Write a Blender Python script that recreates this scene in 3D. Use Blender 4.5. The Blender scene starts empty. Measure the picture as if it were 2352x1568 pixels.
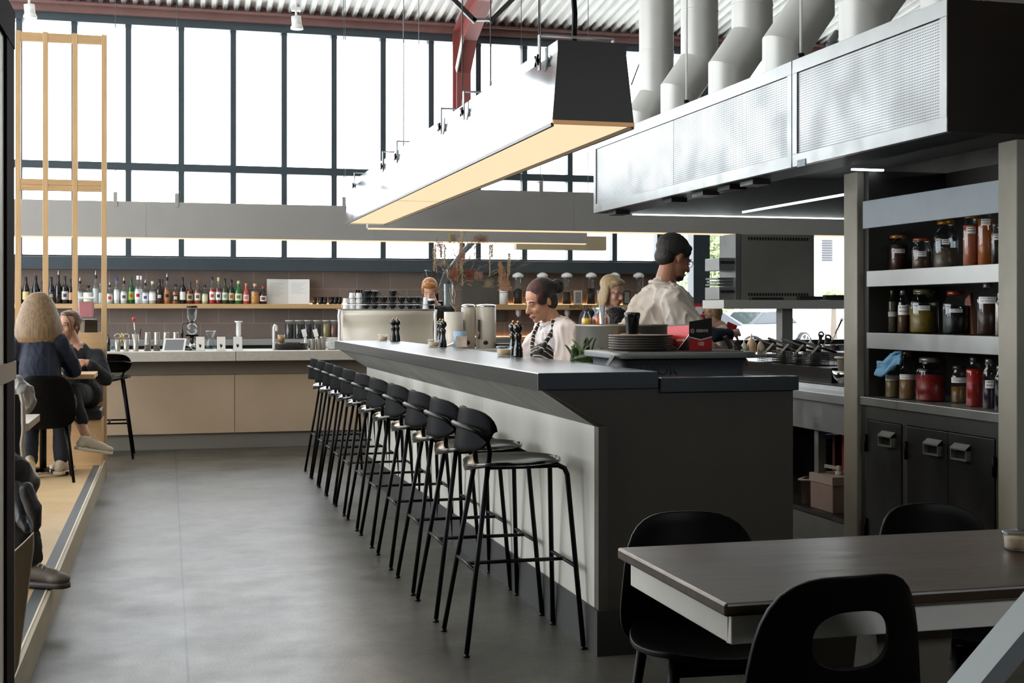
import bpy, math, random
from mathutils import Vector, Matrix, noise
from math import sin, cos, pi, radians as R
random.seed(7)
sc = bpy.context.scene
COL = sc.collection
# ---------------------------------------------------------------- camera, world, light, exposure
FP, HH, HY = 3000.0, 1.35, 716.0
TH = math.atan(792 / FP); SN, CS = sin(TH), cos(TH)
cam = bpy.data.cameras.new('camera'); cam.sensor_width = 36; cam.lens = FP / 2352 * 36
cam.shift_y = -68 / 2352; cam.clip_start = .05; cam.clip_end = 400
co = bpy.data.objects.new('camera', cam); COL.objects.link(co)
co.location = (0, 0, HH); co.rotation_euler = (pi / 2, 0, -TH); sc.camera = co
w = bpy.data.worlds.new('World'); sc.world = w; w.use_nodes = True
bg = w.node_tree.nodes['Background']; bg.inputs[0].default_value = (.97, .985, 1, 1); bg.inputs[1].default_value = 4.6
sc.view_settings.view_transform = 'Standard'; sc.view_settings.look = 'None'
sc.view_settings.exposure = 0.8; sc.view_settings.gamma = 1; sc.view_settings.use_curve_mapping = False
sc.cycles.transparent_max_bounces = 32
def portal(name, loc, rot, sx, sy):
    l = bpy.data.lights.new(name, 'AREA'); l.shape = 'RECTANGLE'; l.size = sx; l.size_y = sy; l.cycles.is_portal = True
    o = bpy.data.objects.new(name, l); COL.objects.link(o); o.location = loc; o.rotation_euler = rot
portal('far_window_portal', (2.2, 15.62, 3.3), (-pi / 2, 0, 0), 11.6, 2.9)
portal('left_window_portal', (-5.12, 9.2, 2.6), (0, -pi / 2, 0), 4.2, 10.8)
portal('street_window_portal', (7.2, 15.64, 1.6), (-pi / 2, 0, 0), 2.3, 1.9)
portal('added_window_portal', (3.7, -1.24, 2.7), (pi / 2, 0, 0), 3.0, .8)  # portal of the unseen window added for fill light
def P(px, py, X=None, Y=None, Z=None):
    "the point of the place seen at a photo pixel, on the plane X=, Y= or Z="
    t = (px - 1176) / FP; u = (HY - py) / FP
    if X is not None: d = X / (t * CS + SN)
    elif Y is not None: d = Y / (CS - t * SN)
    else: d = (Z - HH) / u
    return Vector((d * (t * CS + SN), d * (CS - t * SN), HH + u * d))
def PD(px, py, d):
    t = (px - 1176) / FP; u = (HY - py) / FP
    return Vector((d * (t * CS + SN), d * (CS - t * SN), HH + u * d))
# ---------------------------------------------------------------- materials
def lin(c): return c / 12.92 if c <= .04045 else ((c + .055) / 1.055) ** 2.4
def hx(h):
    h = h.lstrip('#'); return tuple(lin(int(h[i:i + 2], 16) / 255) for i in (0, 2, 4)) + (1,)
MATS = {}
def mat(name, col='#808080', rough=.5, metal=0, var=0, vs=3, bump=0, bs=40, coat=0, emit=None, es=0, vec=None, spec=.5, rv=0, col2=None, trans=0):
    if name in MATS: return MATS[name]
    m = bpy.data.materials.new(name); m.use_nodes = True; nt = m.node_tree; N = nt.nodes; L = nt.links
    b = N['Principled BSDF']; c = hx(col)
    b.inputs['Base Color'].default_value = c; b.inputs['Roughness'].default_value = rough
    b.inputs['Metallic'].default_value = metal; b.inputs['Coat Weight'].default_value = coat
    b.inputs['Specular IOR Level'].default_value = spec
    b.inputs['Transmission Weight'].default_value = trans
    if emit: b.inputs['Emission Color'].default_value = hx(emit); b.inputs['Emission Strength'].default_value = es
    if var or bump or rv:
        tc = N.new('ShaderNodeTexCoord'); mp = N.new('ShaderNodeMapping'); L.new(tc.outputs['Object'], mp.inputs[0])
        if vec: mp.inputs['Scale'].default_value = vec
        if var:
            n = N.new('ShaderNodeTexNoise'); n.inputs['Scale'].default_value = vs; n.inputs['Detail'].default_value = 6; n.inputs['Roughness'].default_value = .62
            L.new(mp.outputs[0], n.inputs[0]); r = N.new('ShaderNodeValToRGB'); L.new(n.outputs[0], r.inputs[0])
            e = r.color_ramp.elements; c2 = hx(col2) if col2 else tuple(x * (1 - var) for x in c[:3]) + (1,)
            e[0].position = .26; e[0].color = c2; e[1].position = .78; e[1].color = c if col2 else tuple(min(1, x * (1 + var * .5)) for x in c[:3]) + (1,)
            L.new(r.outputs[0], b.inputs['Base Color'])
        if rv:
            n3 = N.new('ShaderNodeTexNoise'); n3.inputs['Scale'].default_value = vs * 1.7; n3.inputs['Detail'].default_value = 2; L.new(mp.outputs[0], n3.inputs[0])
            mr = N.new('ShaderNodeMapRange'); L.new(n3.outputs[0], mr.inputs[0]); mr.inputs[1].default_value = .3; mr.inputs[2].default_value = .7
            mr.inputs[3].default_value = max(0, rough - rv); mr.inputs[4].default_value = min(1, rough + rv); L.new(mr.outputs[0], b.inputs['Roughness'])
        if bump:
            n2 = N.new('ShaderNodeTexNoise'); n2.inputs['Scale'].default_value = bs; n2.inputs['Detail'].default_value = 4; L.new(mp.outputs[0], n2.inputs[0])
            bp = N.new('ShaderNodeBump'); bp.inputs['Strength'].default_value = bump; bp.inputs['Distance'].default_value = .01
            L.new(n2.outputs[0], bp.inputs['Height']); L.new(bp.outputs[0], b.inputs['Normal'])
    MATS[name] = m; return m
def glassmat(name, col='#ffffff', gl=.12, rough=.02, tint=None):
    if name in MATS: return MATS[name]
    m = bpy.data.materials.new(name); m.use_nodes = True; nt = m.node_tree; N = nt.nodes; L = nt.links; N.remove(N['Principled BSDF'])
    t = N.new('ShaderNodeBsdfTransparent'); t.inputs[0].default_value = hx(col)
    g = N.new('ShaderNodeBsdfGlossy'); g.inputs['Roughness'].default_value = rough; g.inputs[0].default_value = (.9, .95, 1, 1)
    f = N.new('ShaderNodeLayerWeight'); f.inputs[0].default_value = .5; mx = N.new('ShaderNodeMixShader'); pw_ = N.new('ShaderNodeMath'); pw_.operation = 'POWER'; L.new(f.outputs['Facing'], pw_.inputs[0]); pw_.inputs[1].default_value = 2.6; mm_ = N.new('ShaderNodeMath'); mm_.operation = 'MULTIPLY_ADD'; L.new(pw_.outputs[0], mm_.inputs[0]); mm_.inputs[1].default_value = gl * 2.2; mm_.inputs[2].default_value = gl * .18
    L.new(mm_.outputs[0], mx.inputs[0]); L.new(t.outputs[0], mx.inputs[1]); L.new(g.outputs[0], mx.inputs[2])
    L.new(mx.outputs[0], N['Material Output'].inputs[0]); MATS[name] = m; return m
def emat(name, col, s):
    if name in MATS: return MATS[name]
    m = bpy.data.materials.new(name); m.use_nodes = True; N = m.node_tree.nodes; N.remove(N['Principled BSDF'])
    e = N.new('ShaderNodeEmission'); e.inputs[0].default_value = hx(col); e.inputs[1].default_value = s
    m.node_tree.links.new(e.outputs[0], N['Material Output'].inputs[0]); MATS[name] = m; return m
# ---------------------------------------------------------------- mesh builder
class M:
    def __init__(s): s.v = []; s.f = []; s.mi = []; s.sm = []; s.k = 0; s.smooth = False
    def F(s, vs, fs, sm=None):
        b = len(s.v); s.v += [tuple(v) for v in vs]
        for f in fs: s.f.append([b + i for i in f]); s.mi.append(s.k); s.sm.append(s.smooth if sm is None else sm)
        return s
    def box(s, x0, y0, z0, x1, y1, z1):
        x0, x1 = sorted((x0, x1)); y0, y1 = sorted((y0, y1)); z0, z1 = sorted((z0, z1))
        return s.F([(x0, y0, z0), (x1, y0, z0), (x1, y1, z0), (x0, y1, z0), (x0, y0, z1), (x1, y0, z1), (x1, y1, z1), (x0, y1, z1)],
                   [(0, 3, 2, 1), (4, 5, 6, 7), (0, 1, 5, 4), (1, 2, 6, 5), (2, 3, 7, 6), (3, 0, 4, 7)], False)
    def bar(s, p, q, w, h, up=(0, 0, 1)):
        p = Vector(p); q = Vector(q); d = (q - p).normalized(); up = Vector(up)
        if abs(d.dot(up)) > .98: up = Vector((1, 0, 0))
        a = d.cross(up).normalized() * w / 2; b = a.normalized().cross(d).normalized() * h / 2
        vs = [e + i * a + j * b for e in (p, q) for i, j in ((-1, -1), (1, -1), (1, 1), (-1, 1))]
        return s.F(vs, [(0, 1, 2, 3), (7, 6, 5, 4), (0, 4, 5, 1), (1, 5, 6, 2), (2, 6, 7, 3), (3, 7, 4, 0)], False)
    def tube(s, pts, r, n=10, caps=True, closed=False):
        pts = [Vector(p) for p in pts]; k = len(pts); rr = r if isinstance(r, (list, tuple)) else [r] * k
        vs = []; u = None
        for i, p in enumerate(pts):
            if closed: t = (pts[(i + 1) % k] - pts[i - 1]).normalized()
            else: t = ((pts[min(i + 1, k - 1)] - p).normalized() if i == 0 else (p - pts[i - 1]).normalized() if i == k - 1 else ((pts[i + 1] - p).normalized() + (p - pts[i - 1]).normalized()).normalized())
            if u is None: u = t.orthogonal().normalized()
            else: u = (u - t * u.dot(t)).normalized()
            w_ = t.cross(u); sc_ = 1
            if 0 < i < k - 1 and not closed:
                c = (p - pts[i - 1]).normalized().dot(t); sc_ = 1 / max(.5, c) if False else 1
            for j in range(n):
                a = 2 * pi * j / n; vs.append(p + (u * cos(a) + w_ * sin(a)) * rr[i] * sc_)
        fs = []
        for i in range(k if closed else k - 1):
            for j in range(n):
                a, b = i * n + j, i * n + (j + 1) % n; c, d = ((i + 1) % k) * n + (j + 1) % n, ((i + 1) % k) * n + j; fs.append((a, b, c, d))
        s.F(vs, fs, True)
        if caps and not closed:
            b = len(s.v) - len(vs)
            for f in ([b + j for j in range(n)][::-1], [b + (k - 1) * n + j for j in range(n)]): s.f.append(f); s.mi.append(s.k); s.sm.append(False)
        return s
    def lathe(s, prof, c=(0, 0, 0), n=20, ax=None, a0=0, a1=2 * pi, sx=1, sy=1):
        c = Vector(c); full = abs(a1 - a0 - 2 * pi) < 1e-6; m = n if full else n + 1; vs = []
        Rm = Vector((0, 0, 1)).rotation_difference(Vector(ax)).to_matrix() if ax is not None else None
        for r, z in prof:
            for j in range(m):
                a = a0 + (a1 - a0) * j / n; v = Vector((r * cos(a) * sx, r * sin(a) * sy, z)); vs.append(c + (Rm @ v if Rm else v))
        fs = []
        for i in range(len(prof) - 1):
            for j in range(n):
                a, b = i * m + j, i * m + (j + 1) % m; fs.append((a, b, (i + 1) * m + (j + 1) % m, (i + 1) * m + j))
        return s.F(vs, fs, True)
    def cyl(s, p, q, r, n=16, r2=None):
        p = Vector(p); q = Vector(q); r2 = r if r2 is None else r2; L = (q - p).length
        return s.lathe([(0, 0), (r, 0), (r, 0), (r2, L), (r2, L), (0, L)], p, n, (q - p).normalized())
    def ell(s, c, r, n=12, rot=None):
        c = Vector(c); r = (r, r, r) if not isinstance(r, (tuple, list)) else r; vs = []; m = n // 2 + 1
        for i in range(m + 1):
            th = pi * i / m
            for j in range(n):
                a = 2 * pi * j / n; v = Vector((r[0] * sin(th) * cos(a), r[1] * sin(th) * sin(a), r[2] * cos(th)))
                if rot is not None: v = rot @ v
                vs.append(c + v)
        fs = [(i * n + j, (i + 1) * n + j, (i + 1) * n + (j + 1) % n, i * n + (j + 1) % n) for i in range(m) for j in range(n)]
        return s.F(vs, fs, True)
    def prism(s, poly, a, b, ax='x', sm=False):
        "poly in the two other axes (in xyz order), extruded from a to b along ax"
        def mk(u, v, t): return {'x': (t, u, v), 'y': (u, t, v), 'z': (u, v, t)}[ax]
        n = len(poly); vs = [mk(u, v, a) for u, v in poly] + [mk(u, v, b) for u, v in poly]
        s.F(vs, [tuple(range(n))[::-1], tuple(range(n, 2 * n))], False)
        base = len(s.v) - 2 * n
        for i in range(n): s.f.append([base + i, base + (i + 1) % n, base + n + (i + 1) % n, base + n + i]); s.mi.append(s.k); s.sm.append(sm)
        return s
    def quad(s, a, b, c, d): return s.F([a, b, c, d], [(0, 1, 2, 3)], False)
    def mesh(s, name, off=(0, 0, 0)):
        me = bpy.data.meshes.new(name); o = Vector(off)
        me.from_pydata([Vector(v) - o for v in s.v], [], s.f); me.polygons.foreach_set('material_index', s.mi); me.polygons.foreach_set('use_smooth', s.sm)
        import bmesh
        bm = bmesh.new(); bm.from_mesh(me); bmesh.ops.remove_doubles(bm, verts=bm.verts, dist=1e-5); bmesh.ops.recalc_face_normals(bm, faces=bm.faces); bm.to_mesh(me); bm.free()
        me.update(); return me
    def build(s, name, mats, parent=None, bev=0, w=True, label=None, seg=2, **tg):
        "links ONE mesh object; w: coordinates are world ones, shifted into the parent's frame"
        off = (0, 0, 0)
        if w and parent is not None: off = WLOC.get(parent.name, Vector((0, 0, 0)))
        own = Vector((0, 0, 0))
        me = s.mesh(name, off); o = bpy.data.objects.new(name, me); COL.objects.link(o)
        for m in (mats if isinstance(mats, (list, tuple)) else [mats]): me.materials.append(m)
        if parent is not None: o.parent = parent; WLOC[o.name] = Vector(off)
        if bev:
            b = o.modifiers.new('bevel', 'BEVEL'); b.width = bev; b.segments = seg; b.limit_method = 'ANGLE'; b.angle_limit = R(40)
        if label: o['label'] = label
        for k, v in tg.items(): o[k] = v
        return o
WLOC = {}
def thing(name, label, cat, loc=(0, 0, 0), rz=0, group=None):
    o = bpy.data.objects.new(name, None); COL.objects.link(o); o.empty_display_size = .05
    o.location = loc; o.rotation_euler = (0, 0, rz); o['label'] = label; o['category'] = cat; WLOC[o.name] = Vector(loc)
    if group: o['group'] = group
    return o
def tag(o, label, cat, group=None, kind=None):
    o['label'] = label; o['category'] = cat
    if group: o['group'] = group
    if kind: o['kind'] = kind
    return o
def struct(name, m, mats, bev=0): return m.build(name, mats, None, bev, kind='structure')
def dup(root, loc, rz=0, label=None, group=None):
    def cp(o, par):
        c = o.copy(); COL.objects.link(c); c.parent = par
        for ch in o.children: cp(ch, c)
        return c
    c = root.copy(); COL.objects.link(c); c.location = loc; c.rotation_euler = (0, 0, rz); WLOC[c.name] = Vector(loc)
    if label: c['label'] = label
    if group: c['group'] = group
    for ch in list(root.children): cp(ch, c)
    return c
def text(s, size, loc, rot, m, parent=None, name='lettering', ext=.0006, align='CENTER', sx=1, w=True):
    cu = bpy.data.curves.new(name, 'FONT'); cu.body = s; cu.size = size; cu.extrude = ext; cu.align_x = align; cu.align_y = 'CENTER'; cu.resolution_u = 3
    t = bpy.data.objects.new('t', cu); COL.objects.link(t); bpy.context.view_layer.update()
    me = bpy.data.meshes.new_from_object(t.evaluated_get(bpy.context.evaluated_depsgraph_get())); bpy.data.objects.remove(t)
    o = bpy.data.objects.new(name, me); COL.objects.link(o); me.materials.clear(); me.materials.append(m); o.scale = (sx, 1, 1)
    off = WLOC.get(parent.name, Vector((0, 0, 0))) if (parent is not None and w) else Vector((0, 0, 0))
    o.location = Vector(loc) - off; o.rotation_euler = rot
    if parent is not None: o.parent = parent
    return o
ORD = ['first', 'second', 'third', 'fourth', 'fifth', 'sixth', 'seventh', 'eighth', 'ninth', 'tenth', 'eleventh', 'twelfth']
# ---------------------------------------------------------------- palette
frame_m = mat('dark grey window frame', '#3a454b', .45)
steel = mat('brushed steel', '#adafad', .33, .75, var=.08, vs=4, rv=.06)
steel2 = mat('dull steel', '#868885', .42, .55, var=.15, vs=5, rv=.1)
dsteel = mat('dark steel', '#42423f', .42, .5, var=.2, vs=3, rv=.12)
chrome = mat('polished steel', '#d8d8d8', .12, 1)
blackm = mat('black powder coated metal', '#050505', .4, spec=.16)
blackg = mat('glossy black plastic', '#0b0b0c', .18, coat=.3)
blackp = mat('matte black', '#121212', .6)
white = mat('white paint', '#e9e8e4', .45)
whiteg = mat('white glaze', '#f0efec', .15)
cream = mat('cream enamel', '#ded6c6', .28)
wood = mat('pale ash wood', '#d3ae7e', .5, var=.16, vs=5, vec=(9, 9, .6), bump=.05, bs=20)
woody = mat('pale ash wood along', '#cba677', .5, var=.16, vs=5, vec=(.6, 9, 9), bump=.05, bs=20)
woodd = mat('dark stained timber', '#4a392c', .3, var=.5, vs=2.6, vec=(.8, 2.5, 2.5), bump=.22, bs=5)
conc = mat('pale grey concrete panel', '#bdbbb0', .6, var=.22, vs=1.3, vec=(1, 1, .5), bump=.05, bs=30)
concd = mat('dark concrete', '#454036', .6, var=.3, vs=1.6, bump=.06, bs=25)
paper = mat('white paper', '#ecebe6', .7)
ink = mat('black ink', '#161616', .7)
glass = glassmat('clear glass', '#f4f8f8', .25)
pane_m = glassmat('window pane', '#fbfdff', .06)
warm = emat('warm lamp diffuser', '#ffcf96', 1.0)
skin = mat('skin', '#c99a80', .5, var=.08, vs=9)
# ---------------------------------------------------------------- floor
def floor_mat():
    m = mat('polished concrete floor', '#5a574f', .38, var=.5, vs=1.5, bump=.03, bs=35, rv=.07, spec=.36)
    nt = m.node_tree; N = nt.nodes; L = nt.links; b = N['Principled BSDF']; base = b.inputs['Base Color'].links[0].from_socket
    for q in N:
        if q.type == 'TEX_NOISE': q.inputs['Detail'].default_value = 9; q.inputs['Roughness'].default_value = .68
    g = N.new('ShaderNodeNewGeometry'); sp = N.new('ShaderNodeSeparateXYZ'); L.new(g.outputs['Position'], sp.inputs[0])
    def near(sock, vals):
        out = None
        for v in vals:
            a = N.new('ShaderNodeMath'); a.operation = 'SUBTRACT'; L.new(sock, a.inputs[0]); a.inputs[1].default_value = v
            c = N.new('ShaderNodeMath'); c.operation = 'ABSOLUTE'; L.new(a.outputs[0], c.inputs[0])
            d = N.new('ShaderNodeMath'); d.operation = 'LESS_THAN'; L.new(c.outputs[0], d.inputs[0]); d.inputs[1].default_value = .005
            if out is None: out = d.outputs[0]
            else:
                e = N.new('ShaderNodeMath'); e.operation = 'MAXIMUM'; L.new(out, e.inputs[0]); L.new(d.outputs[0], e.inputs[1]); out = e.outputs[0]
        return out
    for rn in [q for q in N if q.type == 'VALTORGB']: rn.color_ramp.elements[0].position = .36; rn.color_ramp.elements[1].position = .66
    a = near(sp.outputs[0], [.075, 4.2]); c = near(sp.outputs[1], [2.2, 6.85, 11.4])
    e = N.new('ShaderNodeMath'); e.operation = 'MAXIMUM'; L.new(a, e.inputs[0]); L.new(c, e.inputs[1])
    # fine aggregate speckle
    n = N.new('ShaderNodeTexNoise'); n.inputs['Scale'].default_value = 110; n.inputs['Detail'].default_value = 2; L.new(g.outputs['Position'], n.inputs[0])
    r = N.new('ShaderNodeValToRGB'); r.color_ramp.elements[0].position = .36; r.color_ramp.elements[0].color = (.35, .33, .3, 1); r.color_ramp.elements[1].position = .5; r.color_ramp.elements[1].color = (1, 1, 1, 1)
    L.new(n.outputs[0], r.inputs[0])
    mu = N.new('ShaderNodeMixRGB'); mu.blend_type = 'MULTIPLY'; mu.inputs[0].default_value = .8; L.new(base, mu.inputs[1]); L.new(r.outputs[0], mu.inputs[2])
    mx = N.new('ShaderNodeMixRGB'); L.new(e.outputs[0], mx.inputs[0]); L.new(mu.outputs[0], mx.inputs[1]); mx.inputs[2].default_value = hx('#26241f')
    L.new(mx.outputs[0], b.inputs['Base Color']); return m
m = M().box(-5.2, -1.2, -.2, 9.4, 15.7, 0); struct('floor', m, floor_mat())
# ---------------------------------------------------------------- far wall: blocks, ledge beam, window frames
def block_mat():
    m = mat('grey brown concrete block wall', '#85776e', .8, var=.2, vs=3, bump=.1, bs=60)
    nt = m.node_tree; N = nt.nodes; L = nt.links; b = N['Principled BSDF']; base = b.inputs['Base Color'].links[0].from_socket
    g = N.new('ShaderNodeNewGeometry'); sp = N.new('ShaderNodeSeparateXYZ'); L.new(g.outputs['Position'], sp.inputs[0]); cb = N.new('ShaderNodeCombineXYZ')
    ax = N.new('ShaderNodeMath'); ax.inputs[1].default_value = 20.43; L.new(sp.outputs[0], ax.inputs[0]); L.new(ax.outputs[0], cb.inputs[0])
    az = N.new('ShaderNodeMath'); az.inputs[1].default_value = 20 - .02; L.new(sp.outputs[2], az.inputs[0]); L.new(az.outputs[0], cb.inputs[1])
    br = N.new('ShaderNodeTexBrick'); br.inputs['Scale'].default_value = 1; br.inputs['Brick Width'].default_value = .4; br.inputs['Row Height'].default_value = .2
    br.inputs['Mortar Size'].default_value = .004; br.inputs['Color1'].default_value = (1, 1, 1, 1); br.inputs['Color2'].default_value = (.86, .85, .84, 1); br.inputs['Mortar'].default_value = (1.5, 1.45, 1.4, 1)
    L.new(cb.outputs[0], br.inputs[0]); mu = N.new('ShaderNodeMixRGB'); mu.blend_type = 'MULTIPLY'; mu.inputs[0].default_value = 1
    L.new(base, mu.inputs[1]); L.new(br.outputs[0], mu.inputs[2]); L.new(mu.outputs[0], b.inputs['Base Color']); return m
bm_ = block_mat()
m = M().box(-5.2, 15.4, 0, 6.0, 15.62, 1.82); struct('wall_back', m, bm_)
m = M().box(6.0, 15.42, 0, 9.4, 15.62, .93); struct('wall_back_low', m, mat('brown render', '#5b4031', .7, var=.2))
m = M().box(-5.2, 15.24, 1.82, 6.05, 15.62, 1.962); m.box(-5.2, 15.3, 1.962, 6.05, 15.6, 1.985); struct('trim_1', m, mat('dark blue grey beam', '#3d474d', .4, var=.08), .004)
m = M(); m.box(6.0, 15.38, .93, 9.4, 15.62, .99); struct('trim_2', m, blackp)
wf = thing('window_1', 'x', 'x'); del wf['label'], wf['category']; wf['kind'] = 'structure'
mx = [-1.585 + .5805 * k for k in range(-6, 19)]
for x in mx:
    z0 = 1.985 if x < 5.9 else .99
    if x > 6.5: z0 = 3.0
    M().box(x - .032, 15.37, z0, x + .032, 15.49, 4.6).build('mullion', frame_m, wf, .003)
m = M().box(-5.2, 15.36, 2.95, 9.4, 15.5, 3.035); m.build('transom', frame_m, wf, .003)
m = M().box(-5.2, 15.34, 4.59, 9.4, 15.55, 4.68); m.build('window_head', frame_m, wf)
M().box(-5.2, 15.43, 1.985, 6.0, 15.436, 4.6).build('pane', pane_m, wf)
M().box(6.0, 15.43, .99, 9.4, 15.436, 4.6).build('pane', pane_m, wf)
M().box(6.36, 15.2, 0, 6.58, 15.4, 4.6).build('post', frame_m, wf, .004)
M().box(5.93, 15.34, .99, 6.02, 15.46, 4.6).build('door_frame', frame_m, wf, .003)
redm = mat('faded red steel', '#96504b', .5, var=.12, vs=4)
m = M().box(-5.2, 15.28, 4.68, 9.4, 15.56, 4.76); m.box(-5.2, 15.22, 4.755, 9.4, 15.6, 4.785); m.box(-5.2, 15.36, 4.76, 9.4, 15.4, 4.9)
struct('trim_3', m, mat('brownish red beam', '#7c5a54', .55, var=.2, vs=5))
# roof sheet
roofm = mat('white ribbed roof sheet', '#f7f7f3', .5, var=.1, vs=2.5, vec=(3, .8, 1), col2='#dededa')
def roofz(y): return 4.80 + .13 * (15.5 - y)
m = M(); prof = []; x = -5.2; per = .124
while x < 9.4:
    prof += [(x, 0), (x + .034, 0), (x + .056, .048), (x + .102, .048)]; x += per
prof.append((x, 0))
ys = [15.7, 12, 8, 4, 0, -1.2]; vs = [(px_, y, roofz(y) + pz) for y in ys for px_, pz in prof]; n = len(prof)
m.F(vs, [(r * n + i, r * n + i + 1, (r + 1) * n + i + 1, (r + 1) * n + i) for r in range(len(ys) - 1) for i in range(n - 1)])
struct('ceiling', m, roofm)
m = M().prism([(-1.2, roofz(-1.2) + .06), (15.7, roofz(15.7) + .06), (15.7, roofz(15.7) + .16), (-1.2, roofz(-1.2) + .16)], -5.2, 9.4, 'x'); struct('ceiling_deck', m, white)
# side walls (the left one is a window wall, out of frame)
wallm = mat('off white wall', '#bdb9b0', .8, var=.06)
darkw = mat('dark wall', '#2b2927', .8, var=.2)
def sidewall(x0, x1, mtl, name, gaps=()):
    m = M(); ed = [-1.2]
    for a, b, z0, z1 in gaps:
        m.box(x0, ed[-1], 0, x1, a, 6.9); m.box(x0, a, 0, x1, b, z0); m.box(x0, a, z1, x1, b, 6.9); ed.append(b)
    m.box(x0, ed[-1], 0, x1, 15.7, 6.9); return struct(name, m, mtl)
sidewall(-5.25, -5.1, wallm, 'wall_left', [(3.8, 14.6, .5, 4.7)])
wl = thing('window_2', 'x', 'x'); del wl['label'], wl['category']; wl['kind'] = 'structure'
for i in range(13):
    y = 3.8 + .9 * i; M().box(-5.2, y - .03, .5, -5.1, y + .03, 4.7).build('mullion', frame_m, wl)
M().box(-5.2, 3.8, 2.9, -5.1, 14.6, 2.98).build('transom', frame_m, wl)
M().box(-5.17, 3.8, .5, -5.165, 14.6, 4.7).build('pane', pane_m, wl)
sidewall(9.3, 9.45, darkw, 'wall_right')
m = M(); m.box(-5.2, -1.25, 0, 2.2, -1.1, 6.9); m.box(2.2, -1.25, 0, 5.2, -1.1, 2.3); m.box(2.2, -1.25, 3.1, 5.2, -1.1, 6.9); m.box(5.2, -1.25, 0, 9.4, -1.1, 6.9)
struct('wall_front', m, darkw)
wn = thing('added_window_3', 'x', 'x'); del wn['label'], wn['category']; wn['kind'] = 'structure'  # unseen high window, added to let fill light in from behind the camera
for x in (2.2, 3.2, 4.2, 5.2): M().box(x - .03, -1.22, 2.3, x + .03, -1.12, 3.1).build('mullion', frame_m, wn)
M().box(2.2, -1.18, 2.3, 5.2, -1.175, 3.1).build('pane', pane_m, wn)
# red portal frame
rp = thing('portal_frame', 'red steel column and haunched rafter at the long window wall', 'steel column', (3.39, 15.1, 1.985))
iy = [(15.08, 2.5), (15.08, 4.18), (14.75, 4.5), (14.0, 4.78), (12.0, 5.08), (8, 5.6)]
oy = [(15.3, 2.5), (15.3, 4.7), (14.75, 4.86), (14.0, 4.96), (12.0, 5.22), (8, 5.74)]
M().prism(iy + oy[::-1], 3.385, 3.395, 'x').build('web', redm, rp)
for nm, pth in (('inner_flange', iy), ('outer_flange', oy)):
    m = M()
    for a, b in zip(pth[:-1], pth[1:]): m.bar((3.39, a[0], a[1]), (3.39, b[0], b[1]), .17, .014, (0, -1, .01) if abs(a[0] - b[0]) < .01 else (0, 0, 1))
    m.build(nm, redm, rp)
M().box(3.36, 15.14, 1.985, 3.42, 15.2, 2.5).build('grey_base', frame_m, rp)
M().bar((3.30, 15.07, 4.2), (3.30, 14.72, 4.52), .012, .1, (0, 1, 1)).build('stiffener', mat('pale primer', '#c9c4bb', .5), rp)
br = thing('roof_brace', 'dark steel angle braces meeting in a V under the red rafter', 'brace', (3.45, 14.0, 4.75))
for a, b in (((1030, -12), (1092, 50)), ((1125, 50), (1192, -16))):
    M().bar(P(*a, Y=13.9), P(*b, Y=13.9), .05, .05).build('angle_bar', dsteel, br)
M().bar(P(1085, 45, Y=13.9), P(1130, 45, Y=13.9), .05, .03).build('gusset', steel2, br)
# ---------------------------------------------------------------- the bar
zinc = mat('dark zinc top', '#50565a', .25, .7, var=.1, vs=5, vec=(3, 1, 3))
kickm = mat('dark grey kickboard', '#2b2a28', .45, var=.1)
bar = thing('bar_counter', 'long concrete fronted bar with dark metal top where the row of stools stands', 'bar counter', (1.637, 4.87, 0))
def shx(m):
    m.v = [(v[0] - .0095 * (v[1] - 4.87), v[1], v[2]) for v in m.v]; return m
BY0, BY1 = 4.87, 10.78
shx(M().box(1.39, BY0, 1.045, 1.89, BY1, 1.1126)).build('counter_top', zinc, bar, .004)
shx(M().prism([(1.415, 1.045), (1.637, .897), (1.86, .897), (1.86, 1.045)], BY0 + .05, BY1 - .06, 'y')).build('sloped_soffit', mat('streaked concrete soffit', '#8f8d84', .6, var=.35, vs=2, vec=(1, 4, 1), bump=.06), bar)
ys_ = [BY0 + .05, 6.75, 8.7, 10.66]
for a, b in zip(ys_[:-1], ys_[1:]):
    shx(M().box(1.637, a + .002, .178, 1.68, b - .002, .897)).build('front_panel', conc, bar, .002)
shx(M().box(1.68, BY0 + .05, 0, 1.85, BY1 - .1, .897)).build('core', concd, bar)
shx(M().box(1.627, BY0 - .012, 0, 1.70, BY1 - .12, .178)).build('kickboard', kickm, bar)
M().box(1.637, BY0, .178, 1.675, BY0 + .05, .897).build('corner_strip', mat('dull concrete edge', '#4a463d', .6, var=.2), bar)
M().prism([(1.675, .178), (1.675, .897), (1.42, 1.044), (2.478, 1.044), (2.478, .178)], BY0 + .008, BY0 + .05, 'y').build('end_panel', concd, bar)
M().box(1.70, BY0 - .012, 0, 2.47, BY0 + .04, .178).build('end_kickboard', kickm, bar)
M().box(1.895, BY0 - .012, 1.03, 2.495, BY0 + .06, 1.088).build('end_ledge', zinc, bar, .003)
# prep bench behind it
pb = thing('prep_bench', 'steel prep bench behind the bar under the tub and the stock pot', 'bench', (2.3, 5.9, 0))
M().box(1.93, 5.38, .86, 2.6, 6.85, .90).build('bench_top', steel, pb, .003)
for x in (1.96, 2.56):
    for y in (5.42, 6.8): M().box(x, y - .02, 0, x + .04, y + .02, .86).build('leg', steel2, pb)
M().box(1.95, 5.42, .3, 2.58, 6.82, .33).build('lower_shelf', steel2, pb)
M().box(1.895, 6.0, .905, 2.04, 6.215, 1.09).build('raised_ledge', steel2, pb, .003)
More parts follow.
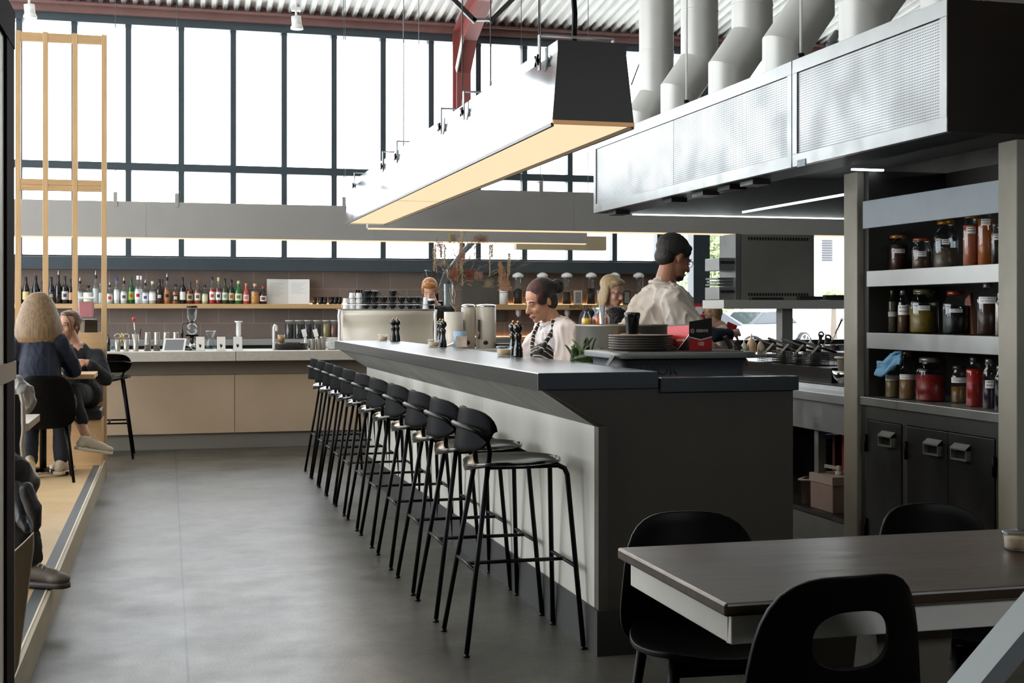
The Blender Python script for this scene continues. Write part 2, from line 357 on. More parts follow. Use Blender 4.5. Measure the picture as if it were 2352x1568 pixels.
# ---------------------------------------------------------------- far barista counter
fc = thing('barista_counter', 'pale concrete coffee counter across the far end with grey kickboard', 'counter', (1, 13.3, 0))
cc = mat('pale terrazzo slab', '#c4beb2', .45, var=.18, vs=30)
beige = mat('beige concrete front', '#c4af95', .65, var=.16, vs=1.2, bump=.04)
for a, b in ((-5.0, .645), (.65, 3.9)):
    M().box(a, 12.98, .872, b, 13.85, .967).build('slab', cc, fc, .004)
    M().box(a, 13.22, .155, b, 13.3, .735).build('front_panel', beige, fc)
M().box(-5, 13.2, .735, 3.9, 13.32, .872).build('upper_band', mat('brown grey band', '#7d7568', .6, var=.08), fc)
M().box(-5, 13.25, 0, 3.9, 13.7, .155).build('kickboard', mat('mid grey kickboard', '#7a7872', .5), fc)
M().box(-5, 13.32, .155, 3.9, 13.75, .872).build('carcass', concd, fc)
bb = thing('back_bench', 'low steel back bench against the block wall under the bottle shelf', 'bench', (1, 15, 0))
M().box(-3.5, 14.72, .98, 3.9, 15.38, 1.045).build('bench_top', steel, bb, .003)
M().box(-3.5, 14.8, 0, 3.9, 15.38, .98).build('cabinet', mat('charcoal cabinet', '#232323', .5), bb)
for k in range(6): M().box(-1.2 + k * .85, 14.785, .15, -.4 + k * .85, 14.8, .93).build('door', mat('dark steel door', '#55534f', .35, .7), bb)
# wall shelf with bottles
sh = thing('wall_shelf', 'long pale timber shelf on the block wall holding the spirit bottles', 'shelf', (0, 15.3, 1.44))
M().box(-3.5, 15.1, 1.388, 2.05, 15.395, 1.44).build('board', woody, sh, .002)
sh2 = thing('wall_shelf', 'pale timber shelf lettered REFILLERY under the clear dispensers', 'shelf', (4, 15.3, 1.44))
M().box(3.5, 15.1, 1.375, 5.9, 15.395, 1.44).build('board', woody, sh2, .002)
text('REFILLERY', .058, P(1334, 705, Y=15.098), (pi / 2, 0, 0), ink, sh2, sx=1.1)
# strip light glow under bottles
def strip(name, x0, x1, y, z, e, lab):
    s = M().box(x0, y, z, x1, y + .01, z + .006).build(name, emat('warm strip', '#ffb169', e)); tag(s, lab, 'light strip'); return s
strip('led_strip', 1.5, 2.05, 15.38, 1.442, 5, 'warm light strip on the shelf behind the black tumblers')
strip('led_strip', 3.6, 5.85, 15.38, 1.442, 5, 'warm light strip on the shelf behind the clear dispensers')
strip('led_strip', 3.6, 4.6, 15.37, 1.05, 9, 'warm light strip above the back bench below the dispensers')
# ---------------------------------------------------------------- stools
seatm = mat('black lacquered seat', '#070605', .2, coat=.8); seatm.node_tree.nodes['Principled BSDF'].inputs['Coat Roughness'].default_value = .16
def make_stool():
    t = thing('bar_stool', 'x', 'stool', (0, 0, 0))
    H2 = .215
    def bk(s): return [(-.24, s * H2, .012), (-.127, s * .112, .74), (-.125, s * .13, .79), (-.15, s * .185, .845), (-.19, s * .2, .878)]
    def fr(s): return [(.24, s * H2, .012), (.2, s * .125, .69), (.19, s * .118, .715), (.165, s * .113, .727), (-.127, s * .112, .727)]
    for s in (-1, 1): M().tube(fr(s), .0105, 10).build('front_leg', blackm, t, w=False)
    for s in (-1, 1): M().tube(bk(s)[:2], .0105, 10).build('rear_leg', blackm, t, w=False)
    loop = bk(1)[1:] + [(-.218, .13, .89), (-.232, .06, .893), (-.235, 0, .893)]
    loop += [(x, -y, z) for x, y, z in loop[::-1][1:]]
    M().tube(loop, .0105, 10).build('back_loop', blackm, t, w=False)
    def pt(a, b, z): k = (z - a[2]) / (b[2] - a[2]); return [a[i] + (b[i] - a[i]) * k for i in range(3)]
    zz = .325; L1 = [pt(bk(s)[0], bk(s)[1], zz) for s in (-1, 1)]; L2 = [pt(fr(s)[0], fr(s)[1], zz) for s in (-1, 1)]
    M().tube(L1, .008, 8).build('rear_footrest', blackm, t, w=False); M().tube(L2, .008, 8).build('front_footrest', blackm, t, w=False)
    M().tube([(L1[0][0], 0, zz), (L2[0][0], 0, zz)], .008, 8).build('cross_rail', blackm, t, w=False)
    for x, y in ((-.24, -H2), (-.24, H2), (.24, -H2), (.24, H2)): M().lathe([(0, 0), (.014, 0), (.014, .006), (.006, .01), (.006, .022)], (x, y, 0), 10).build('foot', blackm, t, w=False)
    # seat: thin shell, wide behind, tapering to front, dished
    def outline(k, u):
        x = -.20 + .40 * k; hw = .205 * (max(.002, 1 - abs(2 * k - 1) ** 3.0)) ** .5 * (1 - .12 * k)
        return x, hw * u
    m = M(); nk, nu = 16, 12; top = []; bot = []
    for i in range(nk + 1):
        k = .5 + .5 * sin(pi / 2 * (-1 + 2 * i / nk))
        for j in range(nu + 1):
            u = -1 + 2 * j / nu; x, y = outline(k, u)
            z = .745 + .02 * abs(u) ** 2.5 - .012 * (1 - (2 * k - 1) ** 2) - (.028 * (1 - k / .35) ** 2 if k < .35 else 0) - .02 * max(0, k - .75) * 4 * .6
            top.append((x, y, z)); bot.append((x, y, z - .013))
    n = len(top); W = nu + 1; fs = []
    for i in range(nk):
        for j in range(nu): a = i * W + j; fs.append((a, a + W, a + W + 1, a + 1)); fs.append((n + a, n + a + 1, n + a + W + 1, n + a + W))
    rim = [j for j in range(W)] + [i * W + nu for i in range(1, nk + 1)] + [nk * W + j for j in range(nu - 1, -1, -1)] + [i * W for i in range(nk - 1, 0, -1)]
    for a, b in zip(rim, rim[1:] + rim[:1]): fs.append((a, b, n + b, n + a))
    m.F(top + bot, fs, True).build('seat', seatm, t, .003, w=False)
    m = M(); nk, nu = 18, 10; fr_, bk_ = [], []
    for i in range(nk + 1):
        a = sin(pi / 2 * (-1 + 2 * i / nk))
        for j in range(nu + 1):
            v = -1 + 2 * j / nu; hh = .083 * (max(0, 1 - abs(a) ** 5)) ** .5 * (1 if v > 0 else 1.05)
            hh = max(hh, .004); xx = -.222 + .095 * a * a + .012 * v; y = a * .198; z = .872 + v * hh + .01 * (1 - a * a)
            fr_.append((xx + .006, y, z)); bk_.append((xx - .006, y, z))
    n = len(fr_); W = nu + 1; fs = []
    for i in range(nk):
        for j in range(nu): a = i * W + j; fs.append((a, a + 1, a + W + 1, a + W)); fs.append((n + a, n + a + W, n + a + W + 1, n + a + 1))
    rim = [j for j in range(W)] + [i * W + nu for i in range(1, nk + 1)] + [nk * W + j for j in range(nu - 1, -1, -1)] + [i * W for i in range(nk - 1, 0, -1)]
    for a, b in zip(rim, rim[1:] + rim[:1]): fs.append((a, n + a, n + b, b))
    m.F(fr_ + bk_, fs, True).build('backrest', mat('black stained back', '#050505', .45, spec=.04), t, .003, w=False)
    for y in (-.14, .14): M().cyl((-.21, y, .884), (-.185, y, .884), .007, 8).build('fixing', blackm, t, w=False)
    return t
st0 = make_stool()
SY = [5.2, 5.80, 6.35, 6.99, 7.645, 8.245, 8.86, 9.4, 9.89, 10.42, 10.935]
for i, y in enumerate(SY):
    lab = ['black bar stool nearest the camera, at the near end of the bar'] + ['black bar stool standing %s from the near end of the bar' % o for o in ORD[1:10]] + ['black bar stool furthest from the camera, last of the row along the bar']
    r = st0 if i == 0 else dup(st0, (0, 0, 0))
    r.location = (1.372, y, 0); r['label'] = lab[i]; r['group'] = 'bar stools along the bar'
r = dup(st0, (-.52, 12.72, 0), pi / 2, 'black bar stool by itself at the far coffee counter behind the timber screen'); r['group'] = 'bar stools at the coffee counter'
# ---------------------------------------------------------------- big polished trough lamp over the bar
alu = mat('polished aluminium', '#e4e8ea', .13, 1, var=.05, vs=.8, rv=.06)
lampend = mat('dark lamp end plate', '#25221f', .4, .3)
LX, LY0, LY1 = 1.462, 4.9, 10.9
lp = thing('trough_lamp', 'huge polished metal trough lamp hanging over the bar with glowing underside', 'lamp', (1.63, 4.9, 2.1))
def lampsec(y): 
    k = -.003 * (y - 4.9); return [(1.455 + k, 2.085), (1.478 + k, 2.37), (1.478 + k, 2.415), (1.762 + k, 2.415), (1.762 + k, 2.37), (1.795 + k, 2.085)]
m = M(); a = lampsec(LY0); b = lampsec(LY1)
for i in range(5): m.quad((a[i][0], LY0, a[i][1]), (b[i][0], LY1, b[i][1]), (b[i + 1][0], LY1, b[i + 1][1]), (a[i + 1][0], LY0, a[i + 1][1]))
m.F([(x, LY1, z) for x, z in b], [tuple(range(6))]); m.build('housing', alu, lp)
M().prism([(x, z) for x, z in a], LY0 - .004, LY0 + .004, 'y').build('end_plate', lampend, lp)
M().prism([(1.456, 2.084), (1.457, 2.1), (1.793, 2.1), (1.794, 2.084)], LY0 - .012, LY0 - .004, 'y').build('end_lip', mat('brass lip', '#b98a55', .35, .5), lp)
for y0, y1 in ((4.91, 8.6), (8.62, 10.88)):
    M().quad((1.462, y0, 2.09), (1.788, y0, 2.09), (1.77, y1, 2.09), (1.45, y1, 2.09)).build('diffuser', None or emat('lamp diffuser', '#ffdfb6', .64), lp)
for x in (1.457, 1.79):
    M().bar((x, 4.9, 2.083), (x - .018, 10.9, 2.083), .012, .014).build('bottom_trim', mat('dark trim', '#3c3a38', .4, .6), lp)
wire = mat('grey steel wire', '#6d7173', .4, .8)
for px in (1235, 1062, 1010, 909, 877, 812):
    q = P(px, 200, X=1.455); y = q.y; g = lp
    h = M(); h.bar((1.462, y, 2.33), (1.462, y, 2.475), .03, .006, (1, 0, 0)); h.bar((1.462, y, 2.473), (1.78, y, 2.473), .006, .03, (0, 1, 0)); h.bar((1.778, y, 2.475), (1.778, y, 2.36), .03, .006, (1, 0, 0))
    hb = h.build('hanger', steel2, g)
    k = M(); k.cyl((1.448, y, 2.37), (1.462, y, 2.37), .01, 8)
    for a_ in range(2): k.bar((1.45, y - .022, 2.35 + .04 * a_), (1.45, y + .022, 2.39 - .04 * a_), .006, .008, (1, 0, 0))
    k.build('wing_nut', blackm, hb)
for px in (927, 1127, 1062, 1238): 
    y = P(px, 200, X=1.62).y
    m = M(); m.tube([(1.62, y, 2.475), (1.62, y, roofz(y))], .0035, 6); m.tube([(1.62, y + .012 * sin(a), 2.52 + .035 * cos(a)) for a in [i * pi / 6 for i in range(12)]], .003, 5, closed=True)
    m.build('suspension_cable', wire, lp)
m = M(); m.tube([(1.64, 5.2, 2.42), (1.65, 5.22, 2.6), (1.63, 5.25, 3.0), (1.64, 5.25, roofz(5.25))], .012, 8); m.build('power_cable', blackm, lp)
for k in range(3):
    l = bpy.data.lights.new('lamp_glow', 'AREA'); l.shape = 'RECTANGLE'; l.size = .28; l.size_y = 1.9; l.energy = 5; l.color = (1, .8, .55)
    o = bpy.data.objects.new('lamp_glow', l); COL.objects.link(o); o.location = (1.62, 5.9 + 2 * k, 2.08)
# slim grey linear pendants
gp = mat('grey lamp housing', '#a3a19c', .5, .0, var=.04)
def pendant(lab, x0, x1, y, z0, z1, dp, joints, hang, e=1.5):
    t = thing('linear_pendant', lab, 'lamp', ((x0 + x1) / 2, y, z0))
    xs = [x0] + joints + [x1]
    for a, b in zip(xs[:-1], xs[1:]): M().box(a + .0005, y, z0 + .01, b - .0005, y + dp, z1).build('housing', gp, t, .002)
    M().box(x0 + .01, y + .008, z0, x1 - .01, y + dp - .008, z0 + .012).build('diffuser', emat('lamp diffuser bright', '#ffd9b0', e * .45), t)
    for hx_ in hang:
        h = M(); h.box(hx_ - .018, y - .006, z1 - .05, hx_ + .018, y, z1 + .09); h.box(hx_ - .018, y, z1 + .084, hx_ + .018, y + dp, z1 + .09)
        hh = h.build('hanger', gp, t); m = M(); m.tube([(hx_, y + .02, z1 + .09), (hx_, y + .02, roofz(y))], .003, 5); m.tube([(hx_, y + .02, z1 + .16), (hx_ + .04, y + .03, z1 + .09)], .002, 5); m.build('cable', wire, hh)
    return t
Y1 = 13.55
pendant('long slim grey linear pendant over the coffee counter', P(20, 550, Y=Y1).x, P(1349, 550, Y=Y1).x, Y1, 2.085, 2.45, .09, [P(336, 500, Y=Y1).x, P(860, 500, Y=Y1).x],
        [P(p_, 480, Y=Y1).x for p_ in (265, 406, 790)], 1.6)
Y2 = 11.35
pendant('nearer grey linear pendant running right above the kitchen pass', P(845, 550, Y=Y2).x, 6.6, Y2, 2.075, 2.44, .10, [P(1320, 500, Y=Y2).x], [P(1243, 440, Y=Y2).x], 1.6)
pw = thing('plywood_bulkhead', 'pale plywood box end showing behind the grey pendant', 'bulkhead', (4.4, 14.3, 2.1))
M().box(P(1186, 560, Y=14.3).x, 14.3, 2.06, P(1393, 560, Y=14.3).x, 14.42, 2.22).build('panel', mat('plywood', '#c4b391', .6, var=.08), pw)
for x in (3.9, 4.7): M().cyl((x, 14.36, 2.22), (x, 14.36, roofz(14.36)), .004, 6).build('hanging_wire', wire, pw)
# loose hanging wires with hooks
for i, (px, y1_, Y, lb) in enumerate(((1127, 195, 9.0, 'beside the red steel column'), (962, 305, 12.0, 'left of the red steel column'), (793, 458, 13.6, 'left of the trough lamp far end'))):
    q = P(px, y1_, Y=Y); m = M(); m.tube([(q.x, Y, roofz(Y)), q], .003, 5); m.tube([(q.x + .012 * sin(a), Y, q.z - .03 + .03 * cos(a)) for a in [j * pi / 6 for j in range(12)]], .003, 5, closed=True)
    tag(m.build('suspension_wire', wire), 'thin steel wire ending in a hook, hanging %s' % lb, 'wire')
# ceiling spotlights
for px, py, lb in ((680, 42, 'above the middle window bays'), (67, 15, 'at the far left corner of the roof')):
    q = P(px, py, Y=14.6); t = thing('spotlight', 'white cylindrical spotlight fixed under the ribbed roof %s' % lb, 'spotlight', q, group='roof spotlights')
    m = M(); m.cyl((q.x, q.y, q.z + .02), (q.x + .01, q.y, q.z - .09), .055, 18); m.lathe([(.055, 0), (.07, -.03), (.07, -.05), (.06, -.05)], (q.x + .01, q.y, q.z - .07), 18); m.build('housing', white, t)
    M().cyl((q.x + .01, q.y, q.z - .119), (q.x + .01, q.y, q.z - .121), .055, 18).build('lens', emat('spot lens', '#fff2dd', 1.2), t)
    m = M(); m.box(q.x - .05, q.y - .03, q.z + .08, q.x + .05, q.y + .03, q.z + .12); m.cyl((q.x, q.y, q.z), (q.x, q.y, roofz(q.y)), .012, 8); m.build('bracket', white, t)
# ---------------------------------------------------------------- extraction hood
def perf_mat():
    m = mat('perforated steel', '#a6a9a8', .42, .8, var=.14, vs=2.5, rv=.08); nt = m.node_tree; N = nt.nodes; L = nt.links; b = N['Principled BSDF']
    base = b.inputs['Base Color'].links[0].from_socket; g = N.new('ShaderNodeNewGeometry')
    s = N.new('ShaderNodeVectorMath'); s.operation = 'SCALE'; s.inputs['Scale'].default_value = 1 / .0125; L.new(g.outputs['Position'], s.inputs[0])
    f = N.new('ShaderNodeVectorMath'); f.operation = 'FRACTION'; L.new(s.outputs[0], f.inputs[0])
    a = N.new('ShaderNodeVectorMath'); a.operation = 'SUBTRACT'; L.new(f.outputs[0], a.inputs[0]); a.inputs[1].default_value = (.5, .5, .5)
    mm = N.new('ShaderNodeVectorMath'); mm.operation = 'MULTIPLY'; L.new(a.outputs[0], mm.inputs[0]); mm.inputs[1].default_value = (0, 1, 1)
    l = N.new('ShaderNodeVectorMath'); l.operation = 'LENGTH'; L.new(mm.outputs[0], l.inputs[0]); c = N.new('ShaderNodeMath'); c.operation = 'LESS_THAN'; c.inputs[1].default_value = .25; L.new(l.outputs['Value'], c.inputs[0])
    mx = N.new('ShaderNodeMixRGB'); L.new(c.outputs[0], mx.inputs[0]); L.new(base, mx.inputs[1]); mx.inputs[2].default_value = (.03, .03, .03, 1); L.new(mx.outputs[0], b.inputs['Base Color']); return m
perf = perf_mat(); HX = 3.14
hd = thing('extraction_hood', 'long perforated steel extraction hood over the kitchen line', 'extraction hood', (3.14, 4.8, 2.1))
brsteel = mat('bright steel frame', '#9fa19f', .36, .65, var=.06, vs=4, rv=.06)
for y0, y1 in ((4.80, 6.19), (6.2, 9.46)):
    m = M(); m.box(HX, y0, 2.1, HX + .03, y1, 2.165); m.box(HX, y0, 2.585, HX + .03, y1, 2.655); m.box(HX, y0, 2.165, HX + .03, y0 + .05, 2.585); m.box(HX, y1 - .05, 2.165, HX + .03, y1, 2.585); m.build('face_frame', brsteel, hd, .002)
for y0, y1 in ((4.85, 6.14), (6.25, 7.85), (7.855, 9.41)): M().box(HX + .008, y0, 2.165, HX + .02, y1, 2.585).build('perforated_panel', perf, hd)
M().box(HX + .001, 4.795, 2.1, 5.3, 4.8, 2.655).build('end_panel', mat('dark reflective steel', '#2e251d', .32, .5, var=.4, vs=1.2), hd)
M().box(HX + .03, 4.8, 2.64, 5.3, 9.46, 2.655).build('top_panel', steel, hd)
M().box(HX + .03, 9.44, 2.1, 5.3, 9.46, 2.64).build('far_panel', steel2, hd)
M().box(5.28, 4.8, 2.1, 5.3, 9.44, 2.64).build('rear_panel', steel2, hd)
m = M().prism([(HX + .25, 2.12), (HX + .45, 2.4), (5.1, 2.4), (5.1, 2.42), (HX + .43, 2.42), (HX + .23, 2.14)], 4.82, 9.43, 'y'); m.build('filter_bank', mat('shade darkened steel', '#1d1b19', .5, .3), hd)  # near-black colour stands in for the shade under the hood
M().box(HX + .03, 4.8, 2.1, HX + .24, 9.44, 2.115).build('gutter', mat('shade darkened steel', '#1d1b19', .5, .3), hd)  # same underside shade put into the gutter colour
for k, px in enumerate((1405, 1530, 1600, 1660, 1712)):
    y = P(px, 440, X=3.2).y; M().box(HX + .05, y - .12, 2.07, HX + .16, y + .05, 2.098).build('latch', blackp if k % 2 else dsteel, hd)
for a_, b_ in ((P(1722, 496, Y=9.3), P(1952, 463, Y=6.6)),):
    M().bar((4.3, 9.3, 2.12), (4.3, 5.4, 2.12), .014, .014).build('tube_light', emat('tube light', '#f4fbff', 3), hd)
M().box(HX + .3, 9.40, 2.09, 5.25, 9.425, 2.098).build('tube_light', emat('tube light', '#f4fbff', 3), hd)
M().box(HX + .3, 6.1, 2.085, 3.62, 6.12, 2.095).build('tube_light', emat('tube light', '#f4fbff', 3), hd)
q = P(1841, 374, X=HX - .001); m = M().box(HX - .003, q.y - .045, q.z - .018, HX, q.y + .045, q.z + .018).build('badge', mat('blue grey badge', '#5d7f99', .4), hd)
text('Halton', .034, (HX - .0036, q.y, q.z), (pi / 2, 0, -pi / 2), white, hd)
for px, lb in ((1577, 'far'), (1840, 'near')):
    y = P(px, 220, X=3.25).y; M().tube([(3.25, y, 2.655), (3.25, y, roofz(y))], .008, 8).build('hanging_rod', white, hd)
    m = M().box(3.21, y - .06, 2.655, 3.29, y + .05, 2.68); m.cyl((3.25, y, 2.68), (3.25, y, 2.72), .018, 8); m.build('rod_bracket', blackm, hd)
ductm = mat('white painted duct', '#cfcec8', .4, .2, var=.05)
DL = [9.2, 8.5, 7.67, 6.89, 6.0, 5.25]
for i, y in enumerate(DL):
    lab = 'white round exhaust duct rising from the hood, %s from the camera end' % ['last', 'fifth', 'fourth', 'third', 'second', 'first'][i]
    t = thing('exhaust_duct', lab, 'duct', (3.45, y, 2.655), group='white exhaust ducts above the hood')
    dx = (.1, .15, .16, .17, .3, .3)[i]; zl = 2.8 if i else 2.72; r = .13
    def ring(c, n_, e): 
        n_ = Vector(n_).normalized(); return c, n_
    def sect(path, name, off=0):
        m = M(); n = 28; vs = []
        for (x, z, ang) in path:   # ring in plane tilted by ang about Y axis
            for j in range(n): a = 2 * pi * j / n; vs.append((x + r * cos(a), y + r * sin(a), z + r * cos(a) * math.tan(ang)))
        m.F(vs, [(k * n + j, k * n + (j + 1) % n, (k + 1) * n + (j + 1) % n, (k + 1) * n + j) for k in range(len(path) - 1) for j in range(n)], True); return m.build(name, ductm, t)
    sect([(3.45, 2.655, 0), (3.45, zl + .08, R(-22))], 'lower_section'); sect([(3.45, zl + .08, R(-22)), (3.45 + dx, zl + .08 + dx * 1.15 + .04, R(-22))], 'elbow')
    sect([(3.45 + dx, zl + .12 + dx * 1.15, R(-22)), (3.45 + dx, roofz(y) + .03, 0)], 'upper_section')
    for z_, x_ in ((2.70, 3.45), (3.45 if i % 2 else 3.3, 3.45 + dx)): M().lathe([(r + .001, -.006), (r + .004, 0), (r + .001, .006)], (x_, y, z_), 28).build('seam', ductm, t)
M().tube([P(1450, 195, Y=9.6), P(1508, 40, Y=9.6), P(1527, -10, Y=9.6)], .006, 6).build('diagonal_rod', wire, hd)
q = P(1910, 130, X=3.35); m = M().tube([(q.x, q.y, 2.655), (q.x, q.y, q.z + .08), (q.x + .03, q.y, q.z + .12), (q.x + .2, q.y, q.z + .12)], .022, 12); m.cyl((q.x, q.y, q.z + .03), (q.x, q.y, q.z + .07), .028, 12)
tag(m.build('grey_pipe', mat('grey pipe', '#55585a', .5)), 'short grey elbow pipe standing on the hood between two ducts', 'pipe')
# ---------------------------------------------------------------- concrete posts and preserve shelves
postm = mat('worn concrete post', '#9b978a', .7, var=.28, vs=3, bump=.15, bs=18, vec=(1, 1, .5))
tag(M().box(3.52, 6.2, 0, 3.62, 6.34, 2.09).build('concrete_post', postm, None, .004), 'worn concrete post between the fryer bench and the preserve shelves', 'post')
tag(M().box(3.52, 4.86, 0, 3.62, 4.99, 2.09).build('concrete_post', postm, None, .004), 'worn concrete post at the right of the preserve shelves, nearest the camera', 'post')
su = thing('preserve_shelving', 'steel shelving unit between the concrete posts full of preserve jars', 'shelving', (3.55, 5.6, 0))
M().box(3.53, 5.0, 1.785, 3.55, 6.16, 1.93).build('top_beam', mat('blue grey steel beam', '#6f777c', .45, .4, var=.12, vs=6), su, .002)
SZ = [1.565, 1.245]
for z in SZ:
    M().box(3.546, 5.0, z - .08, 4.0, 6.12, z - .013).build('shelf', steel2, su)
    M().box(3.53, 5.0, z - .085, 3.545, 6.12, z - .003).build('shelf_lip', brsteel, su, .002)
    M().box(3.545, 5.0, z - .012, 4.0, 6.12, z - .004).build('shelf_board', dsteel, su)
M().box(4.02, 4.95, .0, 4.04, 6.24, 2.09).build('back_panel', mat('dark brown backing', '#1d1712', .6), su)
M().box(3.56, 6.15, .906, 4.03, 6.205, 2.09).build('side_panel', mat('dark side panel', '#3a3a37', .5, .4), su)
cb = thing('steel_cabinet', 'dark steel cabinet with three doors beneath the preserve shelves', 'cabinet', (3.55, 5.6, 0))
M().box(3.53, 4.995, .862, 4.02, 6.19, .905).build('worktop', steel, cb, .003)
M().box(3.56, 5.0, .05, 4.02, 6.19, .862).build('carcass', dsteel, cb)
fm = M(); fm.box(3.545, 4.995, .79, 3.56, 6.19, .862); fm.box(3.545, 4.995, .05, 3.56, 5.04, .79); fm.box(3.545, 6.14, .05, 3.56, 6.19, .79); fm.box(3.545, 5.755, .05, 3.56, 5.8, .79); fm.build('face_frame', mat('mid steel frame', '#6b6c6a', .4, .8, var=.15), cb)
drm = mat('dark brushed door', '#505153', .38, .85, var=.3, vs=2.5, rv=.1)
for y0, y1, hs in ((5.805, 6.135, -.05), (5.405, 5.75, -.07), (5.045, 5.40, .06)):
    d = M().box(3.54, y0, .06, 3.555, y1, .785).build('door', drm, cb, .002); c = (y0 + y1) / 2 + hs
    h = M(); h.prism([(3.515, .70), (3.54, .715), (3.54, .745), (3.515, .735)], c - .06, c + .06, 'y') if False else None
    h.box(3.512, c - .062, .715, 3.54, c + .062, .72); h.bar((3.512, c, .72), (3.54, c, .742), .124, .004, (-1, 0, 1)); h.box(3.515, c - .062, .668, 3.54, c + .062, .674); h.box(3.515, c - .062, .674, 3.54, c - .056, .72); h.box(3.515, c + .056, .674, 3.54, c + .062, .72)
    h.build('handle', brsteel, d)
    ye = y0 - .004 if hs > 0 else y1 + .004
    for z in (.62, .18): M().cyl((3.535, ye, z), (3.535, ye, z + .09), .008, 8).build('hinge', blackm, d)
# kitchen bench behind the far post
kb = thing('cooking_bench', 'stainless cooking bench under the hood with rolled front edge', 'bench', (3.7, 7.5, 0))
M().box(3.66, 6.35, .9, 5.0, 9.2, .93).build('bench_top', steel, kb, .003)
m = M().prism([(3.62, .835), (3.62, .885), (3.64, .905), (3.66, .93), (3.7, .93), (3.7, .835)], 6.35, 9.2, 'y'); m.build('rolled_edge', brsteel, kb, .003)
M().box(3.665, 6.35, .66, 3.7, 9.2, .835).build('apron', steel, kb)
m = M(); [m.box(3.72, y, 0, 3.77, y + .05, .66) for y in (7.0,)]; m.build('leg', steel2, kb)
M().box(3.7, 6.35, .1, 5.0, 9.2, .13).build('lower_shelf', steel2, kb); M().box(4.6, 6.35, .13, 4.64, 9.2, .66).build('back_panel', blackp, kb)
M().box(3.66, 6.35, .165, 4.5, 8.6, .19).build('mid_shelf', dsteel, kb); M().box(3.7, 8.6, .19, 4.6, 8.62, .9).build('end_panel', blackp, kb); M().box(3.66, 6.35, 0, 3.69, 8.6, .16).build('plinth', steel2, kb)  # black end panel added so the space under the bench stays dark
for y, c, h in ((7.72, '#1f2f78', .36), (7.62, '#1d5a31', .31), (7.5, '#5a1512', .38), (7.38, '#a11d1a', .40)):
    tag(M().box(4.1, y, .191, 4.45, y + .03, .191 + h).build('chopping_board', mat('board ' + c, c, .5), None, .003), '%s plastic chopping board standing upright under the cooking bench' % {'#1f2f78': 'blue', '#1d5a31': 'green', '#5a1512': 'dark maroon', '#a11d1a': 'bright red'}[c], 'chopping board', 'upright chopping boards')
cbx = thing('drum_box', 'pinkish cardboard liquid carton with white tap under the cooking bench', 'box', (3.85, 6.92, .19))
M().box(3.70, 6.79, .191, 4.0, 7.06, .395).build('carton', mat('pink cardboard', '#a8928a', .7, var=.2, vs=8), cbx, .003); M().box(3.695, 6.785, .35, 4.005, 7.065, .398).build('lid_flap', mat('pale cardboard', '#b5a59c', .7), cbx)
m = M(); m.cyl((3.8, 6.9, .398), (3.8, 6.9, .42), .022, 14); m.bar((3.8, 6.9, .435), (3.74, 6.96, .445), .018, .018); m.cyl((3.8, 6.9, .42), (3.8, 6.9, .45), .014, 10); m.build('tap', white, cbx)
tb = thing('plastic_container', 'translucent plastic container standing beside the pink carton', 'container', (3.78, 7.2, .19))
M().lathe([(.0, 0), (.07, 0), (.085, .14), (.1, .14), (.1, .15), (.08, .15)], (3.79, 7.2, .191), 4).build('tub', mat('frosted plastic', '#b9a7a2', .5), tb)
# ---------------------------------------------------------------- dining table in the foreground
tb = thing('dining_table', 'dark stained timber table with white edge in the right foreground', 'table', (1.9, 2.8, 0))
M().box(1.105, 2.475, .724, 3.6, 3.14, .752).build('table_top', woodd, tb, .006)
apm = mat('worn cream apron paint', '#efede2', .5, var=.08, vs=6)
m = M(); m.box(1.13, 2.5, .66, 3.55, 2.52, .724); m.box(1.13, 3.09, .66, 3.55, 3.11, .724); m.box(1.13, 2.52, .66, 1.15, 3.09, .724); m.build('apron', apm, tb, .003)
for x in (1.62, 3.2):
    for s in (-1, 1):
        M().prism([(x - .1, .66), (x + .1, .66), (x + .02, .0), (x - .02, .0)], 2.8 + s * .2, 2.8 + s * .2 + .03, 'y').build('leg', mat('grey timber leg', '#6e675a', .5, var=.1), tb)
chm = mat('black stained chair shell', '#080706', .4, spec=.12, var=.1)
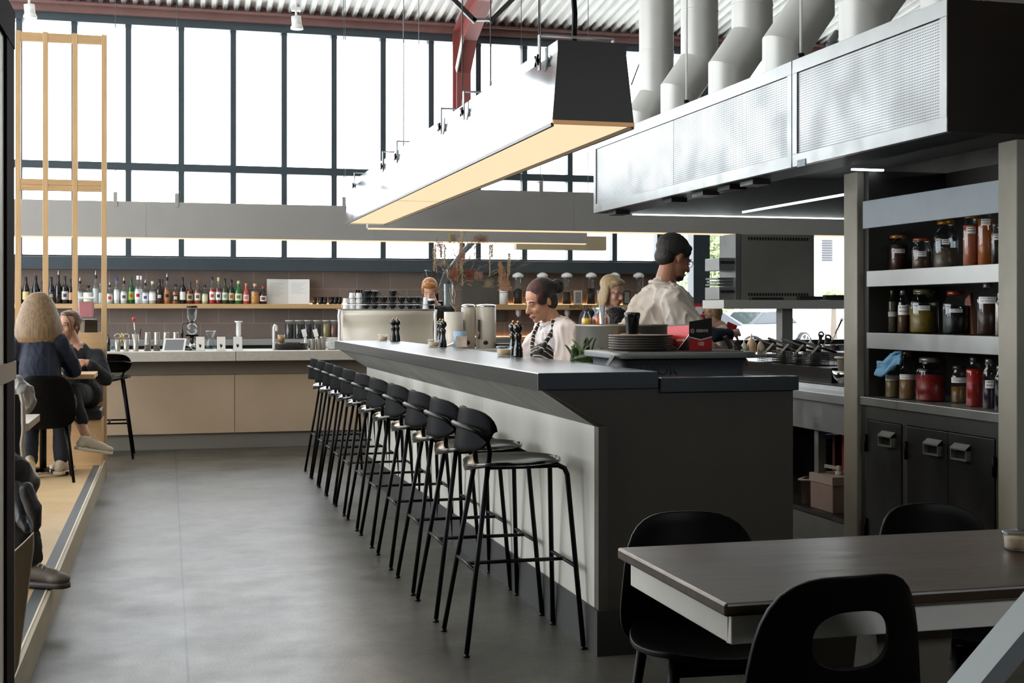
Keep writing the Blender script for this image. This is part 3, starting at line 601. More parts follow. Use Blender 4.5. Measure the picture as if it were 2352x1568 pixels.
def make_chair(hole=True, top=.83):
    t = thing('dining_chair', 'x', 'chair', (0, 0, 0))
    # backrest: curved sheet; front towards -y local, person faces -y
    def bpt(a, z):   # a in -1..1
        hw = .175 + .055 * min(1, max(0, (.82 - z) / .4)); return (a * hw, .2 - .06 * a * a + .12 * (z - .45) , z)
    outer = []; n = 48
    zc, zh = (top + .385) / 2, (top - .385) / 2
    for i in range(n):
        th = 2 * pi * i / n; c_, s_ = cos(th), sin(th); k = (abs(c_) ** 3.6 + abs(s_) ** 3.6) ** (-1 / 3.6); outer.append((c_ * k, zc + zh * s_ * k))
    inner = []
    for i in range(n):
        th = 2 * pi * i / n; c_, s_ = cos(th), sin(th); k = (abs(c_) ** 2.6 + abs(s_) ** 2.6) ** (-1 / 2.6); inner.append((c_ * k * (.46 if hole else .001), (.7 if hole else .6) + (.058 if hole else .001) * s_ * k))
    m = M(); K = 5; rings = []
    for r_ in range(K + 1):
        f = r_ / K; rings.append([(inner[i][0] * (1 - f) + outer[i][0] * f, inner[i][1] * (1 - f) + outer[i][1] * f) for i in range(n)])
    A = [bpt(a, z) for rg in rings for a, z in rg]; B = [(x, y + .014, z) for x, y, z in A]; N_ = len(A); fs = []
    for r_ in range(K):
        for i in range(n): a = r_ * n + i; b = r_ * n + (i + 1) % n; fs.append((a, b, b + n, a + n)); fs.append((N_ + a, N_ + a + n, N_ + b + n, N_ + b))
    for i in range(n): j = (i + 1) % n; fs.append((i, N_ + i, N_ + j, j)); fs.append((K * n + i, K * n + j, N_ + K * n + j, N_ + K * n + i))
    m.F(A + B, fs, True).build('backrest', chm, t, .003, w=False)
    m = M(); top = []; bot = []; nk = nu = 14
    for i in range(nk + 1):
        for j in range(nu + 1):
            u, v = -1 + 2 * i / nk, -1 + 2 * j / nu; X_ = u * math.sqrt(max(0, 1 - v * v * .42)) * .225; Y_ = v * math.sqrt(max(0, 1 - u * u * .42)) * .215 - .01
            z = .452 + .012 * (u * u) - .012 * (1 - v * v) + .01 * max(0, v); top.append((X_, Y_, z)); bot.append((X_, Y_, z - .016))
    W = nu + 1; n = len(top); fs = []
    for i in range(nk):
        for j in range(nu): a = i * W + j; fs.append((a, a + W, a + W + 1, a + 1)); fs.append((n + a, n + a + 1, n + a + W + 1, n + a + W))
    rim = [j for j in range(W)] + [i * W + nu for i in range(1, nk + 1)] + [nk * W + j for j in range(nu - 1, -1, -1)] + [i * W for i in range(nk - 1, 0, -1)]
    for a, b in zip(rim, rim[1:] + rim[:1]): fs.append((a, b, n + b, n + a))
    m.F(top + bot, fs, True).build('seat', chm, t, .003, w=False)
    for sx in (-1, 1):
        for sy in (-1, 1): M().tube([(sx * .15, sy * .14, .43), (sx * .2, sy * .2, .0)], [.016, .011], 10).build('leg', chm, t, w=False)
    m = M(); [m.box(-.16, s * .14 - .01, .39, .16, s * .14 + .01, .43) for s in (-1, 1)]; [m.box(s * .15 - .01, -.14, .39, s * .15 + .01, .14, .43) for s in (-1, 1)]; m.build('seat_frame', chm, t, w=False)
    return t
ch0 = make_chair(True); ch0.location = (1.30, 2.57, .0); ch0.rotation_euler = (0, 0, pi + R(4)); ch0['label'] = 'black chair with an oval hole in its back, nearest the camera'; ch0['group'] = 'black chairs round the dining table'
ch1 = make_chair(False, .765); ch1.location = (1.45, 3.34, 0); ch1.rotation_euler = (0, 0, R(-4)); ch1['label'] = 'black rounded chair across the table, by the end of the bar'; ch1['group'] = 'black chairs round the dining table'
dup(ch1, (2.24, 3.3, 0), R(3), 'black rounded chair across the table, below the steel cabinet', 'black chairs round the dining table')
#dup(ch0, (1.45, 3.36, 0), R(-4), 'black rounded chair across the table, by the end of the bar', 'black chairs round the dining table')
#dup(ch0, (2.24, 3.3, 0), R(3), 'black rounded chair across the table, below the steel cabinet', 'black chairs round the dining table')
jr = thing('glass_jar', 'small clear glass jar of brown powder on the foreground dining table', 'jar', (2.08, 2.72, .752))
c0 = P(2338, 1262, Z=.752)
def smalljar(t, c, r, h, fill, fc_):
    x, y, z = c; M().lathe([(0, 0), (r * .86, 0), (r * .92, .006), (r, h * .75), (r, h * .8)], (x, y, z + .0005), 24).build('jar_body', glass, t)
    M().lathe([(0, .004), (r * .82, .004), (r * .86, .01), (r * .92, h * fill), (0, h * fill)], (x, y, z), 24).build('contents', fc_, t)
    M().lathe([(r * 1.0, h * .8), (r * 1.12, h * .82), (r * 1.12, h * .92), (r * .9, h), (0, h)], (x, y, z), 24).build('lid', glass, t)
salt = mat('tan salt', '#b79d80', .8, var=.1, vs=60)
jr.location = c0; WLOC[jr.name] = c0.copy(); smalljar(jr, c0, .036, .05, .6, salt)
# steel rail close to the camera
hr = thing('handrail', 'pale steel handrail slanting across the bottom right corner close to the camera', 'handrail', (1.2, 1.2, 0))
a, b = P(2240, 1568, Y=1.25), P(2368, 1415, Y=1.25); d = (b - a); M().bar(a - d * 7.2, b + d * 2.5, .022, .045, (0, -1, 0)).build('rail', mat('pale galvanised steel', '#a9b0b2', .45, .3, var=.06), hr)
M().box((b + d * 2.4).x - .02, 1.23, 0, (b + d * 2.4).x + .02, 1.27, (b + d * 2.4).z).build('post', steel2, hr)
# ---------------------------------------------------------------- seating platform, timber screen and booth on the left
pf = thing('seating_platform', 'raised pale timber platform along the left with dark edge strip', 'platform', (-1, 7, 0))
plym = mat('pale ply floor', '#c2a67c', .42, var=.12, vs=2.2, rv=.08)
for a, b in ((3.9, 6.4), (6.404, 8.5), (8.504, 11.27)): M().box(-5.0, a, .02, -.562, b, .14).build('deck', plym, pf, .001)
M().box(-.562, 3.9, .1, -.512, 11.1, .1405).build('anti_slip_strip', mat('dark grey strip', '#4d4f50', .6), pf)
M().box(-.512, 3.9, 0, -.505, 11.27, .141).build('nosing', mat('cream nosing', '#d8ccb4', .5), pf)
M().box(-.505, 3.9, 0, -.487, 11.27, .139).build('riser', mat('pale worn riser', '#a49a84', .6, var=.15, vs=3, vec=(1, 1, 4)), pf)
sc_ = thing('timber_screen', 'tall open timber lattice screen at the end of the platform', 'screen', (-.8, 11.23, .14))
SYY = 11.2
def sx_(px): return P(px, 500, Y=SYY).x
for px, z0 in ((41, .14), (104, 1.2), (172, 1.2), (239, 0)):
    M().box(sx_(px - 6), SYY, z0, sx_(px + 6), SYY + .05, 3.62).build('post', wood, sc_, .002)
for y0, y1 in ((77, 97), (412, 425), (425.3, 438)):
    M().box(sx_(40), SYY + .002, P(140, y1, Y=SYY).z, sx_(240), SYY + .048, P(140, y0, Y=SYY).z).build('rail', woody, sc_, .002)
M().box(-3.2, SYY + .001, .14, sx_(244), SYY + .049, P(200, 764, Y=SYY).z).build('lower_panel', woody, sc_, .002)
bn = thing('bench_seat', 'timber bench with dark upholstered seat against the timber screen', 'bench', (-1.2, 11, .14))
M().box(-3.2, 10.78, .14, -.50, 11.19, .5).build('base', woody, bn, .002)
M().box(-3.2, 10.73, .5, -.497, 11.17, .585).build('seat_cushion', mat('black leather', '#1c1b1a', .35), bn, .02, seg=4)
M().box(-3.2, 11.1, .62, -.50, 11.198, 1.05).build('back_cushion', mat('grey brown upholstery', '#6e6558', .6), bn, .02, seg=3)
ct = thing('cafe_table', 'small pale timber cafe table between the two seated women', 'table', (-.8, 10.35, .14))
M().box(-1.3, 10.12, .855, -.52, 10.62, .89).build('table_top', woody, ct, .003)
m = M(); m.cyl((-.9, 10.37, .15), (-.9, 10.37, .855), .025, 12); m.build('pedestal', blackm, ct)
m = M(); [m.bar((-.9, 10.37, .17), (-.9 + .26 * cos(a), 10.37 + .26 * sin(a), .155), .03, .025) for a in (pi / 4, 3 * pi / 4, 5 * pi / 4, 7 * pi / 4)]; m.build('foot', blackm, ct)
c3 = dup(ch1, (-.86, 9.93, .14), pi + R(6), 'black chair with rounded back, woman in navy seated on it'); c3['group'] = 'black chairs on the platform'
# stair-side door leaf at extreme left
dr = thing('door_1', 'x', 'x'); del dr['label'], dr['category']; dr['kind'] = 'structure'
DX = -.4
def yy(px): return P(px, 500, X=DX).y
M().box(DX - .03, yy(16), .02, DX, yy(33), 2.14).build('stile', mat('dark brown stile', '#1c130d', .8, spec=.05), dr, .002)
M().box(DX - .03, 2.8, .02, DX - .008, yy(16), 2.14).build('frosted_panel', mat('cream frosted panel', '#d9d3c4', .5), dr)
M().box(DX - .005, 2.8, P(10, 880, X=DX).z, DX + .004, yy(34), P(10, 836, X=DX).z).build('mid_rail', mat('tan rail', '#a88f70', .5, var=.1), dr)
M().box(DX - .03, 2.8, 2.06, DX + .002, yy(33), 2.16).build('top_rail', mat('dark brown stile', '#1c130d', .8, spec=.05), dr)
M().box(DX - .036, yy(33) + .01, .0, DX - .018, yy(33) + .05, 2.3).build('jamb', mat('pale jamb', '#b5aa98', .4), dr)
M().box(DX - .045, yy(33) + .07, .0, DX - .015, yy(33) + .15, P(20, 848, X=DX).z).build('lower_jamb', mat('brown jamb', '#776049', .5, var=.1), dr)
# tapered booth end in front of the platform
be = M(); pts = [P(30, 1268, Y=4.45), P(52, 1248, Y=4.45), P(76, 1224, Y=4.45), P(76, 1262, Y=4.45), P(41, 1530, Y=4.45), P(30, 1560, Y=4.45)]
be.prism([(p.x, p.z) for p in pts], 4.45, 4.49, 'y'); tag(be.build('booth_end', mat('worn timber', '#7c6b52', .5, var=.3, vs=3, vec=(6, 6, 1)), None, .003), 'tapering worn timber booth end at the left edge above the step', 'booth end')
lt = thing('small_table', 'corner of a small pale topped table at the left edge', 'table', (-.8, 8.2, .14))
q = P(80, 960, Y=7.6); M().box(-1.6, 7.25, q.z - .04, q.x, 7.9, q.z).build('table_top', mat('pale laminate', '#8f8068', .35), lt, .003)
M().cyl((-1.1, 7.6, .14), (-1.1, 7.6, q.z - .04), .03, 12).build('pedestal', blackm, lt)
cs = thing('bentwood_chair', 'pale edged curved chair back seen edge on at the far left', 'chair', (-.75, 6.6, .14))
pts = [PD(48, 905, 6.4), PD(53, 925, 6.4), PD(54, 990, 6.4), PD(50, 1020, 6.4), PD(53, 1050, 6.4), PD(54, 1085, 6.4), PD(48, 1102, 6.4)]
M().tube(pts, .011, 8).build('side_frame', mat('pale bent ply', '#a39987', .35), cs)
m = M(); pp = [(p - Vector((.012, -.005, 0)), p - Vector((.45, -.12, 0))) for p in pts]
for (a, b), (c, d) in zip(pp[:-1], pp[1:]): m.quad(a, b, d, c)
o = m.build('backrest', chm, cs); s_ = o.modifiers.new('s', 'SOLIDIFY'); s_.thickness = .01
M().box(-1.25, 6.75, .55, -.80, 7.15, .575).build('seat', chm, cs)
for x in (-1.2, -.85):
    for y in (6.8, 7.1): M().cyl((x, y, .55), (x, y, .14), .014, 8).build('leg', chm, cs)
# ---------------------------------------------------------------- preserve jars on the shelving
def jarc(name, col, **k): return mat(name, col, .35, var=.35, vs=45, **k)
def jar(px0, px1, ytop, base, X, col, fill, lab, neck=.7, lid='#8f8a80', label=None, clip=False, gap=None, lid_part=True):
    c = P((px0 + px1) / 2, 700, X=X); d = (c.x * SN + c.y * CS); r = (px1 - px0) / 2 * d / FP * .98
    z1 = PD((px0 + px1) / 2, ytop, d).z; h = z1 - base; x, y = c.x, c.y
    t = thing('preserve_jar', lab, 'jar', (x, y, base), group='jars on the steel preserve shelves')
    M().lathe([(0, 0), (r * .9, 0), (r, r * .15), (r, h * .68), (r * .93, h * .76), (r * neck, h * .83), (r * neck, h * .93)], (x, y, base), 22).build('jar_body', glass, t)
    M().lathe([(0, .004), (r * .86, .004), (r * .95, r * .17), (r * .95, h * fill * .97), (0, h * fill * .97)], (x, y, base), 18).build('contents', jarc('contents ' + col, col), t)
    lm = mat('lid ' + lid, lid, .3, .5); M().lathe([(r * neck * 1.04, h * .90), (r * neck * 1.1, h * .91), (r * neck * 1.1, h * .98), (r * neck * 1.0, h), (0, h)], (x, y, base), 20).build('lid', lm, t)
    if clip:
        m = M(); m.tube([(x - r * neck * 1.1, y - .01, base + h * .94), (x - r * .95, y - r * .7, base + h * .8), (x - r * .9, y - r * .75, base + h * .72)], .0015, 5); m.tube([(x - r * neck * 1.12 * cos(a), y - r * neck * 1.12 * sin(a), base + h * .895) for a in [i * pi / 8 for i in range(17)]], .0015, 5); m.build('wire_clip', chrome, t)
    if label:
        lz, lh, aw = label; an = math.atan2(-y, -x); m = M().lathe([(r * 1.012, h * lz), (r * 1.012, h * lz + lh)], (x, y, base), 10, a0=an - aw, a1=an + aw); lb = m.build('paper_label', paper, t)
        m = M()
        for q_ in range(2):
            for k in range(7):
                a = an - aw * .8 + aw * 1.6 * (k + random.random() * .5) / 7; z = base + h * lz + lh * (.3 + .4 * q_); rr = r * 1.02
                m.tube([(x + rr * cos(a), y + rr * sin(a), z), (x + rr * cos(a + aw * .08), y + rr * sin(a + aw * .08), z + lh * .18), (x + rr * cos(a + aw * .16), y + rr * sin(a + aw * .16), z)], .0007, 4)
        m.build('handwriting', ink, lb)
    return t
S1, S2, S3 = 1.5615, 1.2415, .9055
LB = (.35, .022, .55)
jar(2040, 2086, 540, S1, 3.72, '#4a2417', .75, 'jar of dark red brown preserve at the left of the top jar shelf', .8, '#a8703a', (.5, .022, .7))
jar(2094, 2140, 547, S1, 3.72, '#5a3d2c', .6, 'clip top jar of brown preserve, second from left on the top jar shelf', .8, '#9a4d35', (.42, .026, .5), True)
jar(2143, 2201, 505, S1, 3.80, '#6a5a4c', .45, 'large jar with amber screw lid in the middle of the top jar shelf', .62, '#a67a2e', (.5, .026, .3))
jar(2212, 2249, 490, S1, 3.70, '#b8694a', .8, 'tall jar of pink orange slices on the top jar shelf', .7, '#a67a2e', (.62, .032, .6))
jar(2246, 2282, 474, S1, 3.72, '#b4622a', .82, 'tallest jar of orange segments on the top jar shelf', .7, '#a67a2e', (.68, .03, .6))
jar(2277, 2300, 512, S1, 3.68, '#3a2a22', .7, 'narrow dark jar beside the near post on the top jar shelf', .7, '#3c3a38', (.6, .028, .6))
jar(2038, 2061, 666, S2, 3.70, '#6e6456', .75, 'narrow bottle jar of dry spices at the left of the middle jar shelf', .5, '#6d6a40', (.38, .024, 1.1))
jar(2061, 2089, 666, S2, 3.70, '#5f3d28', .62, 'jar of brown liquid with wide grey label on the middle jar shelf', .5, '#77736c', (.42, .05, 1.0), True)
jar(2089, 2156, 664, S2, 3.72, '#7a6420', .62, 'wide jar of yellow olive liquid on the middle jar shelf', .66, '#6f6a45', (.52, .024, .4), True)
jar(2165, 2226, 668, S2, 3.74, '#140f0d', .68, 'wide jar of nearly black liquid on the middle jar shelf', .6, '#8a3a2c', (.5, .018, .5))
jar(2244, 2292, 649, S2, 3.70, '#3c2012', .7, 'tall jar of dark amber preserve with a big paper label on the middle jar shelf', .4, '#77736c', (.6, .032, .9))
jar(2286, 2306, 672, S2, 3.62, '#c8bba6', .8, 'pale slim bottle against the near post on the middle jar shelf', .45, '#8d8a84', None, True)
jar(2003, 2037, 809, S3, 3.66, '#9c6f5c', .5, 'jar of pinkish garlic at the left end of the cabinet top', .62, '#6b5f55', (.55, .03, .8))
jar(2033, 2066, 836, S3, 3.64, '#8d7550', .7, 'jar of tan paste under the blue cloth on the cabinet top', .6, '#6b5f55', (.52, .026, 1.2))
jar(2065, 2102, 807, S3, 3.64, '#94714a', .5, 'jar of grainy mustard coloured seeds on the cabinet top', .5, '#7c7770', (.42, .026, 1.1), True)
jar(2103, 2172, 821, S3, 3.68, '#8e1512', .62, 'largest jar of bright red liquid on the cabinet top', .68, '#7c7770', None, True)
jar(2184, 2219, 840, S3, 3.74, '#7a5526', .45, 'jar with brown settled layer between the two red jars on the cabinet top', .7, '#4a4743', (.55, .026, 1.1))
jar(2219, 2257, 820, S3, 3.66, '#a31c12', .78, 'slimmer jar filled with red chilli paste on the cabinet top', .5, '#4a4743', None)
jar(2258, 2287, 824, S3, 3.64, '#2b1424', .6, 'jar of dark purple liquid with white label on the cabinet top', .6, '#77736c', (.42, .036, .7), True)
jar(2285, 2308, 840, S3, 3.60, '#1c1220', .7, 'dark jar half hidden by the near post on the cabinet top', .6, '#77736c')
pk = P(2233, 700, X=3.8); m = M().prism([(pk.y - .04, S2), (pk.y + .04, S2), (pk.y + .03, S2 + .17), (pk.y - .01, S2 + .2)], 3.78, 3.80, 'x'); k_ = m.build('packet', mat('green and red packet', '#2f4d2a', .45, var=.5, vs=9, col2='#8a2a20')); tag(k_, 'green and red foil packet leaning between jars on the middle shelf', 'packet')
# blue cloth
m = M(); n1, n2 = 16, 8; cth = []
a0_, a1_ = P(2078, 822, X=3.60), P(2022, 848, X=3.58)
for i in range(n1 + 1):
    for j in range(n2 + 1):
        u, v = i / n1, j / n2 - .5; p = a0_.lerp(a1_, u); wv = noise.noise((u * 4, v * 5, 3)) * .02
        cth.append((p.x - .01 + wv - abs(v) * .02, p.y + v * .015, p.z + v * -.085 * (1 - .25 * abs(u - .5)) + .012 * sin(u * 7) + wv * .4))
m.F(cth, [(i * (n2 + 1) + j, (i + 1) * (n2 + 1) + j, (i + 1) * (n2 + 1) + j + 1, i * (n2 + 1) + j + 1) for i in range(n1) for j in range(n2)], True)
def cloth_mat():
    m = mat('blue checked cloth', '#6fa3c4', .8, bump=.3, bs=300); return m
o = m.build('blue_cloth', cloth_mat()); s_ = o.modifiers.new('s', 'SOLIDIFY'); s_.thickness = .012; tag(o, 'crumpled pale blue cloth draped over the jars on the cabinet top', 'cloth')
# ---------------------------------------------------------------- bar top items
def mill(px, py, lab):
    c = P(px, py, Z=1.1126); t = thing('pepper_mill', lab, 'pepper mill', c, group='black pepper and salt mills on the bar')
    x, y, z = c; pr = [(0, 0), (.026, 0), (.027, .006), (.025, .012), (.027, .02), (.024, .028), (.026, .036), (.019, .06), (.0165, .085), (.02, .105), (.021, .115), (.013, .122), (.015, .13), (.024, .142), (.0265, .155), (.022, .168), (.01, .176), (0, .178)]
    M().lathe(pr[:13], (x, y, z), 18).build('body', blackg, t); M().lathe(pr[12:], (x, y, z), 18).build('head', blackg, t); M().ell((x, y, z + .183), .008, 10).build('brass_knob', mat('brass', '#b08a55', .3, .9), t)
mill(903.5, 783.5, 'left black pepper mill of the pair furthest along the bar'); mill(912.5, 783, 'right black pepper mill of the pair furthest along the bar')
mill(1011, 793, 'rear black pepper mill of the pair at the middle of the bar'); mill(1017.5, 796.5, 'front black pepper mill of the pair at the middle of the bar')
mill(1179, 815, 'rear black pepper mill of the pair in front of the woman chef'); mill(1190, 819, 'front black pepper mill of the pair in front of the woman chef')
for px, py, r, h, lb in ((880, 783, .038, .055, 'glass salt jar beside the furthest pair of mills'), (996, 797, .037, .052, 'glass salt jar beside the middle pair of mills'), (1158, 818, .04, .055, 'glass salt jar beside the pair of mills nearest the camera')):
    c = P(px, py, Z=1.1126); t = thing('glass_jar', lb, 'jar', c, group='glass salt jars on the bar'); smalljar(t, c, r, h, .65, salt)
c = P(1056, 797, Z=1.1126); t = thing('paper_cup_stack', 'pale blue patterned paper sleeve with leaflets standing on the bar', 'cup', c)
M().lathe([(0, 0), (.042, 0), (.042, .108), (.038, .108)], c, 24).build('blue_sleeve', mat('blue patterned paper', '#7fa0c0', .5, var=.25, vs=70), t)
M().bar(c + Vector((-.045, -.05, 0)), c + Vector((-.045, -.05, .075)), .002, .002).bar(c + Vector((.0, -.055, .002)), c + Vector((.0, -.05, .075)), .075, .002, (0, 1, 0)).build('leaflet', mat('leaflet', '#cfc4ba', .5, var=.5, vs=12), t)
c = P(1034, 796, Z=1.1126); o = M().prism([(c.x - .04, c.z), (c.x + .03, c.z), (c.x + .035, c.z + .03), (c.x + .01, c.z + .018)], c.y, c.y + .06, 'y').build('napkin', paper); tag(o, 'folded white napkin on the bar left of the blue sleeve', 'napkin')
# greens on the raised ledge
o = M().box(1.90, 6.0, 1.091, 2.09, 6.21, 1.104).build('chopping_board', mat('pale board', '#c9c0aa', .5), None, .003); tag(o, 'pale chopping board under the bunch of green leaves at the back of the bar', 'chopping board')
gr = thing('leek_greens', 'bunch of cut dark green leek leaves on a board at the back of the bar', 'vegetable', (2.0, 6.1, 1.105))
gm = mat('dark leek green', '#3c5638', .4, var=.35, vs=6, vec=(1, 1, .2)); gm2 = mat('pale leek green', '#71805a', .45, var=.3, vs=6)
for k in range(26):
    a = random.uniform(-.7, .9); b0 = Vector((1.925 + .0055 * k, 6.1 + random.uniform(-.05, .05), 1.107)); L_ = random.uniform(.08, .14) if k < 15 else random.uniform(.04, .085)
    tip = b0 + Vector((a * .075, random.uniform(-.05, .03), L_)); w_ = random.uniform(.009, .017); m = M(); ro = []; ph = random.uniform(-1, 1); sd = Vector((cos(ph), sin(ph), 0)); nn = Vector((-sin(ph), cos(ph), 0))
    for i in range(7):
        u = i / 6; p = b0.lerp(tip, u) + Vector((a * .03 * u * u, 0, -.02 * u ** 3)); ww = w_ * (1 - .35 * u) if i < 6 else w_ * .35; ro += [p + sd * ww + nn * .006, p, p - sd * ww + nn * .006]
    m.F(ro, [(3 * i + j, 3 * i + j + 1, 3 * i + j + 4, 3 * i + j + 3) for i in range(6) for j in range(2)], True); o = m.build('leaf', gm if k % 3 else gm2, gr); s_ = o.modifiers.new('s', 'SOLIDIFY'); s_.thickness = .0025
m = M(); m.ell((1.99, 6.09, 1.125), (.075, .05, .022), 12); m.prism([(1.89, 1.12), (1.96, 1.105), (2.03, 1.115), (1.97, 1.135)], 6.02, 6.05, 'y'); m.build('leaf_pile', gm, gr)
# THOR tub, plates, glove box
tub = thing('storage_tub', 'dark grey plastic tub marked THOR on the prep bench', 'tub', (2.27, 5.62, .9))
tm = mat('dark grey tub plastic', '#33363a', .5, var=.1); y0, y1 = 5.5, 5.98; x0, x1 = 1.945, 2.6
def rr_(x0, x1, y0, y1, r, n=5):
    o = []
    for cx, cy, a in ((x1 - r, y1 - r, 0), (x0 + r, y1 - r, pi / 2), (x0 + r, y0 + r, pi), (x1 - r, y0 + r, 3 * pi / 2)):
        for i in range(n + 1): t_ = a + pi / 2 * i / n; o.append((cx + r * cos(t_), cy + r * sin(t_)))
    return o
def loft(m, rings, cap0=True, cap1=True):
    n = len(rings[0]); b = len(m.v); m.F([v for r_ in rings for v in r_], [(i * n + j, i * n + (j + 1) % n, (i + 1) * n + (j + 1) % n, (i + 1) * n + j) for i in range(len(rings) - 1) for j in range(n)], True)
    if cap0: m.f.append([b + j for j in range(n)][::-1]); m.mi.append(m.k); m.sm.append(False)
    if cap1: m.f.append([b + (len(rings) - 1) * n + j for j in range(n)]); m.mi.append(m.k); m.sm.append(False)
    return m
m = loft(M(), [[(x, y, z) for x, y in rr_(x0 + i_, x1 - i_, y0 + i_, y1 - i_, .06)] for z, i_ in ((.901, .04), (1.15, .012))]); m.build('tub_body', tm, tub)
m = loft(M(), [[(x, y, z) for x, y in rr_(x0 - .02, x1 + .02, y0 - .02, y1 + .02, .07)] for z in (1.14, 1.168)]); m.build('tub_rim', mat('grey tub rim', '#6a6d6e', .4), tub, .003)
text('THOR', .062, (2.135, y0 + .015, 1.085), (pi / 2, 0, 0), mat('black print', '#0c0c0d', .5), tub, sx=1.15)
for x in (x0 - .05,):
    m = M(); m.bar((x + .03, y0 + .02, 1.155), (x - .02, y0 + .02, 1.08), .003, .05, (0, 1, 0)); m.bar((x - .02, y0 + .02, 1.08), (x + .06, y0 + .02, 1.06), .003, .05, (0, 1, 0)); m.build('side_handle', blackp, tub)
M().box(2.0, 5.53, 1.165, 2.56, 5.95, 1.171).build('lid_board', blackp, tub)
platem = mat('grey brown stoneware', '#7d736b', .45, var=.08); plater = mat('dark plate edge', '#2f2b28', .4)
for k in range(6):
    z = 1.1715 + k * .0115; t = thing('dinner_plate', 'grey brown stoneware dinner plate, %s in the stack on the tub' % (['bottom one', 'second from bottom', 'third from bottom', 'third from top', 'second from top', 'topmost'][k]), 'plate', (2.14, 5.75, z), group='stack of plates on the tub')
    M().lathe([(0, .002), (.09, .002), (.1, 0), (.148, .008), (.15, .013), (.146, .014), (.1, .006), (0, .006)], (2.14, 5.75, z), 40).build('plate_body', platem, t); M().lathe([(.1465, .0075), (.1505, .0085), (.151, .013), (.147, .0142)], (2.14, 5.75, z), 40).build('rim', plater, t)
gb = thing('glove_box', 'black and red glove carton lettered ESSENTE 100 on the tub', 'box', (2.42, 5.7, 1.1715))
q0 = P(1583, 795, Y=5.62); q1 = P(1643, 795, Y=5.62); ql = P(1537, 790, Y=5.78); zt = q0.z + (795 - 744) * 6.0 / FP; zb = 1.1715
red_ = mat('carton red', '#b5262a', .4); blk = mat('carton black', '#17161a', .4)
A_, B_, C_ = Vector((q0.x, 5.62, zb)), Vector((q1.x, 5.66, zb)), Vector((ql.x, 5.80, zb)); hgt = zt - zb; U = Vector((0, 0, 1)); D_ = B_ + C_ - A_
m = M(); m.F([A_, B_, D_, C_, A_ + U * hgt, B_ + U * (hgt), D_ + U * hgt, C_ + U * hgt * .93], [(0, 3, 2, 1), (4, 5, 6, 7), (0, 1, 5, 4), (1, 2, 6, 5), (2, 3, 7, 6), (3, 0, 4, 7)]); m.build('carton', blk, gb)
fn = (B_ - A_).cross(U).normalized() * .0008; ln = (A_ - C_).cross(U).normalized() * .0008
def onf(u, v, o=1): return A_ + (B_ - A_) * u + U * hgt * v + fn * o
def onl(u, v, o=1): return C_ + (A_ - C_) * u + U * hgt * v + ln * o
m = M(); m.F([onf(0, 0), onf(1, 0), onf(1, .5), onf(.5, .38), onf(0, .5)], [(0, 1, 2, 3, 4)]); m.F([onl(0, .25), onl(.5, .02), onl(1, .6), onl(1, .96), onl(0, .9)], [(0, 1, 2, 3, 4)]); m.build('red_print', red_, gb)
m = M(); m.F([onf(0, .5, 2), onf(.5, .38, 2), onf(1, .5, 2), onf(1, .53, 2), onf(.5, .42, 2), onf(0, .53, 2)], [(0, 1, 4, 5), (1, 2, 3, 4)]); m.F([onl(0, .27, 2), onl(0, .23, 2), onl(.5, .0, 2), onl(1, .57, 2), onl(1, .62, 2), onl(.5, .05, 2)], [(0, 1, 2, 5), (5, 2, 3, 4)]); m.build('white_chevron', white, gb)
af = math.atan2((B_ - A_).y, (B_ - A_).x); al = math.atan2((A_ - C_).y, (A_ - C_).x)
text('ESSENTE', .0185, onf(.56, .74, 2.5), (pi / 2, 0, af), white, gb, 'brand_lettering'); text('100', .026, onf(.5, .24, 2.5), (pi / 2, 0, af), white, gb, 'count_lettering')
c = onf(.13, .74, 2.5); m = M(); [m.tube([c + (B_ - A_).normalized() * (r_ * cos(i * pi / 8)) + U * (r_ * sin(i * pi / 8)) for i in range(16)], .0008, 4, closed=True) for r_ in (.006, .010)]; m.build('round_emblem', white, gb)
text('CAFFEINE', .0155, onl(.62, .38, 2.5), (pi / 2, 0, al), white, gb, 'side_lettering')
m = M(); m.F([A_ + U * hgt, B_ + U * hgt, B_ + U * (hgt + .028), A_ + U * (hgt + .012)], [(0, 1, 2, 3)]); m.build('open_flap', blk, gb)
for px, y0_, y1_, lb in ((1665, 772, 800, 'left black knife handle leaning out of the tub right of the glove carton'), (1688, 783, 802, 'right shorter black knife handle leaning at the right rim of the tub')):
    a, b = P(px + 14, y1_, Y=5.72), P(px, y0_, Y=5.72); a.z = max(a.z, 1.172); t = thing('kitchen_knife', lb, 'knife', a); M().bar(a, b, .016, .02).build('handle', blackp, t, .003); M().bar(a, a + (a - b).normalized() * .0 + Vector((.05, .03, .002)), .02, .002).build('blade', chrome, t)
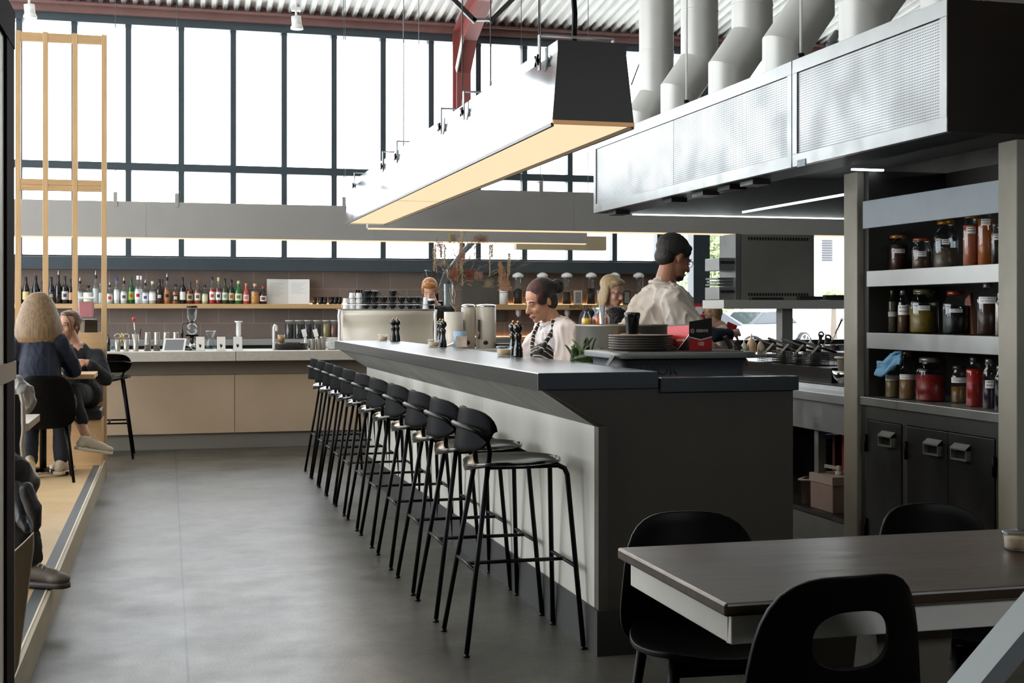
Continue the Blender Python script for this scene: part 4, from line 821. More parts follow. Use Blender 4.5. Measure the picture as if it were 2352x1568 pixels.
# stock pot and things behind
pot = thing('stock_pot', 'wide steel stock pot with brass handles behind the stack of plates', 'pot', (2.31, 6.47, .905))
px_, py_ = 2.30, 6.47; m = M().lathe([(0, 0), (.235, 0), (.24, .01), (.24, .37), (.246, .376), (.24, .38), (.232, .376), (.232, .02), (0, .02)], (px_, py_, .905), 48); m.build('pot_body', mat('scuffed aluminium', '#8f8b83', .42, .75, var=.2, vs=5, rv=.1), pot)
for a in (-1.75, pi - 1.75):
    m = M(); cx, cy = px_ + .245 * cos(a), py_ + .245 * sin(a); tx, ty = -sin(a), cos(a); ox, oy = cos(a) * .05, sin(a) * .05
    m.tube([(cx - tx * .075, cy - ty * .075, 1.20), (cx - tx * .07 + ox * .8, cy - ty * .07 + oy * .8, 1.225), (cx - tx * .04 + ox, cy - ty * .04 + oy, 1.235), (cx + tx * .04 + ox, cy + ty * .04 + oy, 1.235), (cx + tx * .07 + ox * .8, cy + ty * .07 + oy * .8, 1.225), (cx + tx * .075, cy + ty * .075, 1.20)], .009, 10)
    for s in (-1, 1): m.bar((cx + s * tx * .08, cy + s * ty * .08, 1.17), (cx + s * tx * .08, cy + s * ty * .08, 1.23), .04, .008, (cos(a), sin(a), 0))
    m.build('brass_handle', mat('brass', '#b08a55', .3, .9), pot)
c = P(1452, 745, Y=6.12); m = M().lathe([(.0, 0), (.028, 0), (.03, .06), (.036, .14), (.042, .165), (.04, .175), (.03, .178), (0, .17)], (c.x, c.y, 1.17), 20, sy=.8); m.cyl((c.x, c.y, .901), (c.x, c.y, 1.17), .03, 12); tag(m.build('stick_blender', blackg), 'black handle of a stick blender standing in front of the stock pot', 'blender')
c = P(1383, 720, Y=6.78); o = M().cyl((c.x, c.y, .905), (c.x, c.y, P(1383, 700, Y=6.78).z), .0165, 16).build('steel_tube', chrome); tag(o, 'upright steel tube beside the jar of orange preserve', 'tube')
st = thing('steel_insert', 'steel container behind the stock pot that carries the bottle and jar', 'container', (2.2, 7.0, 0)); M().box(2.24, 6.86, .0, 2.5, 6.98, 1.26).build('container_body', steel, st, .004)
def flask(px, ytop, r, zb, Y, col, fill, lab, name, cat, cap):
    c = P(px, 720, Y=Y); z1 = P(px, ytop, Y=Y).z; h = z1 - zb; t = thing(name, lab, cat, (c.x, c.y, zb)); k = (c.x, c.y, zb)
    M().lathe([(0, 0), (r, 0), (r, h * .5), (r * .45, h * .85), (r * .5, h * .95)], k, 20).build('glass_body', glass, t); M().lathe([(0, .003), (r * .95, .003), (r * .95, h * min(fill, .5)), (r * (.95 if fill <= .5 else .62), h * fill), (0, h * fill)], k, 20).build('contents', jarc('contents ' + col, col), t); M().lathe([(r * .55, h * .92), (r * .55, h), (0, h)], k, 16).build('lid', cap, t)
flask(1347, 712, .028, 1.261, 6.92, '#e8b23a', .55, 'small conical bottle of yellow oil behind the stock pot', 'oil_bottle', 'bottle', blackp)
flask(1380, 706, .048, 1.261, 6.92, '#c4612a', .6, 'jar of orange preserve behind the stock pot', 'preserve_jar', 'jar', whiteg)
# ---------------------------------------------------------------- bottles on the long shelf
def lathe_bottle(k, r, h):
    P_ = {'b': [(0, 0), (.92, 0), (1, .02), (1, .58), (.85, .64), (.42, .7), (.34, .76), (.32, .94)], 's': [(0, 0), (.92, 0), (1, .02), (1, .52), (.9, .6), (.6, .68), (.4, .74), (.36, .93)],
          'w': [(0, 0), (.92, 0), (1, .02), (1, .5), (.8, .62), (.5, .74), (.36, .82), (.34, .94)], 'q': [(0, 0), (.95, 0), (1, .02), (1, .6), (.95, .66), (.45, .72), (.35, .76), (.35, .92)]}[k]
    return [(a * r, b * h) for a, b in P_]
ZS = 1.4405; YB = 15.22
def bottle(px, hw, yt, k, col, lcol, cap, lab, clear=False, emb=None, pour=False, Y=YB, lh=(.15, .45), n=18, rise=0):
    c = P(px, 690, Y=Y); d = c.x * SN + c.y * CS; r = hw * d / FP; h = P(px, yt, Y=Y).z - ZS - rise; t = thing('bottle', lab, 'bottle', (c.x, c.y, ZS + rise), group='bottles on the timber wall shelf'); b = (c.x, c.y, ZS + rise)
    hb = h * (.86 if pour else 1); pr = lathe_bottle(k, r, hb); n_ = 4 if k == 'q' else n
    if clear:
        M().lathe(pr, b, n_ if n_ > 4 else 18).build('glass_body', glass, t); M().lathe([(a * .93, z + .002 if i else z) for i, (a, z) in enumerate(pr[:4])] + [(0, pr[3][1])], b, n).build('contents', mat('liquid ' + col, col, .15), t)
    else: M().lathe(pr, b, n).build('glass_body', mat('bottle ' + col, col, .1, coat=.3, var=.2, vs=12), t)
    an = math.atan2(-b[1], -b[0])
    if lcol: M().lathe([(r * 1.015, hb * lh[0]), (r * 1.015, hb * lh[1])], b, 12, a0=an - 1.15, a1=an + 1.15).build('label', mat('label ' + lcol, lcol, .6), t)
    if emb:
        z = hb * (lh[0] + lh[1]) / 2; M().lathe([(r * 1.03, z - .018), (r * 1.03, z + .018)], b, 6, a0=an - .5, a1=an + .5).build('emblem', mat('label ' + emb, emb, .6), t)
    M().lathe([(r * .37, hb * .86), (r * .4, hb * .87), (r * .4, hb), (0, hb)], b, 12).build('cap', mat('cap ' + cap, cap, .4), t)
    if pour: M().lathe([(r * .2, hb), (r * .12, h * .93), (r * .1, h), (0, h)], b, 8).build('pourer', chrome, t)
    return t
def bx_(x): return 240 + x / 4.2
def by_(y): return 600 + y / 4.2
bottle(46, 5, 640, 'w', '#0c0c0e', None, '#141414', 'dark wine bottle behind the left post of the timber screen', Y=15.2)
bottle(59.6, 8, 636, 'w', '#0e0e10', '#d9c184', '#141414', 'dark wine bottle with yellow label above the blonde woman', Y=15.2)
bottle(82, 8.5, 633, 'w', '#0e0e10', None, '#141414', 'dark unlabelled wine bottle right of the yellow labelled one')
bottle(97, 7, 645, 'w', '#101012', '#cfccc4', '#141414', 'dark wine bottle half behind the second screen post')
bottle(118, 7, 636, 'w', '#101218', '#2b3a57', '#1b1b1e', 'dark wine bottle with blue label and gold rings', emb='#b39a56')
bottle(134, 7.5, 620, 's', '#141210', None, '#22201e', 'black textured bottle with a tall pourer', pour=True)
bottle(149, 7.5, 634, 'b', '#0f1014', '#c9c7b8', '#1b1b1e', 'dark bottle with blue and white V marked label', emb='#2e3e6a')
bottle(162, 5, 640, 'b', '#15130f', '#d0a78a', '#1b1b1e', 'dark bottle with round pale emblem behind the third screen post')
bottle(183.5, 7, 636, 's', '#b9bcb6', '#c9ccc6', '#1b1b1e', 'clear bottle with patterned grey label and pourer', True, pour=True)
bottle(202, 11, 655, 'q', '#c9cf9a', '#e8e6dc', '#141414', 'squat pale bottle with white square label above the pink drink tank', True, lh=(.12, .6))
bottle(219.7, 7.5, 620, 's', '#c8ccc8', None, '#222222', 'clear bottle with pourer standing tall beside the squat one', True, pour=True)
bottle(231, 6, 650, 's', '#cfd2ce', None, '#888888', 'clear empty looking bottle by the right post of the timber screen', True)
BT = [(50, 33, 195, 's', '#c6c8c4', '#d8d4cc', '#2a2a2a', 1, '#b23a34', 1, 'clear bottle with red banded white label, first past the screen'),
      (117, 30, 150, 's', '#d6dad8', '#ecebe8', '#2440a0', 1, None, 0, 'clear bottle with bright blue cap and white label'),
      (187, 35, 150, 's', '#cfd3d2', '#dfe0de', '#141414', 1, '#55565a', 1, 'clear bottle with handwritten style label and black pourer'),
      (258, 30, 150, 'b', '#17502a', '#7fae3c', '#1a4a28', 0, '#c23a2a', 0, 'bright green bottle with red slash on a lime label'),
      (322, 34, 138, 's', '#d6dbd9', '#f0efec', '#f2f2f0', 1, '#b3202a', 0, 'clear rum bottle with white cap and red round emblem'),
      (352, 24, 140, 's', '#d3d8d6', None, '#f2f2f0', 1, None, 0, 'clear bottle with white cap just behind the red emblem one'),
      (393, 33, 172, 's', '#cdd2d0', '#e9e9e7', '#141414', 1, '#3a5aa0', 1, 'clear bottle with blue lettered white label and black pourer'),
      (463, 38, 190, 's', '#c9c3b4', '#f0eeea', '#d8cdb9', 1, None, 0, 'stout clear bottle with pale stopper and plain white label'),
      (530, 35, 172, 's', '#2a0f0d', '#1e1b1a', '#121212', 0, '#c9c2b4', 0, 'dark red brown bottle with black label and ship emblem'),
      (560, 20, 173, 's', '#2e100e', None, '#121212', 0, None, 0, 'dark red brown bottle hidden behind the black labelled one'),
      (603, 33, 110, 's', '#b56a2a', '#b0764a', '#141414', 1, '#1f1b18', 1, 'amber rum bottle with copper label and tall pourer'),
      (685, 35, 222, 'q', '#a5561c', '#1d1a18', '#0f0f10', 1, '#c9c2b4', 0, 'short amber bottle with black label and wide black cap'),
      (754, 30, 152, 'b', '#101318', '#e9e5da', '#10152a', 0, None, 0, 'slim navy bottle with white diamond label'),
      (823, 35, 195, 's', '#5a2a18', '#b9a27c', '#2a4a4c', 0, '#3c332a', 0, 'brown bottle with tan oval label and teal cap'),
      (897, 33, 180, 's', '#a84a22', '#d9d3c6', '#b9703c', 1, '#5c5a58', 0, 'amber bottle with copper cap and grey white label'),
      (968, 32, 228, 's', '#c9cba0', '#ded9b0', '#1c1c1c', 1, None, 0, 'short pale bottle with cream label and dark cap'),
      (1039, 30, 150, 's', '#c8302a', '#efe6dc', '#23272c', 1, '#c23a2a', 0, 'bottle of red bitter with white and red label'),
      (1099, 30, 155, 'b', '#7a1418', '#e5e3e0', '#e0d28c', 1, '#2a3340', 0, 'deep red bottle with cream foil top and white label'),
      (1162, 30, 165, 'b', '#3a3d22', '#cfd6c9', '#20211c', 0, '#7fa08a', 0, 'olive vermouth bottle with pale green label'),
      (1224, 30, 175, 'b', '#12291a', '#cdb083', '#1a1c1a', 0, '#7a5c34', 0, 'dark green bottle with oval tan label'),
      (1293, 38, 188, 's', '#2a6a34', '#d8d8b4', '#cfc08a', 0, '#6a7a4a', 0, 'round green liqueur bottle with cream label'),
      (1366, 32, 212, 's', '#c2524e', '#ead9d2', '#c08a48', 0, '#d87a74', 0, 'pink bottle with gold cap and round pink label'),
      (1451, 45, 215, 'q', '#c98a4a', None, '#d8b483', 1, '#c98a3c', 0, 'wide amber decanter bottle with glass stopper'),
      (1531, 36, 238, 's', '#2a1a14', '#e9e6e0', '#c2452a', 0, '#8a3a2c', 0, 'short dark square liqueur bottle with orange red cap')]
for x, hw, yt, k, col, lc, cp_, cl, em, po, lb in BT: bottle(bx_(x), hw / 4.2 * .95, by_(yt), k, col, lc, cp_, lb, bool(cl), em, bool(po))
# open menu
mn = thing('open_menu', 'open white menu booklet propped on the bottle shelf against the blocks', 'menu', (P(662, 690, Y=15.3).x, 15.3, ZS))
a, b, c_ = P(613, 697, Y=15.28), P(662, 697, Y=15.33), P(711, 697, Y=15.28); zt = P(660, 641, Y=15.3).z
for nm, p, q in (('left_page', a, b), ('right_page', b, c_)):
    pg = M().bar((p.x, p.y, (ZS + zt) / 2), (q.x, q.y, (ZS + zt) / 2), .006, zt - ZS).build(nm, paper, mn); m = M()
    for i in range(9 if nm[0] == 'l' else 7):
        z = zt - .05 - i * .018; dr_ = (q - p); m.bar(Vector((p.x, p.y, z)) + dr_ * .15 + Vector((0, -.005, 0)), Vector((p.x, p.y, z)) + dr_ * (.8 - .1 * (i % 3)) + Vector((0, -.005, 0)), .001, .002)
    m.build('text_lines', mat('grey print', '#8a8a88', .7), pg)
# black tumblers
tumb = mat('black tumbler', '#15171c', .25)
for i, (px, yt) in enumerate(((722.5, 682), (736, 682), (746, 682), (760, 682), (770, 682), (780, 682), (822, 666), (834, 666), (847, 666))):
    c = P(px, 690, Y=15.2); h = P(px, yt, Y=15.2).z - ZS; o = M().lathe([(0, 0), (.023, 0), (.025, .003), (.0265, h), (.0235, h), (.022, .006), (0, .006)], (c.x, c.y, ZS), 18).build('tumbler', tumb); 
    tag(o, 'black tumbler, %s from the menu booklet on the wall shelf' % ORD[i] if i < 6 else 'tall black tumbler behind the stacked cups on the wall shelf, %s' % ['left of three', 'middle of three', 'right of three'][i - 6], 'tumbler', 'black tumblers on the wall shelf')
# ---------------------------------------------------------------- refill dispensers
for i, px in enumerate((1190, 1246, 1302, 1358, 1412, 1467)):
    Y = 15.24; c = P(px, 690, Y=Y); zt = P(px, 625, Y=Y).z; z0 = ZS; r = .058
    t = thing('refill_dispenser', 'clear tube dispenser with white domed lid, %s from the left on the refill shelf' % ORD[i], 'dispenser', (c.x, c.y, z0), group='dispensers on the refill shelf')
    M().lathe([(0, 0), (r * .95, 0), (r * .95, zt - z0 - .05)], (c.x, c.y, z0), 22).build('clear_tube', glass, t)
    M().lathe([(0, .004), (r * .88, .004), (r * .88, (zt - z0) * (.45, .3, .38, .5, .4, .35)[i]), (0, (zt - z0) * (.5, .33, .38, .48, .4, .35)[i])], (c.x, c.y, z0), 20).build('dark_beans', mat('dark beans', '#2a2624', .5, var=.4, vs=60), t)
    M().lathe([(r, -.012), (r * 1.18, -.01), (r * 1.18, .018), (r * .9, .032), (r * .5, .046), (0, .052)], (c.x, c.y, zt - .052), 24).build('lid', whiteg, t)
    M().lathe([(.032, 0), (.036, -.03), (.034, -.055), (.02, -.07), (.02, -.082), (0, -.082)], (c.x, 15.22, 1.374), 16).cyl((c.x, 15.18, 1.335), (c.x, 15.2, 1.335), .013, 10).build('spout', whiteg, t)
c = P(1157, 690, Y=15.24); t = thing('white_canister', 'white canister with brown dried leaves hanging over it on the refill shelf', 'canister', (c.x, c.y, ZS)); h = P(1157, 663, Y=15.24).z - ZS
M().lathe([(0, 0), (.052, 0), (.054, h), (.048, h), (.046, .01), (0, .01)], (c.x, c.y, ZS), 22).build('canister_body', whiteg, t); M().lathe([(.0545, h * .75), (.0555, h * .76), (.0545, h * .78)], (c.x, c.y, ZS), 22).build('ring', mat('grey line', '#888888', .5), t)
for px, w_, lb, cl in ((1328, 20, 'small framed card between the third and fourth dispensers', '#d8d2c6'), (1380, 18, 'white bag clipped beside the fourth dispenser', '#e2e0dc'), (1440, 18, 'dark small card box beside the blonde woman on the refill shelf', '#30302e')):
    c = P(px, 690, Y=15.2); h = P(px, 667, Y=15.2).z - ZS; wd = w_ * 15.3 / FP; t = thing('shelf_card', lb, 'card', (c.x, c.y, ZS)); M().box(c.x - wd / 2, 15.2, ZS, c.x + wd / 2, 15.22, ZS + h).build('frame', mat('card ' + cl, cl, .5), t); M().box(c.x - wd * .35, 15.198, ZS + h * .1, c.x + wd * .35, 15.2, ZS + h * .9).build('face', mat('card face', '#8f8d88', .6, var=.3, vs=30), t)
o = M().box(P(1062, 690, Y=15.36).x, 15.36, ZS - .2, P(1160, 690, Y=15.36).x, 15.39, 1.80).build('wall_board', mat('grey green board', '#5c5a52', .6, var=.15, vs=3)); tag(o, 'plain grey board on the block wall behind the dried flower branches', 'board')
# ---------------------------------------------------------------- coffee counter items
ZC = .9675
def vs_(name, lab, cat, px, yt, hw, prof, m_, Y=13.25, zb=ZC, group=None, n=20, parts=()):
    "lathe vessel: prof in units of (radius, height)"
    c = P(px, 790, Y=Y); d = c.x * SN + c.y * CS; r = hw * d / FP; h = P(px, yt, Y=Y).z - zb; t = thing(name, lab, cat, (c.x, c.y, zb), group=group)
    M().lathe([(a * r, b * h) for a, b in prof], (c.x, c.y, zb), n).build('body', m_, t)
    for nm, pr, mm in parts: M().lathe([(a * r, b * h) for a, b in pr], (c.x, c.y, zb), n).build(nm, mm, t)
    return t, c, r, h
tinp = [(0, 0), (.68, 0), (.7, .02), (1, 1), (.95, 1), (.66, .05), (0, .05)]
tinm = mat('satin tin', '#b9b6ae', .3, .9, var=.12, vs=9)
for px, yt, hw, lb, tl in ((270, 779, 8, 'steel shaker tin holding coil strainers at the left of the coffee counter', 's'), (290, 779, 8, 'steel shaker tin holding a mesh strainer and a yellow capped bottle', 's'), (312, 767, 8.5, 'taller steel shaker tin holding a red tipped muddler and spoon', 'm')):
    t, c, r, h = vs_('shaker_tin', lb, 'tin', px, yt, hw, tinp, tinm, group='shaker tins with tools'); z = ZC + h
    if tl == 's':
        m = M()
        for k in range(5): m.tube([(c.x + .028 * cos(a), c.y - .01 + .008 * k, z + .03 + .022 * sin(a)) for a in [i * pi / 8 for i in range(16)]], .0025, 5, closed=True)
        m.bar((c.x, c.y, z - .03), (c.x + .02, c.y, z + .05), .008, .003); m.build('strainer', chrome, t)
        if px == 290: M().cyl((c.x - .04, c.y + .03, z - .04), (c.x - .04, c.y + .03, z + .06), .01, 10).build('yellow_cap', mat('yellow cap', '#d9b23a', .4), t)
    else:
        m = M().tube([(c.x, c.y, z - .05), (c.x - .02, c.y, z + .13)], .004, 6); mu = m.build('muddler', chrome, t); M().lathe([(0, 0), (.008, 0), (.018, .03), (.012, .045), (0, .045)], (c.x - .02, c.y, z + .12), 12).build('red_tip', mat('red rubber', '#c23a2e', .5), mu); M().tube([(c.x + .03, c.y, z - .05), (c.x + .045, c.y, z + .05)], .007, 8).build('dark_spoon', blackp, t)
for i, px in enumerate((339, 360, 382, 404)): vs_('shaker_tin', 'upside down steel shaker tin, %s from the left of four' % ORD[i], 'tin', px, 763, 8.3, [(0, 1), (.72, 1), (.75, .98), (.97, .36), (1, .34), (1, .3), (.75, .3), (1, 0), (0, 0)], tinm, group='upside down shaker tins', Y=13.35 if i < 2 else 13.45)
vs_('glass_tumbler', 'small clear glass at the left end of the coffee counter', 'glass', 257, 790, 6, [(0, 0), (.8, 0), (1, 1), (.95, 1), (.75, .06), (0, .06)], glass)
vs_('dark_bottle', 'small dark bottle at the left end of the coffee counter by the screen', 'bottle', 249, 768, 4, [(0, 0), (1, 0), (1, .6), (.5, .8), (.5, 1), (0, 1)], blackg)
# tablet
tp = thing('tablet', 'white framed tablet leaning on its stand on the coffee counter', 'tablet', (P(400, 800, Y=13.1).x, 13.1, ZC)); a, b = P(372, 804, Y=13.08), P(424, 804, Y=13.08); zt = P(400, 777, Y=13.16).z
m = M(); v = [Vector((a.x, 13.08, ZC)), Vector((b.x, 13.08, ZC)), Vector((b.x + .02, 13.16, zt)), Vector((a.x + .02, 13.16, zt))]; m.F(v + [q + Vector((0, .01, 0)) for q in v], [(0, 1, 2, 3), (7, 6, 5, 4), (0, 4, 5, 1), (1, 5, 6, 2), (2, 6, 7, 3), (3, 7, 4, 0)]); m.build('bezel', whiteg, tp)
def ins(v, k, o): c = sum(v, Vector()) / 4; return [c + (q - c) * k + Vector((0, -o, 0)) for q in v]
w4 = ins(v, .82, .0012); M().F(w4, [(0, 1, 2, 3)]).build('screen', mat('grey tablet screen', '#7d7f82', .15), tp); M().box(a.x + .02, 13.1, ZC, b.x - .02, 13.25, ZC + .012).build('stand', blackp, tp)
M().tube([(b.x, 13.14, ZC + .06), (b.x + .05, 13.12, ZC + .05), (b.x + .08, 13.15, ZC + .01), (b.x + .12, 13.2, ZC + .005)], .003, 6).build('cable', white, tp)
# siphon
c = P(441, 790, Y=13.4); sp = thing('siphon_brewer', 'glass siphon coffee brewer with round bulb on a black stand', 'coffee brewer', (c.x, c.y, ZC)); k = 13.45 / FP
def zy(y): return P(441, y, Y=13.4).z
M().ell((c.x, c.y, zy(755)), .056, 20).build('glass_bulb', glass, sp); M().lathe([(.0, zy(740)), (.02, zy(738)), (.045, zy(731)), (.05, zy(705)), (.052, zy(704))], (c.x, c.y, 0), 22).build('upper_chamber', glass, sp)
M().lathe([(0, zy(702)), (.054, zy(702)), (.054, zy(706)), (0, zy(707))], (c.x, c.y, 0), 22).build('lid', blackp, sp); M().lathe([(.0, zy(741)), (.018, zy(741)), (.016, zy(736)), (0, zy(735))], (c.x, c.y, 0), 14).build('joint', blackp, sp)
m = M(); m.cyl((c.x, c.y, ZC), (c.x, c.y, ZC + .02), .07, 24); m.cyl((c.x, c.y, ZC + .06), (c.x, c.y, zy(770)), .02, 10); m.box(c.x - .06, c.y - .03, zy(772), c.x + .06, c.y + .03, zy(768)); m.tube([(c.x - .095, c.y, ZC), (c.x - .095, c.y, zy(747)), (c.x - .08, c.y, zy(741)), (c.x - .03, c.y, zy(741))], .006, 8); m.cyl((c.x - .095, c.y, zy(775)), (c.x - .095, c.y, zy(755)), .013, 10); m.build('stand', blackg, sp)
M().lathe([(0, 0), (.03, 0), (.034, .03), (.02, .05), (0, .055)], (c.x, c.y, ZC + .02), 14).build('burner', chrome, sp)
# cards and carafe
for px, w_, lb in ((460, 19, 'clear stand holding a white card with dark emblem beside the siphon'), (508, 19, 'clear stand holding a white card with dark moon shaped emblem'), (546, 20, 'clear stand holding a white card with dark emblem beside the white plunger')):
    Y = 13.12; c = P(px, 795, Y=Y); h = P(px, 773, Y=Y).z - ZC; wd = w_ * .0043; t = thing('card_stand', lb, 'card stand', (c.x, c.y, ZC), group='card stands on the coffee counter'); M().box(c.x - wd / 2, Y, ZC, c.x + wd / 2, Y + .004, ZC + h).build('white_card', paper, t); M().box(c.x - wd * .6, Y + .006, ZC, c.x + wd * .6, Y + .009, ZC + h + .01).box(c.x - wd * .6, Y - .01, ZC, c.x + wd * .6, Y + .05, ZC + .004).build('acrylic_holder', glass, t)
    m = M().prism([(c.x - .012, ZC + h * .35), (c.x - .003, ZC + h * .2), (c.x + .012, ZC + h * .35), (c.x + .008, ZC + h * .5), (c.x, ZC + h * .42), (c.x - .012, ZC + h * .52)], Y - .002, Y, 'y'); m.build('emblem', ink, t)
vs_('glass_carafe', 'hourglass shaped glass carafe between the card stands', 'carafe', 484, 760, 12, [(0, 0), (.9, 0), (1, .1), (.95, .4), (.5, .58), (.55, .7), (1, 1)], glass, Y=13.3, parts=[('rim', [(.98, .99), (1.03, 1), (.98, 1.01)], chrome)])
vs_('plunger_brewer', 'white cylindrical plunger brewer standing behind the last card stand', 'coffee brewer', 548, 737, 7, [(0, 0), (.9, 0), (.9, .1), (.7, .5), (.8, .52), (.8, .95), (1.3, .96), (1.3, 1), (0, 1)], whiteg, Y=13.45)
t, c, r, h = vs_('round_basin', 'round black sink basin on the coffee counter with a white tap', 'basin', 667, 787, 42, [(0, 0), (.92, 0), (.97, .1), (1, .85), (1.02, 1), (.96, 1), (.9, .3), (0, .3)], blackg, Y=13.42, n=36)
c2 = P(626, 780, Y=13.36); m = M().tube([(c2.x, 13.2, ZC), (c2.x, 13.2, P(626, 752, Y=13.2).z), (c2.x + .01, 13.22, P(626, 747, Y=13.2).z), (c2.x + .03, 13.26, P(626, 749, Y=13.2).z), (c2.x + .035, 13.27, P(626, 760, Y=13.2).z)], .013, 10); tag(m.build('tap', whiteg), 'white curved tap rising beside the round black basin', 'tap')
c = P(646, 780, Y=13.42); zb = P(646, 787, Y=13.42).z; t = thing('latte_glass', 'rounded glass of milky coffee standing on the rim of the black basin', 'glass', (c.x, c.y, zb)); M().lathe([(0, 0), (.03, 0), (.04, .04), (.036, .085), (.034, .085)], (c.x, 13.42, zb), 20).build('glass_body', glass, t); M().lathe([(0, .003), (.028, .003), (.037, .04), (.034, .075), (0, .078)], (c.x, 13.42, zb), 20).build('coffee', mat('milky coffee', '#b98850', .4), t)
for px, lb in ((701, 'left white paddle spatula by the black basin'), (727, 'right white paddle spatula by the steel tins')):
    c = P(px, 770, Y=13.55); m = M(); m.k = 0; m.cyl((c.x, c.y, ZC), (c.x, c.y, P(px, 772, Y=13.55).z), .012, 10); t = thing('paddle', lb, 'spatula', (c.x, c.y, ZC)); m.build('handle', chrome, t); M().bar((c.x, c.y, P(px, 773, Y=13.55).z), (c.x - .02, c.y, P(px, 756, Y=13.55).z), .045, .012, (0, 1, 0)).build('blade', whiteg, t)
for i, (px, yt) in enumerate(((718, 779), (732, 776), (741, 773))): vs_('steel_jug', 'small steel jug, %s from the left beside the saucers' % ORD[i], 'jug', px, yt, 6.5, [(0, 0), (1, 0), (1, .95), (1.05, 1), (.95, 1), (.93, .05), (0, .05)], tinm, group='small steel jugs')
for k in range(9):
    c = P(763, 800, Y=13.3); z = ZC + .0005 + k * .0135; o = M().lathe([(0, 0), (.035, 0), (.062, .01), (.064, .013), (.06, .012), (.034, .004), (0, .004)], (c.x, 13.3, z), 26).build('saucer', whiteg); tag(o, 'white saucer in the stack next to the coffee machine, %s from the bottom' % ORD[k], 'saucer', 'stack of white saucers')
bm2 = {'#1f1e1d': 'black tea', '#a08a5a': 'pale seed', '#7a4a3c': 'reddish leaf', '#3a352e': 'dark brown leaf'}
for i, (x, cl) in enumerate(((1785, '#1f1e1d'), (1875, '#1f1e1d'), (1960, '#1f1e1d'), (2050, '#3a352e'), (2140, '#a08a5a'), (2215, '#7a4a3c'))):
    px = bx_(x); Y = 15.0; c = P(px, 770, Y=Y); h = P(px, 735, Y=Y).z - 1.0455; t = thing('storage_jar', 'clear storage jar of %s, %s from the left on the back bench' % (bm2[cl], ORD[i]), 'jar', (c.x, c.y, 1.0455), group='storage jars on the back bench'); M().lathe([(0, 0), (.048, 0), (.05, .01), (.05, h * .86), (.04, h * .92), (.045, h)], (c.x, c.y, 1.0455), 18).build('jar_body', glass, t); M().lathe([(0, .004), (.045, .004), (.045, h * .78), (0, h * .8)], (c.x, c.y, 1.0455), 16).build('contents', jarc('contents ' + cl, cl), t); M().lathe([(.046, h * .93), (.05, h * .94), (.05, h), (0, h)], (c.x, c.y, 1.0455), 18).build('lid', mat('pale lid', '#b8bab2', .3), t)
for k in range(3):
    c = P(2100 / 4.2 + 240 + k * 17, 770, Y=13.6); o = M().lathe([(0, 0), (.04, 0), (.045, .06), (.03, .075), (0, .08)], (c.x, 13.6, ZC), 16).build('white_bowl', whiteg); tag(o, 'upturned white bowl, %s from the left behind the saucers' % ORD[k], 'bowl', 'upturned white bowls')
# pink drink tank
c = P(199, 720, Y=13.4); t = thing('drink_tank', 'clear tank of pink slush on a black base at the coffee counter', 'drink dispenser', (c.x, c.y, ZC))
def zz(y): return P(199, y, Y=13.4).z
M().box(c.x - .08, 13.3, zz(733), c.x + .08, 13.5, zz(686)).build('tank', glass, t, .01); M().box(c.x - .07, 13.31, zz(729), c.x + .065, 13.49, zz(693)).build('pink_slush', mat('pink slush', '#c77d84', .4, var=.15, vs=8), t, .01); M().box(c.x - .082, 13.29, zz(686), c.x + .082, 13.51, zz(682)).build('lid', whiteg, t, .003)
M().box(c.x - .02, 13.36, ZC, c.x + .1, 13.55, zz(734)).build('base', blackg, t, .004); M().box(c.x - .09, 13.36, ZC, c.x - .02, 13.5, zz(740)).build('drip_tray', tinm, t, .003)
# espresso machine
x0, x1 = P(784, 740, Y=13.2).x, P(1001, 740, Y=13.2).x; zt = P(900, 711, Y=13.2).z
em = thing('espresso_machine', 'long cream espresso machine seen from behind with curved white side frames', 'espresso machine', ((x0 + x1) / 2, 13.4, ZC))
pr = [(13.2, zt - .02), (13.19, zt - .06), (13.24, zt - .13), (13.25, zt - .2), (13.23, zt - .28), (13.2, zt - .35), (13.2, ZC + .04), (13.62, ZC + .04), (13.62, zt - .02), (13.55, zt), (13.24, zt)]
M().prism(pr, x0 + .02, x1 - .02, 'x', True).build('body', cream, em)
for x in (x0 - .015, x1 - .0): M().tube([(x, 13.16, ZC + .02), (x - .01, 13.17, zt - .3), (x + .02 - .02, 13.22, zt - .15), (x - .01, 13.19, zt - .06), (x, 13.2, zt)], .016, 10).build('side_frame', whiteg, em)
M().box(x0, 13.22, zt, x1, 13.6, zt + .008).build('cup_tray', steel, em); M().tube([(x0 + .01, 13.22, zt + .05), (x1 - .01, 13.22, zt + .05)], .004, 6).tube([(x0 + .01, 13.22, zt), (x0 + .01, 13.22, zt + .05)], .004, 6).tube([(x1 - .01, 13.22, zt), (x1 - .01, 13.22, zt + .05)], .004, 6).build('cup_rail', chrome, em)
for x in (x0 + .06, x1 - .06):
    for y in (13.25, 13.55): M().cyl((x, y, ZC), (x, y, ZC + .045), .022, 12).build('foot', chrome, em)
for x in (x0 + .2, (x0 + x1) / 2, x1 - .2): M().cyl((x, 13.66, zt - .2), (x, 13.66, zt - .12), .04, 14).build('group_head', chrome, em)
cupw = mat('white cup inside', '#efeeea', .2); cupb = mat('black cup glaze', '#1a1c1e', .25)
